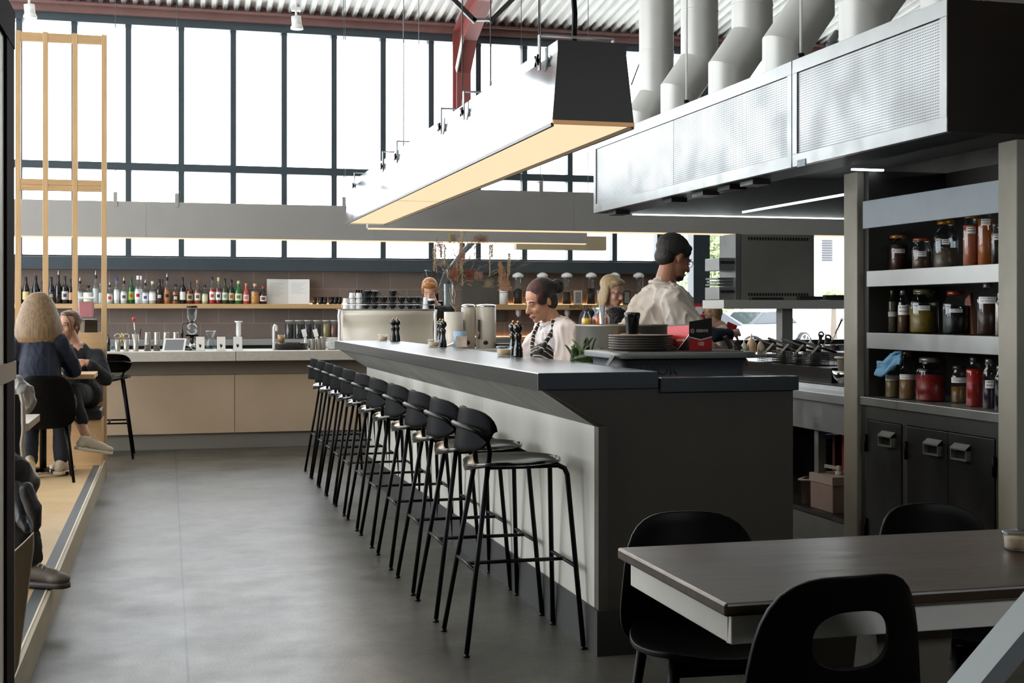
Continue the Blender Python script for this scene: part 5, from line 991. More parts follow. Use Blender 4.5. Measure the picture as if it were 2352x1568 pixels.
def cup(px, zb, lab, r=.042, h=.06, tilt=0, Y=13.34):
    c = P(px, 700, Y=Y); t = thing('coffee_cup', lab, 'cup', (c.x, c.y, zb), group='black cups on the espresso machine'); m = M().lathe([(0, 0), (r * .55, 0), (r * .6, .004), (r * .9, h * .5), (r, h)], (c.x, c.y, zb), 18); m.build('cup_body', cupb, t)
    M().lathe([(r, h), (r * .95, h * 1.01), (r * .85, h * .5), (0, h * .15)], (c.x, c.y, zb), 18).build('white_inside', cupw, t); M().tube([(c.x + r * .9, c.y - .01, zb + h * .85), (c.x + r * 1.45, c.y - .015, zb + h * .75), (c.x + r * 1.4, c.y - .015, zb + h * .45), (c.x + r * .85, c.y - .01, zb + h * .4)], .0035, 6).build('handle', cupb, t)
    if tilt: t.rotation_euler = (tilt, tilt * .6, 0)
cx_ = [740 + x / 4.612 for x in (465, 555, 650, 745, 840, 930, 1015)]
for i, px in enumerate(cx_):
    cup(px, zt + .0085, 'black cup in the lower layer on the espresso machine, %s from the left' % ORD[i]); cup(px, zt + .07, 'black cup in the second layer on the espresso machine, %s from the left' % ORD[i])
cup(740 + 470 / 4.612, zt + .133, 'black cup on top of the left end of the cup stacks', tilt=0); cup(740 + 553 / 4.612, zt + .133, 'tilted black cup on top, second from the left end', tilt=.06); cup(740 + 752 / 4.612, zt + .133, 'tilted black cup on top of the middle of the cup stacks', tilt=-.08)
wg = mat('white paper cup', '#f3f3f1', .35)
for i, (x, k) in enumerate(((252, 2), (318, 3), (388, 3))):
    for j in range(k):
        c = P(740 + x / 4.612, 700, Y=13.36); z = zt + .0085 + j * .056; o = M().lathe([(.034, 0), (.026, .052), (0, .052)], (c.x, c.y, z), 16).build('takeaway_cup', wg); tag(o, 'upside down white cup, %s stack from the left on the machine, %s from the bottom' % (ORD[i], ORD[j]), 'cup', 'white cups on the espresso machine')
c = P(978, 700, Y=13.3); o = M().lathe([(.036, 0), (.024, .12), (0, .12)], (c.x, c.y, zt + .0085), 18).build('takeaway_cup', wg); tag(o, 'tall white takeaway cup at the right end of the espresso machine', 'cup')
c = P(991, 700, Y=13.28); t = thing('takeaway_cup', 'black takeaway cup with white lid at the right end of the machine', 'cup', (c.x, c.y, zt + .008)); M().lathe([(0, 0), (.028, 0), (.036, .09)], (c.x, c.y, zt + .0085), 18).build('cup_body', cupb, t); M().lathe([(.037, .085), (.038, .1), (.03, .106), (0, .106)], (c.x, c.y, zt + .0085), 18).build('lid', wg, t)
# grinder
c = P(1014, 700, Y=14.0); gz = lambda y: P(1014, y, Y=14.0).z; t = thing('coffee_grinder', 'coffee grinder with large clear funnel hopper behind the ginger haired barista', 'grinder', (c.x, 14.2, 0))
M().lathe([(.03, gz(667)), (.115, gz(622)), (.118, gz(618)), (.1, gz(618))], (c.x, 14.35, 0), 26).build('hopper', glassmat('smoky glass', '#cfd8da', .12), t); M().lathe([(0, gz(690)), (.04, gz(690)), (.04, gz(667)), (0, gz(667))], (c.x, 14.35, 0), 16).build('neck', blackg, t)
M().cyl((c.x + .02, 14.35, gz(705)), (c.x + .02, 14.29, gz(705)), .045, 20).build('dial', chrome, t); M().box(c.x - .05, 14.3, ZC, c.x + .08, 14.5, gz(690)).build('grinder_body', blackg, t, .01); M().box(c.x - .1, 14.25, 0, c.x + .15, 14.55, ZC).build('stand', dsteel, t)
q = P(1028, 680, Y=14.3); m = M(); m.cyl((q.x + .03, 14.4, 0), (q.x + .03, 14.4, gz(650)), .05, 20); m.cyl((q.x + .03, 14.4, gz(650)), (q.x + .03, 14.4, gz(615)), .018, 12); m.tube([(q.x + .03, 14.4, gz(615)), P(1045, 600, Y=14.4), P(1092, 548, Y=14.4)], [.018, .02, .045], 12); tag(m.build('extraction_pipe', mat('grey metal pipe', '#7c8484', .35, .7)), 'grey metal pole with angled arm behind the flower branches', 'pipe')
# cream brewers
for i, (a_, b_) in enumerate(((1064, 1096), (1098, 1145))):
    Y = 13.25 + .02 * i; c = P((a_ + b_) / 2, 740, Y=Y); d = c.x * SN + c.y * CS; r = (b_ - a_) / 2 * d / FP; t = thing('hot_water_urn', ['left cream hot water urn partly behind the flower pot', 'right wider cream hot water urn with dark lid'][i], 'urn', (c.x, Y, ZC)); h = P(c.x, 702, Y=Y).z - ZC; h = P((a_ + b_) / 2, 705, Y=Y).z - ZC
    M().lathe([(0, 0), (r, 0), (r, h), (r * .97, h + .004), (0, h + .004)], (c.x, Y + .1, ZC), 32).build('urn_body', cream, t); M().lathe([(r * 1.0, h), (r * 1.03, h + .006), (r * 1.0, h + .02), (r * .7, h + .03), (0, h + .034)], (c.x, Y + .1, ZC), 32).build('dark_lid', chrome, t)
    an = math.atan2(-Y, -c.x); m = M(); kx, ky = c.x + r * cos(an), Y + .1 + r * sin(an); m.cyl((kx, ky, ZC + .06), (kx - .012, ky - .02, ZC + .06), .022, 14); m.build('knob', blackp, t)
    M().box(c.x - r * .95, Y + .1 - r, ZC + .1, c.x - r * .85, Y + .1 - r * .6, ZC + .3).build('gauge', chrome, t)
o = M().box(P(1140, 780, Y=13.3).x, 13.2, ZC, P(1200, 780, Y=13.3).x, 13.5, ZC + .05).build('drip_tray', dsteel, None, .005); tag(o, 'flat dark steel tray at the right of the cream urns', 'tray')
# flower vase with twisted branches
c = P(1042, 760, Y=13.2); zt = P(1042, 716, Y=13.2).z; vz = thing('branch_arrangement', 'cream pot of twisted branches with dried flowers and hanging amaranth', 'dried flowers', (c.x, 13.2, ZC))
M().lathe([(0, 0), (.098, 0), (.102, .01), (.1, zt - ZC), (.09, zt - ZC), (.088, .05), (0, .05)], (c.x, 13.2, ZC), 32).build('pot', cream, vz)
brm = mat('twisted branch bark', '#8a7662', .7, var=.3, vs=20)
def walk(p, tgt, n, amp, rnd):
    pts = [Vector(p)]; 
    for i in range(1, n + 1):
        u = i / n; q_ = Vector(p).lerp(Vector(tgt), u) + Vector((rnd.uniform(-amp, amp), rnd.uniform(-amp, amp), rnd.uniform(-amp, amp))) * (sin(pi * u) * .7 + .3); pts.append(q_)
    return pts
rnd = random.Random(5); base = Vector((c.x, 13.2, zt - .1)); fork = P(1047, 640, Y=13.2)
tr = walk(base, fork, 9, .035, rnd); M().tube(tr, [.013 - .0006 * i for i in range(10)], 7).build('branch', brm, vz); M().tube(walk(base + Vector((.02, .02, 0)), P(1037, 660, Y=13.25), 8, .04, rnd), .009, 6).build('branch', brm, vz)
ends = [(1085, 560, 13.1), (1140, 555, 13.0), (1196, 598, 13.0), (1110, 535, 13.2), (1000, 545, 13.3), (1012, 600, 13.0), (1160, 640, 13.1), (1045, 535, 13.4), (1030, 560, 12.9), (1070, 530, 12.9), (1210, 612, 13.1), (1125, 600, 13.3), (1150, 660, 13.2), (990, 575, 13.2)]
for ex, ey, eY in ends:
    e = P(ex, ey, Y=eY); pts = walk(tr[-1 - rnd.randrange(2)], e, 11, .045, rnd); m = M().tube(pts, [.007 - .0005 * i for i in range(12)], 6)
    for k in range(4):
        i = rnd.randrange(3, 11); q_ = pts[i]; m.tube(walk(q_, q_ + Vector((rnd.uniform(-.13, .13), rnd.uniform(-.1, .1), rnd.uniform(-.03, .13))), 6, .02, rnd), .0022, 5)
    m.build('branch', brm, vz)
def cluster(px, py, rx, rz, Y, m_, n, s, name='flower_head'):
    q_ = P(px, py, Y=Y); k = 13.3 / FP; m = M()
    n *= 3; s *= .75
    for i in range(n):
        v = Vector([max(-.8, min(.8, rnd.gauss(0, .4))) for _ in range(3)]); p = q_ + Vector((v.x * rx * k, v.y * rx * k * .7, v.z * rz * k)); a = rnd.uniform(0, pi); w_ = s * rnd.uniform(.6, 1.2)
        u1 = Vector((cos(a), rnd.uniform(-.5, .5), sin(a))).normalized() * w_; u2 = u1.orthogonal().normalized() * w_
        m.F([p - u1, p - u2 * .6 + u1 * .1, p + u1, p + u2 * .6 + Vector((0, -.003, 0))], [(0, 1, 2, 3)])
    m.build(name, m_, vz)
rust = mat('rust flower', '#a0583a', .7, var=.3, vs=30); tanf = mat('tan flower', '#b5754a', .7, var=.3, vs=30); pinkf = mat('dusty pink flower', '#c0998a', .7, var=.25, vs=30); palef = mat('pale dry flower', '#b5a78e', .7, var=.3, vs=30); cremf = mat('cream amaranth', '#d0bd96', .7, var=.2, vs=30); peach = mat('peach plume', '#cda282', .7, var=.25, vs=30)
cluster(1078, 630, 12, 15, 13.05, rust, 260, .008); cluster(1042, 628, 11, 14, 13.0, tanf, 220, .008); cluster(1099, 633, 12, 11, 13.05, pinkf, 220, .008); cluster(1122, 650, 14, 14, 13.15, palef, 220, .006); cluster(1060, 590, 12, 22, 13.0, pinkf, 260, .008); cluster(1018, 605, 14, 9, 13.1, palef, 220, .005); cluster(1040, 545, 16, 14, 13.1, palef, 260, .007); cluster(1105, 548, 20, 12, 13.1, mat('russet plume', '#a97a66', .7, var=.3, vs=30), 260, .007); cluster(1010, 562, 16, 10, 13.1, pinkf, 220, .006)
def hang(px, y0, y1, Y, m_, w_, k=1):
    "a hanging tassel: many short flecks around a drooping stem"
    m = M(); a, b = P(px, y0, Y=Y), P(px + rnd.uniform(-3, 3), y1, Y=Y)
    for i in range(int(260 * k)):
        u = i / (260 * k); p = a.lerp(b, u) + Vector((rnd.gauss(0, w_), rnd.gauss(0, w_), 0)) * (1 - .6 * u); m.F([p, p + Vector((.0035, 0, -.005)), p + Vector((0, .003, -.011)), p + Vector((-.0035, 0, -.005))], [(0, 1, 2, 3)])
    m.tube([a, b], .002, 5); m.build('hanging_tassel', m_, vz)
for px, y0, y1, w_, mm in ((1060, 530, 655, .012, cremf), (1056, 545, 625, .014, cremf), (1000, 560, 625, .008, peach), (998, 570, 622, .008, cremf), (1013, 560, 590, .012, peach), (1022, 560, 605, .008, cremf), (1125, 562, 634, .006, cremf), (1129, 560, 590, .01, cremf), (1168, 580, 640, .007, cremf), (1171, 582, 630, .005, cremf), (1049, 600, 645, .006, peach), (1032, 535, 556, .01, cremf)): hang(px, y0, y1, 13.05, mm, w_)
m = M()
for i in range(1500):   # peach plume hanging to the right
    u = rnd.random(); p = P(1148 + u * 14 + rnd.gauss(0, 1.2 + u * 6), 598 + u * 68, Y=13.1 + rnd.gauss(0, .02)); m.F([p, p + Vector((.006, 0, -.006)), p + Vector((0, .004, -.015)), p + Vector((-.006, 0, -.006))], [(0, 1, 2, 3)])
m.build('peach_plume', peach, vz)
# ---------------------------------------------------------------- kitchen line under the hood
ps = thing('pass_shelf', 'heavy steel pass shelf on a post carrying the oven and trays', 'shelf', (4.5, 8.9, .93))
x0, x1 = P(1649, 700, Y=8.9).x, 5.15; z1, z0 = P(1800, 689, Y=8.9).z, P(1800, 709, Y=8.9).z
pst = mat('pale pass steel', '#d0d0c8', .4, .25, var=.08, vs=3); M().box(x0, 8.8, z0, x1, 9.19, z1).build('shelf_beam', pst, ps, .004); q = P(1806, 760, Y=8.95); M().box(q.x - .045, 8.93, .93, q.x + .045, 9.03, z0).build('post', mat('grey post steel', '#8e8d87', .4, .3), ps, .004)
ov = thing('heated_cabinet', 'dark steel heated cabinet with rows of vent slots on the pass shelf', 'oven', (4.4, 9.0, z1)); a, b = P(1704, 600, Y=8.85).x, P(1872, 600, Y=8.85).x; zt = P(1790, 538, Y=8.85).z
M().box(a, 8.86, z1, b, 9.17, zt).build('cabinet_body', mat('grey oven steel', '#94918a', .4, .1, var=.15, vs=2.5, rv=.1), ov, .004)
m = M()
for k in range(22):
    x = a + .06 + k * (b - a - .12) / 21
    for z in (zt - .045, z1 + .03): m.box(x - .0045, 8.855, z, x + .0045, 8.861, z + .022)
m.build('vent_slots', blackp, ov); M().box(a - .045, 8.86, z1, a - .004, 9.15, zt).build('side_post', steel2, ov)
rk = thing('rack_unit', 'small pale steel slotted units stacked at the left of the heated cabinet', 'rack', (4.0, 9.0, z1)); xa, xb = P(1649, 600, Y=8.9).x, P(1690, 600, Y=8.9).x
for y0_, y1_ in ((592, 621), (659, 688)):
    bx = M().box(xa, 8.88, P(1670, y1_, Y=8.9).z, xb, 9.14, P(1670, y0_, Y=8.9).z).build('slotted_box', brsteel, rk, .003); m = M(); zc = P(1670, y0_ + 10, Y=8.9).z
    for k in range(13): x = xa + .012 + k * (xb - xa - .02) / 13; m.box(x, 8.876, zc - .012, x + .005, 8.881, zc + .008)
    m.build('slots', blackp, bx)
for k in range(3): M().box(xa + .01 * (k % 2), 8.9, P(1670, 655 - k * 7, Y=8.9).z, xb, 9.13, P(1670, 655 - k * 7, Y=8.9).z + .012).build('tray', steel2, rk)
M().box(xb - .008, 9.12, P(1670, 660, Y=8.9).z, xb, 9.14, P(1670, 600, Y=8.9).z).build('upright', steel2, rk)
for i, (px, w_) in enumerate(((1760, 80), (1860, 60), (1920, 62))):
    c = P(px, 685, Y=8.83); wd = w_ * .0032 / 2; o = M().box(c.x - wd, 8.805, z1 + .0005, c.x + wd, 8.853, z1 + .018 + .01 * i).build('baking_tray', dsteel, None, .003); tag(o, ['dark flat tray under the heated cabinet front', 'dark deep tray at the right foot of the heated cabinet', 'dark deep tray at the right end of the pass shelf'][i], 'tray', 'dark trays on the pass shelf')
# fryer and baskets
fr = thing('deep_fryer', 'dark deep fryer set in the cooking bench with wire baskets', 'fryer', (4.1, 7.9, .93))
fa, fb = P(1748, 840, Y=8.2), P(1935, 840, Y=7.0)
M().box(3.78, 6.95, .931, 4.45, 8.6, 1.02).build('fryer_body', mat('dark greasy steel', '#1f1b18', .35, .7, var=.3, vs=5), fr, .005)
M().box(4.45, 6.95, .931, 4.95, 8.6, 1.07).build('rear_unit', dsteel, fr, .005)
for k, (px, y) in enumerate(((1783, 8.0), (1818, 7.8), (1852, 7.6), (1888, 7.4))):
    c = P(px, 850, X=3.86); t = thing('fryer_basket', 'wire fryer basket hanging at the front of the fryer, %s from the left' % ORD[k], 'fryer basket', (c.x, c.y, 1.02), group='fryer baskets'); m = M(); x0_, x1_, y0_, y1_, za, zb = c.x - .1, c.x + .12, c.y - .07, c.y + .07, 1.021, 1.10
    for i in range(8):
        z = za + (zb - za) * i / 7; m.tube([(x0_, y0_, z), (x1_, y0_, z), (x1_, y1_, z), (x0_, y1_, z)], .0018, 5, closed=True)
    for i in range(6):
        y_ = y0_ + (y1_ - y0_) * i / 5; m.tube([(x0_, y_, zb), (x0_, y_, za), (x1_, y_, za), (x1_, y_, zb)], .0018, 5)
    m.build('wire_basket', dsteel, t); h_ = M().tube([(x1_ - .02, c.y, zb), (c.x - .0, c.y + .05, zb + .035), (c.x + .0, c.y + .33, zb + .075)], .008, 7).build('handle', blackp, t); M().bar((c.x - .09, c.y + .01, zb - .03), (c.x - .02, c.y, zb + .045), .03, .004, (-1, 0, 0)).build('front_hook', mat('brownish steel', '#7d7a6a', .4, .7), t)
# squeeze bottles, pans and utensils on the far side
lb_ = thing('window_counter', 'steel counter along the street window carrying squeeze bottles', 'counter', (5.6, 11, 0)); M().box(4.7, 10.9, .93, 6.7, 11.5, .965).build('counter_top', steel, lb_, .003); M().box(4.75, 11.0, 0, 6.65, 11.45, .93).build('base', dsteel, lb_)
def squeeze(px, yt, hw, col, lab, yb=790):
    Y = 11.05; c = P(px, 780, Y=Y); d = c.x * SN + c.y * CS; r = hw * d / FP; zb = .9655; h = P(px, yt, Y=Y).z - zb; t = thing('squeeze_bottle', lab, 'squeeze bottle', (c.x, c.y, zb), group='squeeze bottles')
    M().lathe([(0, 0), (r, 0), (r, h * .5), (r * .95, h * .54)], (c.x, Y, zb), 16).build('bottle_body', mat('sauce ' + col, col, .35), t); M().lathe([(r * .85, h * .54), (r * .85, h * .6), (r * .65, h * .62), (r * .6, h * .7), (r * .3, h * .74), (r * .1, h), (0, h)], (c.x, Y, zb), 14).build('nozzle_cap', mat('cap ' + col, col, .4), t)
squeeze(1677, 770, 9, '#d5d6c4', 'pale squeeze bottle furthest left behind the glove box'); squeeze(1709, 780, 8, '#cfd2b0', 'greenish squeeze bottle second from the left'); squeeze(1726, 766, 10, '#dcb68c', 'large peach coloured squeeze bottle'); squeeze(1747, 776, 8, '#d9c39a', 'short tan squeeze bottle left of the steel post'); squeeze(1862, 775, 10, '#c6c2b8', 'milky squeeze bottle right of the steel post')
kp = thing('stew_pan', 'steel pan holding ladles and tongs beside the far post', 'pan', (4.85, 9.4, .93)); c = P(1915, 790, Y=8.7); zt = P(1915, 791, Y=8.7).z; M().lathe([(0, 0), (.085, 0), (.09, .01), (.09, zt - .931), (.095, zt - .931), (.084, zt - .94), (.082, .02), (0, .02)], (c.x, 8.7, .9315), 26).build('pan_body', chrome, kp)
for a_, b_, rr in (((1880, 800), (1886, 768), .016), ((1893, 800), (1902, 776), .018), ((1905, 795), (1934, 733), .008), ((1898, 795), (1896, 766), .005)):
    m = M().tube([PD(*a_, 9.6), PD(*b_, 9.6)], [rr * .5, rr], 8); m.tube([PD(*b_, 9.6) + Vector((rr * 1.2 * cos(k * pi / 5), 0, rr * 1.2 * sin(k * pi / 5))) for k in range(10)], rr * .4, 6, closed=True); m.build('utensil', dsteel if rr > .01 else chrome, kp)
tr_ = thing('hotel_pan', 'shallow steel tray of dark food on the bench beside the far post', 'tray', (4.4, 7.2, .93)); a, b = P(1890, 812, X=4.3), P(1948, 812, X=4.3); M().box(4.15, 6.62, 1.03, 4.5, 7.0, 1.075).build('tray_body', brsteel, tr_, .004); M().box(4.17, 6.64, 1.075, 4.48, 6.98, 1.08).build('food', mat('dark crumbs', '#4a4038', .7, var=.5, vs=40), tr_); M().box(4.1, 6.6, .931, 4.55, 7.02, 1.03).build('rack', dsteel, tr_)
mb = thing('mixing_bowl', 'steel bowl with pale plastic tub above it beside the far post', 'bowl', (3.85, 6.5, .93)); c = P(1945, 870, X=3.8); M().lathe([(0, 0), (.04, 0), (.075, .04), (.085, .08), (.08, .08), (.07, .042), (.0, .006)], (c.x, c.y, .9305), 24).build('steel_bowl', chrome, mb); M().lathe([(0, .02), (.045, .02), (.055, .15), (.07, .15), (.07, .16), (.05, .16)], (c.x, c.y, .9305), 22).build('plastic_tub', mat('pale tub', '#cfc3ab', .4), mb)
# ---------------------------------------------------------------- outside
gs = M().box(-60, 15.7, -.15, 120, 140, -.03); struct('pavement', gs, mat('pale concrete street', '#f0f0ec', .8))
bd = thing('street_building', 'white building with louvred vent across the street', 'building', (25, 62, 0)); M().box(19, 62, -.03, 48, 70, 9).build('wall', mat('white render', '#e6e6e2', .8), bd)
a, b = P(1885, 601, Y=61.9), P(1912, 551, Y=61.9); lv = M().box(a.x, 61.85, a.z, b.x, 61.99, b.z).build('louvre_frame', mat('grey louvre', '#77777a', .6), bd); m = M()
for k in range(9): m.box(a.x + .05, 61.8, a.z + .05 + k * (b.z - a.z) / 9, b.x - .05, 61.86, a.z + .05 + (k + .5) * (b.z - a.z) / 9)
m.build('slats', mat('dark slat', '#2e2e32', .6), lv)
M().prism([(19, 9), (33.5, 12.5), (48, 9)], 61.9, 70, 'y').build('gable_roof', mat('pale roof', '#c8cdd0', .6), bd)
def tree(px, py, Y, r, n, lab, tp):
    c = P(px, py, Y=Y); t = thing('street_tree', lab, 'tree', (c.x, Y, -.03)); M().tube([(c.x, Y, -.03), (c.x, Y, c.z)], [.18, .08], 8).build('trunk', mat('bark', '#5c5248', .8), t); m = M()
    for i in range(n):
        v = Vector((rnd.gauss(0, .42), rnd.gauss(0, .42), rnd.gauss(0, .42 * tp))) * r; p = c + v; u1 = Vector((rnd.uniform(-1, 1), rnd.uniform(-1, 1), rnd.uniform(-1, 1))).normalized() * .11; u2 = u1.orthogonal().normalized() * .06; m.F([p - u1, p - u2, p + u1, p + u2], [(0, 1, 2, 3)])
    m.build('foliage', mat('washed out leaves', '#8b9a6a', .7, var=.25, vs=1), t)  # leaf colour paled to look washed out by daylight
tree(1640, 590, 45, 1.6, 3200, 'green street tree seen beside the dark window post', 1.6); tree(1636, 655, 39, .7, 350, 'low green bush beside the dark window post', .5); tree(1915, 675, 54, 1.0, 350, 'pale bush in front of the building across the street', .5)
def car(x, y, rz, col, lab, s=1):
    t = thing('parked_car', lab, 'car', (x, y, -.03), rz); pm = mat('car paint ' + col, col, .2, .3, coat=.5); dk = mat('car glass', '#2a3036', .1)
    def loft2(prs, nm, mt, nsm=True):
        m = M(); n = len(prs[0][1]); vs = [(x_, y_, z_) for yy_, pr in prs for x_, z_ in pr for y_ in (yy_,)]; m.F(vs, [(i * n + j, i * n + (j + 1) % n, (i + 1) * n + (j + 1) % n, (i + 1) * n + j) for i in range(len(prs) - 1) for j in range(n)] + [tuple(range(n))[::-1], tuple(range(len(vs) - n, len(vs)))], False); return m.build(nm, mt, t, .03, w=False)
    side = [(-2.2, .35), (-2.25, .65), (-2.1, .85), (-1.3, .95), (1.2, .98), (2.1, .9), (2.2, .6), (2.15, .35)]; cab = [(-1.25, .94), (-.55, 1.38), (.7, 1.42), (1.5, .98)]
    loft2([(-.88, [(a * .97, b) for a, b in side]), (-.6, side), (.6, side), (.88, [(a * .97, b) for a, b in side])], 'body', pm); loft2([(-.72, [(a * .9, b) for a, b in cab]), (-.6, cab), (.6, cab), (.72, [(a * .9, b) for a, b in cab])], 'cabin', dk)
    for wx in (-1.4, 1.4):
        for wy in (-.88, .88):
            w1 = M().cyl((wx, wy - .1, .33), (wx, wy + .1, .33), .33, 24).build('wheel', blackp, t, w=False); m = M(); s_ = -1 if wy < 0 else 1
            for k in range(5): a = 2 * pi * k / 5; m.bar((wx, wy + s_ * .105, .33), (wx + .24 * cos(a), wy + s_ * .105, .33 + .24 * sin(a)), .06, .02, (0, 1, 0))
            m.tube([(wx + .25 * cos(a), wy + s_ * .1, .33 + .25 * sin(a)) for a in [k * pi / 10 for k in range(20)]], .02, 6, closed=True); o = m.build('rim', chrome, w1, w=False); o.parent = w1
    for wy in (-.6, .6): M().ell((-2.2, wy, .68), (.06, .18, .07), 10).build('headlight', white, t, w=False)
    return t
c = P(1655, 760, Y=38); car(c.x - .6, 38, R(165), '#a9adb0', 'silver parked car seen behind the little girl'); c = P(1755, 760, Y=42); car(c.x, 42.5, R(25), '#8b9096', 'grey parked car nose on beyond the silver one')
cn = P(1617, 720, Y=14.9); o = M().box(P(1593, 720, Y=14.9).x, 14.9, 0, P(1617, 720, Y=14.9).x, 15.0, P(1605, 697, Y=14.9).z).build('red_sign', mat('red sign', '#b8242c', .5)); tag(o, 'small red standing sign left of the little girl', 'sign'); o2 = M().box(P(1598, 720, Y=14.89).x, 14.885, P(1605, 722, Y=14.9).z, P(1613, 720, Y=14.89).x, 14.899, P(1605, 704, Y=14.9).z).build('white_notice', paper, o)
WLOC[o.name] = Vector((0, 0, 0))
# ---------------------------------------------------------------- people
def rotm(yaw, pitch=0, roll=0): return Matrix.Rotation(yaw, 3, 'Z') @ Matrix.Rotation(pitch, 3, 'X') @ Matrix.Rotation(roll, 3, 'Y')
def capsule(m, p, q, r1, r2=None, n=14):
    p, q = Vector(p), Vector(q); r2 = r1 if r2 is None else r2; d = q - p; L = d.length
    if L < 1e-5: return m.ell(p, r1, n)
    pr = [(r1 * sin(a), -r1 * cos(a)) for a in [i * pi / 10 for i in range(6)]] + [(r2 * cos(a), L + r2 * sin(a)) for a in [i * pi / 10 for i in range(6)]]
    return m.lathe(pr, p, n, d.normalized())
def fuse(m, name, mats, parent, voxel=.007, smooth=4, disp=None, label=None, w=True):
    "one continuous surface grown from overlapping blobs"
    o = m.build('tmp', [], parent, w=w); r = o.modifiers.new('r', 'REMESH'); r.mode = 'VOXEL'; r.voxel_size = voxel; r.use_smooth_shade = True
    if smooth: s = o.modifiers.new('s', 'SMOOTH'); s.iterations = smooth; s.factor = .5
    bpy.context.view_layer.update(); me = bpy.data.meshes.new_from_object(o.evaluated_get(bpy.context.evaluated_depsgraph_get()))
    old = o.data; o.modifiers.clear(); o.data = me; bpy.data.meshes.remove(old); o.name = name; me.name = name; WLOC[o.name] = Vector(WLOC.get(parent.name, (0, 0, 0))) if parent is not None else Vector((0, 0, 0))
    if disp:
        ns = [v.normal.copy() for v in me.vertices]
        for v, nn in zip(me.vertices, ns): v.co += nn * disp(v.co, nn)
    me.materials.clear()
    for q in (mats if isinstance(mats, (list, tuple)) else [mats]): me.materials.append(q)
    me.polygons.foreach_set('use_smooth', [True] * len(me.polygons)); 
    if label: o['label'] = label
    return o
def folds(amp, fx=9, fz=5):
    def f(c, n):
        w_ = noise.noise((c.x * 3, c.y * 3, c.z * 3)) * .12; a = abs(noise.noise(((c.x + w_) * fx, (c.y + w_) * fx, c.z * fz + w_ * 4))); b = abs(noise.noise((c.x * fx * 1.9 + 7, (c.y - w_) * fx * 1.9, (c.z + c.x) * fz * 1.7))); return amp * (.9 * (1 - a) ** 5 + .6 * (1 - b) ** 7 - .45)
    return f
def strands(amp, ctr, f=60):
    def g(c, n):
        a = math.atan2(c.y - ctr.y, c.x - ctr.x); return amp * (noise.noise((a * f * .35, c.z * 3, 1)) + .6 * noise.noise((a * f, c.z * 5, 4)))
    return g
def head_blobs(m, H, R_, s=1, female=False, neck_to=None):
    def T(x, y, z): return H + R_ @ Vector((x * s, y * s, z * s))
    E = lambda c, r: m.ell(T(*c), tuple(a * s for a in r), 16, R_)
    E((0, -.014, .03), (.073, .092, .083)); E((0, .02, -.03), (.058, .064, .075)); E((0, .03, -.074), (.044 if female else .05, .048, .034)); E((0, .06, -.097), (.02, .018, .016))
    E((0, .07, .012), (.048, .014, .012)); E((-.034, .058, -.03), (.022, .02, .02)); E((.034, .058, -.03), (.022, .02, .02)); E((0, .066, -.066), (.024, .02, .018))
    capsule(m, T(0, .08, .006), T(0, .102, -.032), .008 * s, .012 * s, 10); E((-.01, .095, -.037), (.008, .009, .007)); E((.01, .095, -.037), (.008, .009, .007))
    for k in (-1, 1): m.ell(T(k * .074, -.01, -.008), (.008 * s, .017 * s, .029 * s), 12, R_ @ Matrix.Rotation(R(-12), 3, 'X') @ Matrix.Rotation(k * R(12), 3, 'Z'))
    if neck_to is not None: capsule(m, T(0, -.02, -.05), neck_to, .05 * s, .058 * s)
def face_parts(t, H, R_, s, hairm, closed=False, lipc='#a5665c', brow=True, glasses=None):
    def T(x, y, z): return H + R_ @ Vector((x * s, y * s, z * s))
    for k in (-1, 1):
        if not closed:
            e = M().ell(T(k * .031, .070, -.002), (.013 * s, .009 * s, .0068 * s), 14, R_).build('eye', mat('eye white', '#e4ded6', .2), t); M().ell(T(k * .031, .0775, -.002), (.0058 * s, .003 * s, .0058 * s), 12, R_).build('iris', mat('dark iris', '#2a1c14', .15), e)
        M().tube([T(k * .017, .078, .0 if not closed else -.004), T(k * .024, .081, .006 if not closed else -.008), T(k * .034, .08, .0065 if not closed else -.009), T(k * .045, .071, .0 if not closed else -.005)], .0017 * s, 6).build('eyelashes', mat('lash', '#1c1512', .6), t)
        if brow: M().tube([T(k * .014, .083, .017), T(k * .03, .083, .023), T(k * .05, .069, .018)], [.003 * s, .0035 * s, .002 * s], 6).build('eyebrow', hairm, t)
    m = M(); m.tube([T(-.023, .08, -.066), T(-.01, .0885, -.0625), T(0, .0885, -.064), T(.01, .0885, -.0625), T(.023, .08, -.066)], [.002 * s, .0042 * s, .004 * s, .0042 * s, .002 * s], 8); m.tube([T(-.02, .08, -.068), T(0, .087, -.0725), T(.02, .08, -.068)], [.002 * s, .005 * s, .002 * s], 8); m.build('lips', mat('lips ' + lipc, lipc, .4), t)
    if glasses:
        m = M()
        for k in (-1, 1): m.tube([T(k * .032 + .023 * cos(a), .09 - .004 * abs(cos(a)), -.003 + .019 * sin(a)) for a in [i * pi / 9 for i in range(18)]], .0016 * s, 6, closed=True); m.tube([T(k * .056, .086, .002), T(k * .076, .05, .004), T(k * .08, -.005, .006)], .0018 * s, 6)
        m.tube([T(-.009, .092, .002), T(.009, .092, .002)], .0016 * s, 6); m.build('glasses', glasses, t)
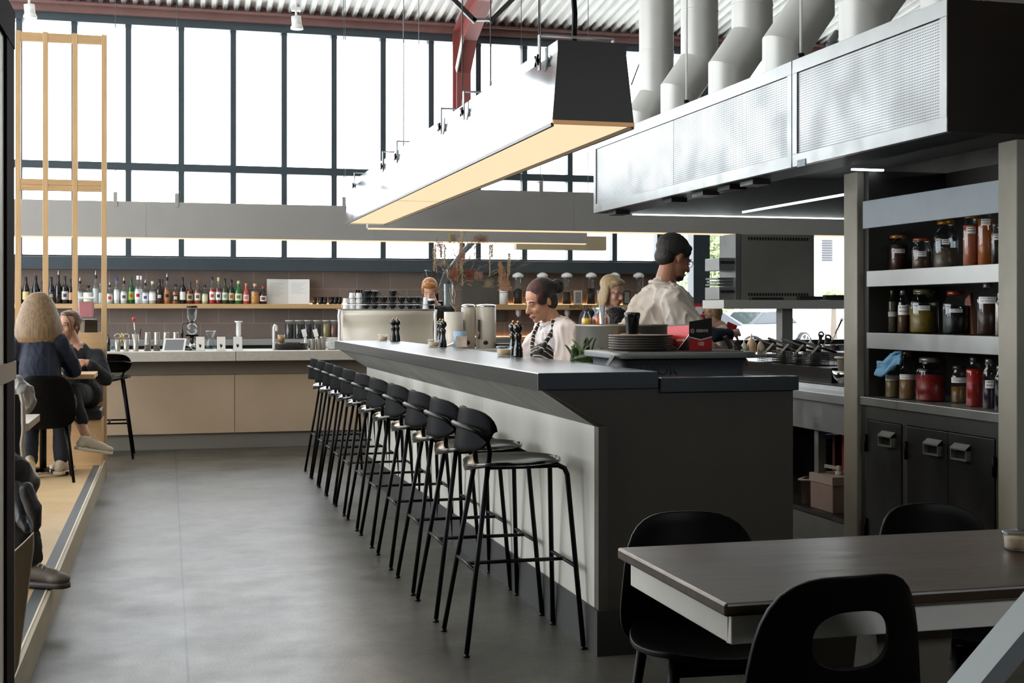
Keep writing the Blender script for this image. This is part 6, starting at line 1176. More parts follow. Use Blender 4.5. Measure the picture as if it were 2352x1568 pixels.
def hand(m, wr, d, up, s=1, curl=.5, side=1):
    "palm and five fingers from the wrist along d; up = back of the hand"
    wr = Vector(wr); d = Vector(d).normalized(); up = (Vector(up) - d * Vector(up).dot(d)).normalized(); x = d.cross(up) * side
    pc = wr + d * .05 * s; RM = Matrix((x, d, up)).transposed(); m.ell(pc, (.038 * s, .05 * s, .015 * s), 12, RM); capsule(m, wr, pc, .024 * s, .026 * s)
    for i, (o, L) in enumerate(((-.03, .068), (-.01, .078), (.011, .073), (.031, .058))):
        p = wr + d * .088 * s + x * o * s; dd = d.copy(); rr = .0092 * s
        for k in range(3):
            c_ = curl * (.5 + .5 * k); dd = (dd * cos(c_) - up * sin(c_)).normalized(); q = p + dd * L * s * (.45, .32, .26)[k]; capsule(m, p, q, rr, rr * .92, 8); p = q; rr *= .93
    p = wr + d * .03 * s - x * .03 * s; a = (d * .6 - x * .75 - up * .25).normalized(); q = p + a * .042 * s; capsule(m, p, q, .013 * s, .011 * s, 8); b = (d * .9 - x * .2 - up * .4).normalized(); capsule(m, q, q + b * .035 * s, .011 * s, .009 * s, 8)
def limb(m, pts, rs):
    for a, b, r1, r2 in zip(pts[:-1], pts[1:], rs[:-1], rs[1:]): capsule(m, a, b, r1, r2)
def shoe(t, ank, yaw, col='#c9bca6', sole='#d9cdb8', pitch=0, s=1, name='shoe', laces=True):
    Rm = rotm(yaw, pitch); T = lambda x, y, z: Vector(ank) + Rm @ Vector((x * s, y * s, z * s)); m = M()
    capsule(m, T(0, -.03, -.02), T(0, .02, -.03), .036 * s, .04 * s); capsule(m, T(0, .02, -.035), T(0, .13, -.055), .04 * s, .035 * s); m.ell(T(0, .15, -.06), (.042 * s, .06 * s, .028 * s), 14, Rm); m.ell(T(0, -.04, -.05), (.034 * s, .04 * s, .035 * s), 14, Rm)
    o = fuse(m, name, mat('shoe ' + col, col, .6, bump=.1, bs=150), t, .006, 3); q = loft(M(), [[tuple(T(x, y, z)) for x, y in rr_(-.042, .042, -.085, .205, .04, 5)] for z in (-.098, -.074)]); q.build('sole', mat('sole ' + sole, sole, .6), o)
    if laces:
        m = M()
        for k in range(4): m.tube([T(-.022, .03 + k * .022, .0 - k * .008), T(0, .035 + k * .022, .01 - k * .008), T(.022, .04 + k * .022, 0 - k * .008)], .0028 * s, 5)
        m.tube([T(0, .03, .01) + Rm @ Vector((.022 * sin(a) * (1 + .5 * cos(a)), .01, .022 * abs(cos(a)))) * s for a in [i * pi / 8 for i in range(16)]], .0022 * s, 5, closed=True); m.build('laces', mat('laces', '#d8d0c0', .7), o)
    return o
skinA = mat('warm skin', '#b98a70', .5, var=.08, vs=9); skinL = mat('light skin', '#cfa08a', .48, var=.06, vs=9); skinD = mat('tan skin', '#9a6a50', .5, var=.08, vs=9)
def V(*a): return Vector(a)
# --- woman in navy, back to the camera
A0 = V(-.875, 9.93, .14); pA = thing('person', 'person with blonde bob and navy top seated back to camera on a black chair', 'person', A0)
navy = mat('navy knit', '#10182b', .8, bump=.15, bs=90); denim = mat('dark trousers', '#14171f', .8, bump=.1, bs=60)
Hd = V(-.885, 9.93, 1.37); RH = rotm(R(-12), R(-4)); m = M(); head_blobs(m, Hd, RH, 1.0, True, V(-.88, 9.9, 1.19))
shL, shR = V(-1.03, 9.92, 1.13), V(-.745, 9.88, 1.13)
limb(m, [V(-.88, 9.9, 1.17), V(-.88, 9.9, .95), V(-.87, 9.92, .7)], [.1, .1, .11]); limb(m, [shL, V(-1.1, 10.0, .93), V(-1.0, 10.2, .93)], [.05, .042, .035]); limb(m, [shR, V(-.645, 9.98, .95), V(-.72, 10.2, .94)], [.05, .042, .032]); hand(m, V(-.72, 10.2, .94), V(-.3, 1, .05), V(0, 0, 1), .95, .4); hand(m, V(-1.0, 10.2, .93), V(.3, 1, .05), V(0, 0, 1), .95, .4, -1)
for k, kn, an in ((-1, V(-1.0, 10.33, .62), V(-.97, 10.12, .24)), (1, V(-.76, 10.33, .62), V(-.76, 10.22, .24))): limb(m, [V(-.87 + k * .09, 9.97, .68), kn, an], [.075, .05, .035])
fuse(m, 'body', skinL, pA, .007)
m = M(); limb(m, [V(-.88, 9.9, 1.14), V(-.88, 9.88, .98), V(-.87, 9.9, .74)], [.115, .14, .16]); limb(m, [V(-.885, 9.9, 1.19), shL], [.07, .06]); limb(m, [V(-.885, 9.9, 1.19), shR], [.07, .06]); limb(m, [shL, V(-1.09, 10.0, .93), V(-1.0, 10.17, .93)], [.064, .058, .045]); limb(m, [shR, V(-.66, 9.98, .93), V(-.72, 10.17, .94)], [.064, .06, .045]); capsule(m, V(-.97, 9.93, .68), V(-.77, 9.93, .68), .14, .14); capsule(m, V(-.88, 9.9, 1.18), V(-.88, 9.91, 1.235), .07, .055)
fuse(m, 'navy_top', navy, pA, .009, 4, folds(.008))
m = M(); limb(m, [V(-.95, 9.97, .67), V(-.99, 10.33, .62), V(-.97, 10.15, .27)], [.1, .075, .055]); limb(m, [V(-.79, 9.97, .67), V(-.76, 10.33, .62), V(-.76, 10.22, .27)], [.1, .075, .055]); fuse(m, 'trousers', denim, pA, .01, 3, folds(.004))
hb = mat('blonde hair', '#a08258', .5, var=.4, vs=5, vec=(22, 22, 1), col2='#4a341e', bump=.3, bs=60); m = M()
m.lathe([(0, .122), (.05, .114), (.085, .085), (.105, .04), (.12, -.02), (.142, -.09), (.156, -.15), (.16, -.2), (.15, -.235), (.12, -.245), (0, -.22)], Hd + V(-.005, -.015, 0), 40, sy=.84)
fuse(m, 'blonde_bob', hb, pA, .006, 3, strands(.016, Hd, 55))
shoe(pA, V(-.97, 10.1, .26), R(5), '#a08c72', '#b8a483', R(-55), 1.0, 'right_shoe', False); shoe(pA, V(-.76, 10.2, .245), R(-20), '#c2b49c', '#cdbfa6', 0, .95, 'left_shoe')
# --- woman facing the camera on the bench
B0 = V(-.75, 10.9, .14); pB = thing('person', 'person in black jumper sitting on the bench facing the camera with legs crossed', 'person', B0)
blk_ = mat('black jumper', '#1a1b1e', .85, bump=.15, bs=80); Hd = V(-.76, 10.87, 1.245); RH = rotm(R(150), R(0), R(-4)); m = M(); head_blobs(m, Hd, RH, 1.0, True, V(-.71, 10.93, 1.06))
shN, shF = V(-.545, 10.9, .99), V(-.87, 10.93, 1.0)
limb(m, [V(-.7, 10.93, 1.02), V(-.7, 10.95, .7)], [.1, .11]); limb(m, [shN, V(-.475, 10.78, .82), V(-.60, 10.66, .955)], [.048, .04, .028]); hand(m, V(-.60, 10.66, .955), V(-1, -.15, .15), V(0, -.5, .8), .95, .55); limb(m, [shF, V(-.93, 10.8, .85), V(-.85, 10.62, .92)], [.048, .04, .03]); hand(m, V(-.85, 10.62, .92), V(.6, -.6, .1), V(0, -.3, 1), .9, .4, -1)
limb(m, [V(-.78, 10.93, .67), V(-.78, 10.55, .64), V(-.775, 10.5, .24)], [.08, .055, .036]); limb(m, [V(-.65, 10.93, .68), V(-.72, 10.52, .72), V(-.6, 10.36, .43)], [.08, .055, .034])
fuse(m, 'body', skinA, pB, .006); brn = mat('brown hair', '#7a5636', .45, var=.35, vs=5, vec=(12, 12, 1), col2='#3c2816', bump=.1, bs=60)
face_parts(pB, Hd, RH, 1.0, brn, lipc='#9a5f54')
m = M(); limb(m, [V(-.7, 10.94, .99), V(-.7, 10.94, .86), V(-.7, 10.94, .7)], [.125, .125, .14]); capsule(m, shN, shF, .068, .068); limb(m, [shN, V(-.472, 10.78, .82), V(-.575, 10.67, .94)], [.07, .056, .04]); limb(m, [shF, V(-.93, 10.8, .85), V(-.86, 10.66, .91)], [.07, .056, .042]); m.ell(V(-.71, 10.93, 1.075), (.08, .075, .04), 14); fuse(m, 'black_jumper', blk_, pB, .008, 4, folds(.006))
m = M(); capsule(m, V(-.8, 10.95, .69), V(-.62, 10.95, .69), .12, .12); limb(m, [V(-.78, 10.93, .67), V(-.78, 10.55, .65), V(-.775, 10.5, .32)], [.1, .078, .055]); limb(m, [V(-.65, 10.93, .69), V(-.72, 10.5, .72), V(-.625, 10.4, .53)], [.1, .08, .05]); fuse(m, 'trousers', mat('black trousers', '#131315', .85), pB, .01, 3, folds(.004))
m = M(); 
for c, r in (((0, -.035, .042), (.082, .092, .08)), ((0, .005, .085), (.058, .062, .03)), ((.066, -.025, .015), (.018, .04, .045)), ((-.066, -.025, .015), (.018, .04, .045)), ((0, -.075, -.05), (.045, .04, .05)), ((0, -.09, -.02), (.05, .04, .04))): m.ell(Hd + RH @ Vector(c), r, 16, RH)
fuse(m, 'brown_hair', brn, pB, .006, 2, strands(.008, Hd, 60)); M().tube([Hd + RH @ V(k, y, z) for k, y, z in ((.03, .07, .075), (.062, .06, .03), (.072, .045, -.04), (.06, .05, -.1))], [.008, .009, .006, .002], 8).tube([Hd + RH @ V(k, y, z) for k, y, z in ((-.03, .07, .075), (-.06, .06, .03), (-.068, .045, -.04), (-.058, .05, -.12))], [.008, .01, .007, .002], 8).tube([Hd + RH @ V(k, y, z) for k, y, z in ((.05, .04, .07), (.078, .02, .0), (.076, .0, -.08), (.06, -.02, -.14))], [.014, .016, .014, .005], 8).build('loose_strand', brn, pB)
shoe(pB, V(-.575, 10.33, .40), R(-72), '#b5aa96', '#c9bfab', R(-12), 1.0, 'raised_shoe'); shoe(pB, V(-.775, 10.47, .245), R(165), '#bfb29b', '#c9bfab', 0, .95, 'grounded_shoe')
# --- woman chef
Hc = V(2.065, 7.2, 1.412); RH = rotm(R(108), R(-20)); pC = thing('person', 'person with dark bun in white chef shirt and striped apron looking down', 'person', V(2.25, 7.25, 0))
m = M(); head_blobs(m, Hc, RH, 1.0, True, V(2.17, 7.23, 1.26)); s1, s2 = V(2.19, 7.06, 1.235), V(2.17, 7.42, 1.24)
limb(m, [V(2.19, 7.24, 1.2), V(2.24, 7.24, 1.0), V(2.3, 7.24, .9)], [.1, .1, .12]); e1, w1 = V(2.17, 6.98, .985), V(1.98, 7.12, .97); limb(m, [s1, e1, w1], [.05, .042, .03]); hand(m, w1, V(-1, .3, 0), V(0, 0, 1), .95, .6); e2, w2 = V(2.02, 7.42, 1.0), V(1.93, 7.2, 1.06); limb(m, [s2, e2, w2], [.05, .042, .03]); hand(m, w2, V(-.6, -.8, -.2), V(0, 0, 1), .95, .6)
for k in (-1, 1): limb(m, [V(2.3, 7.24 + k * .1, .88), V(2.27, 7.24 + k * .1, .48), V(2.3, 7.24 + k * .1, .08)], [.09, .06, .04])
fuse(m, 'body', skinA, pC, .0065); dh = mat('near black hair', '#171012', .45, var=.3, vs=6, bump=.3, bs=60); face_parts(pC, Hc, RH, 1.0, dh, closed=True, lipc='#a3625a')
m = M()
for c, r in (((0, -.03, .048), (.083, .1, .083)), ((0, -.05, -.01), (.075, .065, .07)), ((0, -.145, .04), (.046, .042, .046)), ((.062, .01, .02), (.02, .05, .04)), ((-.062, .01, .02), (.02, .05, .04))): m.ell(Hc + RH @ Vector(c), r, 16, RH)
hw_ = fuse(m, 'dark_hair', [dh, mat('dark red headband', '#4a1a24', .7, var=.6, vs=60, col2='#140a0c')], pC, .006, 2, strands(.004, Hc, 60))
for pl in hw_.data.polygons:
    lc = RH.transposed() @ (pl.center + WLOC[pC.name] - Hc)
    if .012 < lc.y * .78 + lc.z * .3 - .012 < .075 and lc.z > -.01: pl.material_index = 1


chef = mat('white chef cotton', '#cbc5c6', .85, bump=.12, bs=60); m = M(); limb(m, [V(2.19, 7.24, 1.185), V(2.23, 7.24, 1.05), V(2.29, 7.24, .88)], [.13, .15, .165]); limb(m, [V(2.17, 7.23, 1.255), s1 + V(0, 0, -.015)], [.075, .07]); limb(m, [V(2.17, 7.23, 1.255), s2 + V(0, 0, -.015)], [.075, .07]); limb(m, [s1 + V(0, 0, -.015), e1, e1.lerp(w1, .35)], [.075, .088, .078]); limb(m, [s2, e2, e2.lerp(w2, .3)], [.08, .07, .065]); capsule(m, V(2.17, 7.23, 1.25), V(2.15, 7.225, 1.275), .062, .058); fuse(m, 'chef_shirt', chef, pC, .008, 3, folds(.022, 9, 4))
m = M(); m.tube([V(2.16 + .068 * cos(a) - .02 * abs(sin(a)), 7.228 + .064 * sin(a), 1.292 + .018 * cos(a)) for a in [i * pi / 12 for i in range(24)]], .011, 8, closed=True); m.build('collar', chef, pC)
m = M(); q_ = e1.lerp(w1, .4); d_ = (w1 - e1).normalized(); m.cyl(q_ - d_ * .025, q_ + d_ * .012, .082, 24, .078); m.build('sleeve_cuff', chef, pC)
def stripes_mat():
    m = mat('black pinstripe apron', '#141416', .8); nt = m.node_tree; N = nt.nodes; L = nt.links; tc = N.new('ShaderNodeTexCoord'); wv = N.new('ShaderNodeTexWave'); wv.bands_direction = 'DIAGONAL'; wv.inputs['Scale'].default_value = 14; wv.inputs['Distortion'].default_value = .6; L.new(tc.outputs['Object'], wv.inputs[0]); r = N.new('ShaderNodeValToRGB'); r.color_ramp.elements[0].position = .9; r.color_ramp.elements[0].color = hx('#141416'); r.color_ramp.elements[1].position = .96; r.color_ramp.elements[1].color = hx('#b9b6b2'); L.new(wv.outputs[0], r.inputs[0]); L.new(r.outputs[0], N['Principled BSDF'].inputs['Base Color']); return m
apr = stripes_mat(); m = M(); m.tube([V(2.125, 7.13, 1.30), V(2.12, 7.1, 1.25), V(2.075, 7.09, 1.19), V(2.04, 7.11, 1.12)], [.012, .013, .014, .02], 8); m.tube([V(2.10, 7.31, 1.29), V(2.06, 7.3, 1.23), V(2.035, 7.25, 1.16), V(2.03, 7.2, 1.1)], [.012, .013, .014, .02], 8); limb(m, [V(2.10, 7.2, 1.09), V(2.12, 7.2, 1.0), V(2.16, 7.22, .8)], [.085, .105, .13]); capsule(m, V(2.12, 7.08, 1.02), V(2.12, 7.06, .9), .05, .06); fuse(m, 'striped_apron', apr, pC, .007, 2, folds(.006, 12, 3))
# --- man chef
Hm = V(2.80, 6.97, 1.655); RH = rotm(R(-80), R(-20)); pD = thing('person', 'person with dark hair and glasses in cream chef jacket, side on at the pass', 'person', V(2.76, 6.98, 0))
m = M(); head_blobs(m, Hm, RH, 1.06, False, V(2.735, 6.98, 1.49)); s1, s2 = V(2.735, 6.80, 1.42), V(2.76, 7.2, 1.42); limb(m, [V(2.72, 7.0, 1.38), V(2.72, 7.0, 1.15), V(2.75, 7.0, .95)], [.12, .13, .14]); e1, w1 = V(2.83, 6.74, 1.18), V(3.06, 6.85, 1.1); limb(m, [s1, e1, w1], [.06, .05, .035]); hand(m, w1, V(1, .2, -.1), V(0, 0, 1), 1.05, .6); e2, w2 = V(2.9, 7.25, 1.2), V(3.1, 7.05, 1.12); limb(m, [s2, e2, w2], [.06, .05, .035]); hand(m, w2, V(1, -.2, -.1), V(0, 0, 1), 1.05, .6)
for k in (-1, 1): limb(m, [V(2.75, 7 + k * .11, .93), V(2.78, 7 + k * .11, .5), V(2.75, 7 + k * .11, .08)], [.11, .07, .045])
fuse(m, 'body', skinD, pD, .007); bh = mat('short black hair', '#14110f', .6, bump=.5, bs=120); face_parts(pD, Hm, RH, 1.06, bh, closed=True, lipc='#7d4c40', glasses=blackg)
m = M()
for c, r in (((0, -.028, .05), (.083, .098, .082)), ((0, -.06, -.005), (.07, .055, .06)), ((.06, .015, .045), (.016, .04, .035)), ((-.06, .015, .045), (.016, .04, .035)), ((0, .042, .075), (.052, .036, .024))): m.ell(Hm + RH @ (Vector(c) * 1.06), tuple(a * 1.06 for a in r), 16, RH)
fuse(m, 'short_black_hair', bh, pD, .006, 2, folds(.002, 60, 60)); m = M(); m.ell(Hm + RH @ V(0, .06, -.095), (.042, .03, .02), 12, RH); m.ell(Hm + RH @ V(0, .04, -.09), (.048, .035, .03), 12, RH); fuse(m, 'short_beard', mat('dark stubble', '#3a261c', .7), pD, .005, 1)
chefm = mat('cream chef cotton', '#b9b2aa', .85, bump=.12, bs=60); m = M(); limb(m, [V(2.7, 7.0, 1.34), V(2.66, 7.0, 1.18), V(2.7, 7.0, .95)], [.15, .19, .2]); limb(m, [V(2.73, 6.99, 1.455), s1 + V(0, 0, -.02)], [.085, .085]); limb(m, [V(2.73, 6.99, 1.455), s2 + V(0, 0, -.02)], [.085, .085]); limb(m, [s1 + V(0, 0, -.02), e1 + V(-.01, 0, .01)], [.088, .088]); limb(m, [s2, e2], [.095, .08]); capsule(m, V(2.725, 6.98, 1.46), V(2.74, 6.98, 1.505), .075, .066); fuse(m, 'chef_jacket', chefm, pD, .009, 3, folds(.022, 9, 4)); 
m = M(); m.tube([V(2.735 + .075 * cos(a), 6.98 + .07 * sin(a), 1.505 - .016 * cos(a)) for a in [i * pi / 12 for i in range(24)]], .012, 8, closed=True); m.build('collar', chefm, pD)
m = M(); q_ = e1 + V(-.01, 0, .01); d_ = (e1 - s1).normalized(); m.cyl(q_ + d_ * .02, q_ + d_ * .085, .093, 28, .096); m.build('sleeve_cuff', chefm, pD)
m = M(); m.tube([V(2.80, 6.83, 1.45), V(2.9, 6.86, 1.3), V(2.9, 6.9, 1.1)], .014, 8); m.box(2.86, 6.8, .5, 2.885, 7.2, 1.12); m.build('black_apron', blackp, pD)
m = M()
for k in (-1, 1): limb(m, [V(2.74, 7 + k * .11, .93), V(2.77, 7 + k * .11, .5), V(2.74, 7 + k * .11, .1)], [.14, .095, .07])
fuse(m, 'trousers', denim, pD, .012, 2)
# --- blonde woman with glasses
He = V(3.31, 9.5, 1.505); RH = rotm(R(-150), R(-14)); pE = thing('person', 'person with straight blonde hair, round glasses and grey straps over black shirt', 'person', V(3.3, 9.55, 0))
m = M(); head_blobs(m, He, RH, .98, True, V(3.3, 9.56, 1.33)); s1, s2 = V(3.13, 9.55, 1.30), V(3.48, 9.58, 1.30); limb(m, [V(3.3, 9.57, 1.27), V(3.3, 9.57, .95)], [.1, .12]); limb(m, [s1, V(3.08, 9.5, 1.05), V(3.2, 9.32, 1.0)], [.048, .04, .03]); limb(m, [s2, V(3.53, 9.5, 1.05), V(3.4, 9.32, 1.0)], [.048, .04, .03]); hand(m, V(3.2, 9.32, 1.0), V(.4, -1, 0), V(0, 0, 1), .92, .5); hand(m, V(3.4, 9.32, 1.0), V(-.4, -1, 0), V(0, 0, 1), .92, .5, -1)
for k in (-1, 1): limb(m, [V(3.3 + k * .09, 9.57, .93), V(3.3 + k * .09, 9.55, .5), V(3.3 + k * .09, 9.57, .08)], [.09, .06, .04])
fuse(m, 'body', skinL, pE, .0065); bl = mat('pale blonde hair', '#c4ac84', .45, var=.3, vs=5, vec=(12, 12, 1), col2='#8a7048', bump=.2, bs=60); face_parts(pE, He, RH, .98, bl, closed=True, glasses=mat('thin gold frame', '#8a6f52', .3, .8))
m = M()
for c, r in (((0, -.03, .05), (.085, .098, .08)), ((0, .03, .083), (.06, .05, .03)), ((-.077, -.01, -.03), (.022, .05, .1)), ((.077, -.02, -.03), (.02, .05, .1)), ((0, -.07, -.06), (.075, .04, .09))): m.ell(He + RH @ Vector(c), r, 16, RH)
fuse(m, 'straight_blonde_hair', bl, pE, .006, 2, strands(.004, He, 80))
m = M(); limb(m, [V(3.3, 9.58, 1.26), V(3.3, 9.58, .92)], [.125, .14]); capsule(m, s1, s2, .068, .068); limb(m, [s1, V(3.08, 9.5, 1.05)], [.075, .06]); limb(m, [s2, V(3.53, 9.5, 1.05)], [.075, .06]); m.ell(V(3.3, 9.56, 1.34), (.07, .06, .03), 12); fuse(m, 'black_shirt', blk_, pE, .008, 3, folds(.006)); gs_ = mat('grey apron strap', '#6f787c', .7)
m = M(); m.tube([V(3.19, 9.6, 1.37), V(3.17, 9.49, 1.355), V(3.19, 9.44, 1.25), V(3.22, 9.42, 1.1)], .016, 8); m.tube([V(3.43, 9.62, 1.37), V(3.43, 9.5, 1.36), V(3.42, 9.45, 1.25), V(3.38, 9.42, 1.1)], .016, 8); m.build('apron_straps', gs_, pE)
m = M(); capsule(m, V(3.24, 9.55, .85), V(3.36, 9.55, .85), .15, .15)
for k in (-1, 1): limb(m, [V(3.3 + k * .09, 9.57, .88), V(3.3 + k * .09, 9.55, .5), V(3.3 + k * .09, 9.57, .1)], [.1, .075, .06])
fuse(m, 'trousers', denim, pE, .012, 2)
# --- dark haired person crouched behind the pot
q = P(1412, 738, Y=8.6); pF = thing('person', 'person of whom only fluffy black hair shows above the stock pot', 'person', V(q.x, 8.6, 0)); Hf = V(q.x, 8.6, q.z - .03); RH = rotm(0, 0); m = M(); head_blobs(m, Hf, RH, .95, False, V(q.x, 8.55, q.z - .2)); limb(m, [V(q.x, 8.55, q.z - .22), V(q.x, 8.45, .75), V(q.x, 8.5, .5)], [.12, .13, .15]); 
for k in (-1, 1): limb(m, [V(q.x + k * .1, 8.5, .5), V(q.x + k * .14, 8.8, .5), V(q.x + k * .12, 8.55, .045)], [.09, .06, .04]); limb(m, [V(q.x + k * .17, 8.52, q.z - .26), V(q.x + k * .2, 8.65, .85), V(q.x + k * .1, 8.85, .85)], [.05, .04, .03]); hand(m, V(q.x + k * .1, 8.85, .85), V(-k * .3, 1, 0), V(0, 0, 1), .9, .5, k)
fuse(m, 'body', skinD, pF, .009); m = M(); m.ell(Hf + V(0, -.02, .03), (.105, .11, .1), 18); m.ell(Hf + V(0, -.04, -.03), (.1, .08, .08), 16); fuse(m, 'fluffy_black_hair', bh, pF, .006, 1, folds(.006, 40, 40)); m = M(); limb(m, [V(q.x, 8.53, q.z - .25), V(q.x, 8.45, .6)], [.14, .16]); capsule(m, V(q.x - .17, 8.52, q.z - .26), V(q.x + .17, 8.52, q.z - .26), .07, .07); fuse(m, 'black_shirt', blk_, pF, .01, 3)
# --- ginger barista
Hg = V(2.77, 14.02, 1.575); RH = rotm(R(165), R(-22)); pG = thing('person', 'person with short ginger hair in black t-shirt working behind the espresso machine', 'person', V(2.82, 14.15, 0)); m = M(); head_blobs(m, Hg, RH, 1.05, False, V(2.84, 14.12, 1.41)); s1, s2 = V(2.64, 14.15, 1.34), V(3.02, 14.12, 1.34)
limb(m, [V(2.83, 14.14, 1.32), V(2.83, 14.15, .95)], [.11, .13]); limb(m, [s1, V(2.6, 14.05, 1.12), V(2.62, 13.85, 1.1)], [.05, .042, .03]); limb(m, [s2, V(3.06, 14.02, 1.12), V(2.98, 13.85, 1.1)], [.05, .042, .03]); hand(m, V(2.62, 13.85, 1.1), V(0, -1, 0), V(0, 0, 1), 1, .7); hand(m, V(2.98, 13.85, 1.1), V(0, -1, 0), V(0, 0, 1), 1, .7, -1)
for k in (-1, 1): limb(m, [V(2.83 + k * .1, 14.15, .93), V(2.83 + k * .1, 14.13, .5), V(2.83 + k * .1, 14.15, .08)], [.1, .065, .045])
fuse(m, 'body', skinL, pG, .008); gh = mat('ginger hair', '#b9803f', .55, var=.3, vs=30, bump=.3, bs=120, col2='#8a5526'); face_parts(pG, Hg, RH, 1.05, gh, closed=True)
m = M()
for c, r in (((0, -.03, .055), (.083, .096, .082)), ((0, .04, .08), (.062, .05, .034)), ((0, -.06, .0), (.07, .05, .06)), ((.066, .01, .03), (.016, .04, .04)), ((-.066, .01, .03), (.016, .04, .04))): m.ell(Hg + RH @ (Vector(c) * 1.06), tuple(a * 1.06 for a in r), 16, RH)
fuse(m, 'ginger_hair', gh, pG, .007, 2, folds(.003, 50, 50)); m = M(); limb(m, [V(2.83, 14.15, 1.31), V(2.83, 14.15, .92)], [.14, .15]); capsule(m, s1, s2, .075, .075); limb(m, [s1, V(2.61, 14.08, 1.18)], [.08, .07]); limb(m, [s2, V(3.05, 14.05, 1.18)], [.08, .07]); m.ell(V(2.84, 14.13, 1.42), (.068, .06, .02), 12); fuse(m, 'black_t_shirt', blk_, pG, .009, 3, folds(.005))
m = M()
for k in (-1, 1): limb(m, [V(2.83 + k * .1, 14.15, .9), V(2.83 + k * .1, 14.13, .5), V(2.83 + k * .1, 14.15, .1)], [.12, .08, .065])
fuse(m, 'trousers', denim, pG, .014, 2)
# --- adult holding a little girl, by the window
Hh = V(4.44, 10.22, 1.385); RH = rotm(R(95), R(-2)); pH = thing('person', 'person, small fair haired child in pale top held in an adult arm', 'person', V(4.5, 10.22, .9)); m = M(); head_blobs(m, Hh, RH, .82, True, V(4.47, 10.22, 1.25))
limb(m, [V(4.5, 10.22, 1.2), V(4.52, 10.22, 1.02)], [.085, .095]); limb(m, [V(4.5, 10.12, 1.2), V(4.46, 10.08, 1.08), V(4.36, 10.12, 1.05)], [.035, .03, .024]); hand(m, V(4.36, 10.12, 1.05), V(-1, .2, 0), V(0, 0, 1), .62, .5); limb(m, [V(4.5, 10.32, 1.2), V(4.4, 10.38, 1.12), V(4.32, 10.36, 1.14)], [.035, .03, .024]); hand(m, V(4.32, 10.36, 1.14), V(-1, 0, .2), V(0, 0, 1), .62, .5)
for k in (-1, 1): limb(m, [V(4.5, 10.22 + k * .06, 1.0), V(4.3, 10.22 + k * .1, .93), V(4.28, 10.22 + k * .1, .72)], [.06, .045, .03])
fuse(m, 'body', skinL, pH, .006); lh_ = mat('light brown child hair', '#a88a60', .5, var=.3, vs=5, vec=(12, 12, 1), bump=.2, bs=60); face_parts(pH, Hh, RH, .82, lh_, brow=False)
m = M()
for c, r in (((0, -.03, .045), (.08, .092, .078)), ((0, -.06, -.04), (.075, .05, .08)), ((-.068, -.01, -.03), (.018, .045, .08)), ((.068, -.01, -.03), (.018, .045, .08)), ((0, -.06, -.1), (.06, .035, .05))): m.ell(Hh + RH @ (Vector(c) * .84), tuple(a * .84 for a in r), 16, RH)
fuse(m, 'fair_hair', lh_, pH, .006, 2, strands(.004, Hh, 60)); m = M(); limb(m, [V(4.51, 10.22, 1.17), V(4.53, 10.22, 1.0)], [.1, .115]); capsule(m, V(4.5, 10.12, 1.19), V(4.5, 10.32, 1.19), .05, .05); limb(m, [V(4.5, 10.12, 1.19), V(4.46, 10.08, 1.09)], [.05, .042]); limb(m, [V(4.5, 10.32, 1.19), V(4.41, 10.37, 1.12)], [.05, .042]); fuse(m, 'pale_pink_top', mat('pale pink cotton', '#d9c2ba', .8), pH, .007, 3, folds(.004))
m = M(); capsule(m, V(4.5, 10.22, .98), V(4.53, 10.22, .96), .11, .1); [limb(m, [V(4.5, 10.22 + k * .06, .98), V(4.3, 10.22 + k * .1, .93), V(4.28, 10.22 + k * .1, .76)], [.07, .058, .045]) for k in (-1, 1)]; fuse(m, 'grey_leggings', mat('grey leggings', '#5a5a5e', .8), pH, .008, 2)
pI = thing('person', 'person in navy sleeve carrying the small child, mostly hidden behind the taller chef', 'person', V(4.15, 10.3, 0)); Hi = V(4.12, 10.28, 1.46); RH = rotm(R(-70), R(-15)); m = M(); head_blobs(m, Hi, RH, 1, True, V(4.1, 10.3, 1.3)); limb(m, [V(4.1, 10.3, 1.27), V(4.12, 10.3, .95)], [.1, .12]); a1, a2, a3 = V(4.16, 10.1, 1.24), V(4.36, 9.98, 1.16), V(4.55, 10.03, 1.17); limb(m, [a1, a2, a3], [.05, .042, .032]); hand(m, a3, V(.8, .55, .1), V(.3, -1, .3), .95, .5, -1); limb(m, [V(4.08, 10.5, 1.25), V(4.2, 10.52, 1.0), V(4.42, 10.44, .98)], [.05, .042, .03]); hand(m, V(4.42, 10.44, .98), V(.9, -.4, 0), V(0, 0, -1), .95, .4)
for k in (-1, 1): limb(m, [V(4.12, 10.3 + k * .1, .93), V(4.12, 10.3 + k * .1, .5), V(4.12, 10.3 + k * .1, .08)], [.1, .065, .045])
fuse(m, 'body', skinL, pI, .007); rh = mat('auburn hair', '#8a5a3a', .5, var=.3, vs=6, bump=.2, bs=60); face_parts(pI, Hi, RH, 1, rh, closed=True); m = M()
for c, r in (((0, -.03, .048), (.085, .1, .085)), ((0, -.06, -.06), (.085, .06, .1)), ((-.075, -.01, -.06), (.02, .045, .1)), ((.075, -.01, -.06), (.02, .045, .1))): m.ell(Hi + RH @ Vector(c), r, 16, RH)
fuse(m, 'auburn_hair', rh, pI, .007, 2, strands(.004, Hi, 60)); m = M(); limb(m, [V(4.1, 10.3, 1.24), V(4.12, 10.3, .9)], [.13, .15]); capsule(m, a1, V(4.08, 10.5, 1.25), .075, .07); limb(m, [a1, a2, a2.lerp(a3, .75)], [.075, .062, .045]); limb(m, [V(4.08, 10.5, 1.25), V(4.2, 10.52, 1.0), V(4.36, 10.46, .985)], [.07, .055, .042]); fuse(m, 'navy_jumper', navy, pI, .009, 3, folds(.006)); m = M()
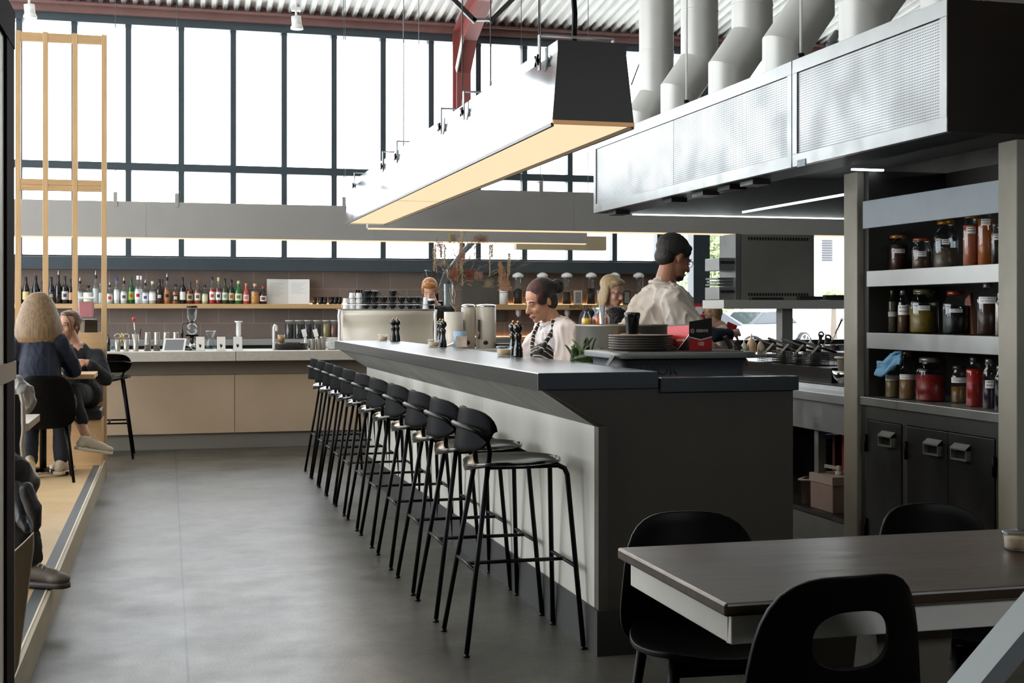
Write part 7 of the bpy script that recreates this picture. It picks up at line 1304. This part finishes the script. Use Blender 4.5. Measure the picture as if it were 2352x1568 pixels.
for k in (-1, 1): limb(m, [V(4.12, 10.3 + k * .1, .9), V(4.12, 10.3 + k * .1, .5), V(4.12, 10.3 + k * .1, .1)], [.12, .08, .065])
fuse(m, 'trousers', denim, pI, .014, 2)
o = M().bar(V(4.53, 10.09, 1.13), V(4.58, 10.11, 1.25), .09, .012, (0, 1, 0)).build('red_book', mat('red cover', '#a8242c', .4)); tag(o, 'small red booklet held against the small child by the adult hand', 'book')
# --- seated person cut off by the left edge
pK = thing('person', 'person in black trousers and chunky trainer, mostly out of frame at left edge', 'person', V(-.7, 5.9, .14)); ank = PD(66, 1292, 5.75); kn = PD(28, 1085, 5.75); hp = kn + V(-.38, -.06, .03)
m = M(); limb(m, [hp, kn, ank], [.08, .055, .038]); limb(m, [hp + V(0, .2, 0), kn + V(-.06, .22, 0), ank + V(-.25, .2, 0)], [.08, .055, .038]); limb(m, [hp + V(0, .1, .05), hp + V(-.02, .1, .5)], [.13, .11]); head_blobs(m, hp + V(.05, .1, .78), rotm(R(-90)), 1, False, hp + V(0, .1, .55)); 
for y in (-.1, .3): limb(m, [hp + V(0, y, .5), hp + V(.1, y - .02, .25), hp + V(.15, y, .17)], [.05, .042, .03]); hand(m, hp + V(.15, y, .17), V(1, 0, 0), V(0, 0, 1), 1, .5)
fuse(m, 'body', skinA, pK, .009); m = M(); limb(m, [hp, kn, kn.lerp(ank, .93)], [.1, .08, .062]); limb(m, [hp + V(0, .2, 0), kn + V(-.06, .22, 0), ank + V(-.25, .2, .05)], [.1, .08, .06]); fuse(m, 'black_trousers', mat('black trousers', '#131315', .85), pK, .009, 3, folds(.008))
m = M(); limb(m, [hp + V(0, .1, .05), hp + V(-.02, .1, .5)], [.17, .15]); 
for y in (-.1, .3): limb(m, [hp + V(0, y, .5), hp + V(.1, y - .02, .25), hp + V(.13, y, .19)], [.07, .06, .045])
capsule(m, hp + V(0, -.1, .5), hp + V(0, .3, .5), .07); fuse(m, 'dark_jacket', blk_, pK, .01, 3, folds(.01)); face_parts(pK, hp + V(.05, .1, .78), rotm(R(-90)), 1, bh); m = M(); m.ell(hp + V(.03, .1, .82), (.1, .085, .09), 16); fuse(m, 'dark_hair', bh, pK, .008, 1)
shoe(pK, ank + V(.0, .0, .0), R(-122), '#5b5146', '#3d362f', 0, 1.0, 'chunky_trainer'); shoe(pK, ank + V(-.25, .2, .0), R(-84), '#5b5146', '#3d362f', 0, 1.05, 'chunky_trainer', False)
bk_ = M(); bk_.k = 0; pts = [PD(62, 1122, 5.6), PD(76, 1168, 5.6), PD(84, 1205, 5.6), PD(78, 1222, 5.6)]; limb(bk_, pts, [.03, .034, .022, .012]); limb(bk_, [PD(35, 1120, 5.7), PD(50, 1180, 5.65), PD(62, 1215, 5.6)], [.04, .04, .02]); jk = fuse(bk_, 'hanging_jacket', mat('black nylon', '#101114', .45), None, .007, 3, folds(.006)); tag(jk, 'black jacket with a toggle cord hanging beside the seated leg at the left edge', 'jacket'); t_ = M().tube([PD(86, 1212, 5.6), PD(90, 1225, 5.6), PD(88, 1234, 5.6)], .004, 6).build('toggle_cord', blackp, None); t_.parent = jk
m = M(); limb(m, [PD(52, 1085, 7.0), PD(62, 1108, 7.0), PD(66, 1125, 7.0)], [.06, .07, .045]); capsule(m, PD(20, 1100, 7.1), PD(55, 1110, 7.0), .07, .07); o = fuse(m, 'leather_bag', mat('dark brown leather', '#2e241b', .4, var=.2, vs=8), None, .008, 3); tag(o, 'rounded dark brown leather bag hanging at the left edge above the platform', 'bag')
m = M(); limb(m, [PD(42, 872, 8.0), PD(58, 900, 8.0), PD(66, 925, 8.0), PD(56, 952, 8.0)], [.03, .05, .045, .025]); limb(m, [PD(30, 880, 8.1), PD(38, 940, 8.1)], [.06, .06]); o = fuse(m, 'grey_coat', mat('grey waxed coat', '#6d6a62', .5, var=.2, vs=8), None, .007, 2, folds(.012, 14, 9)); tag(o, 'crumpled grey coat over a chair at the left edge', 'coat')
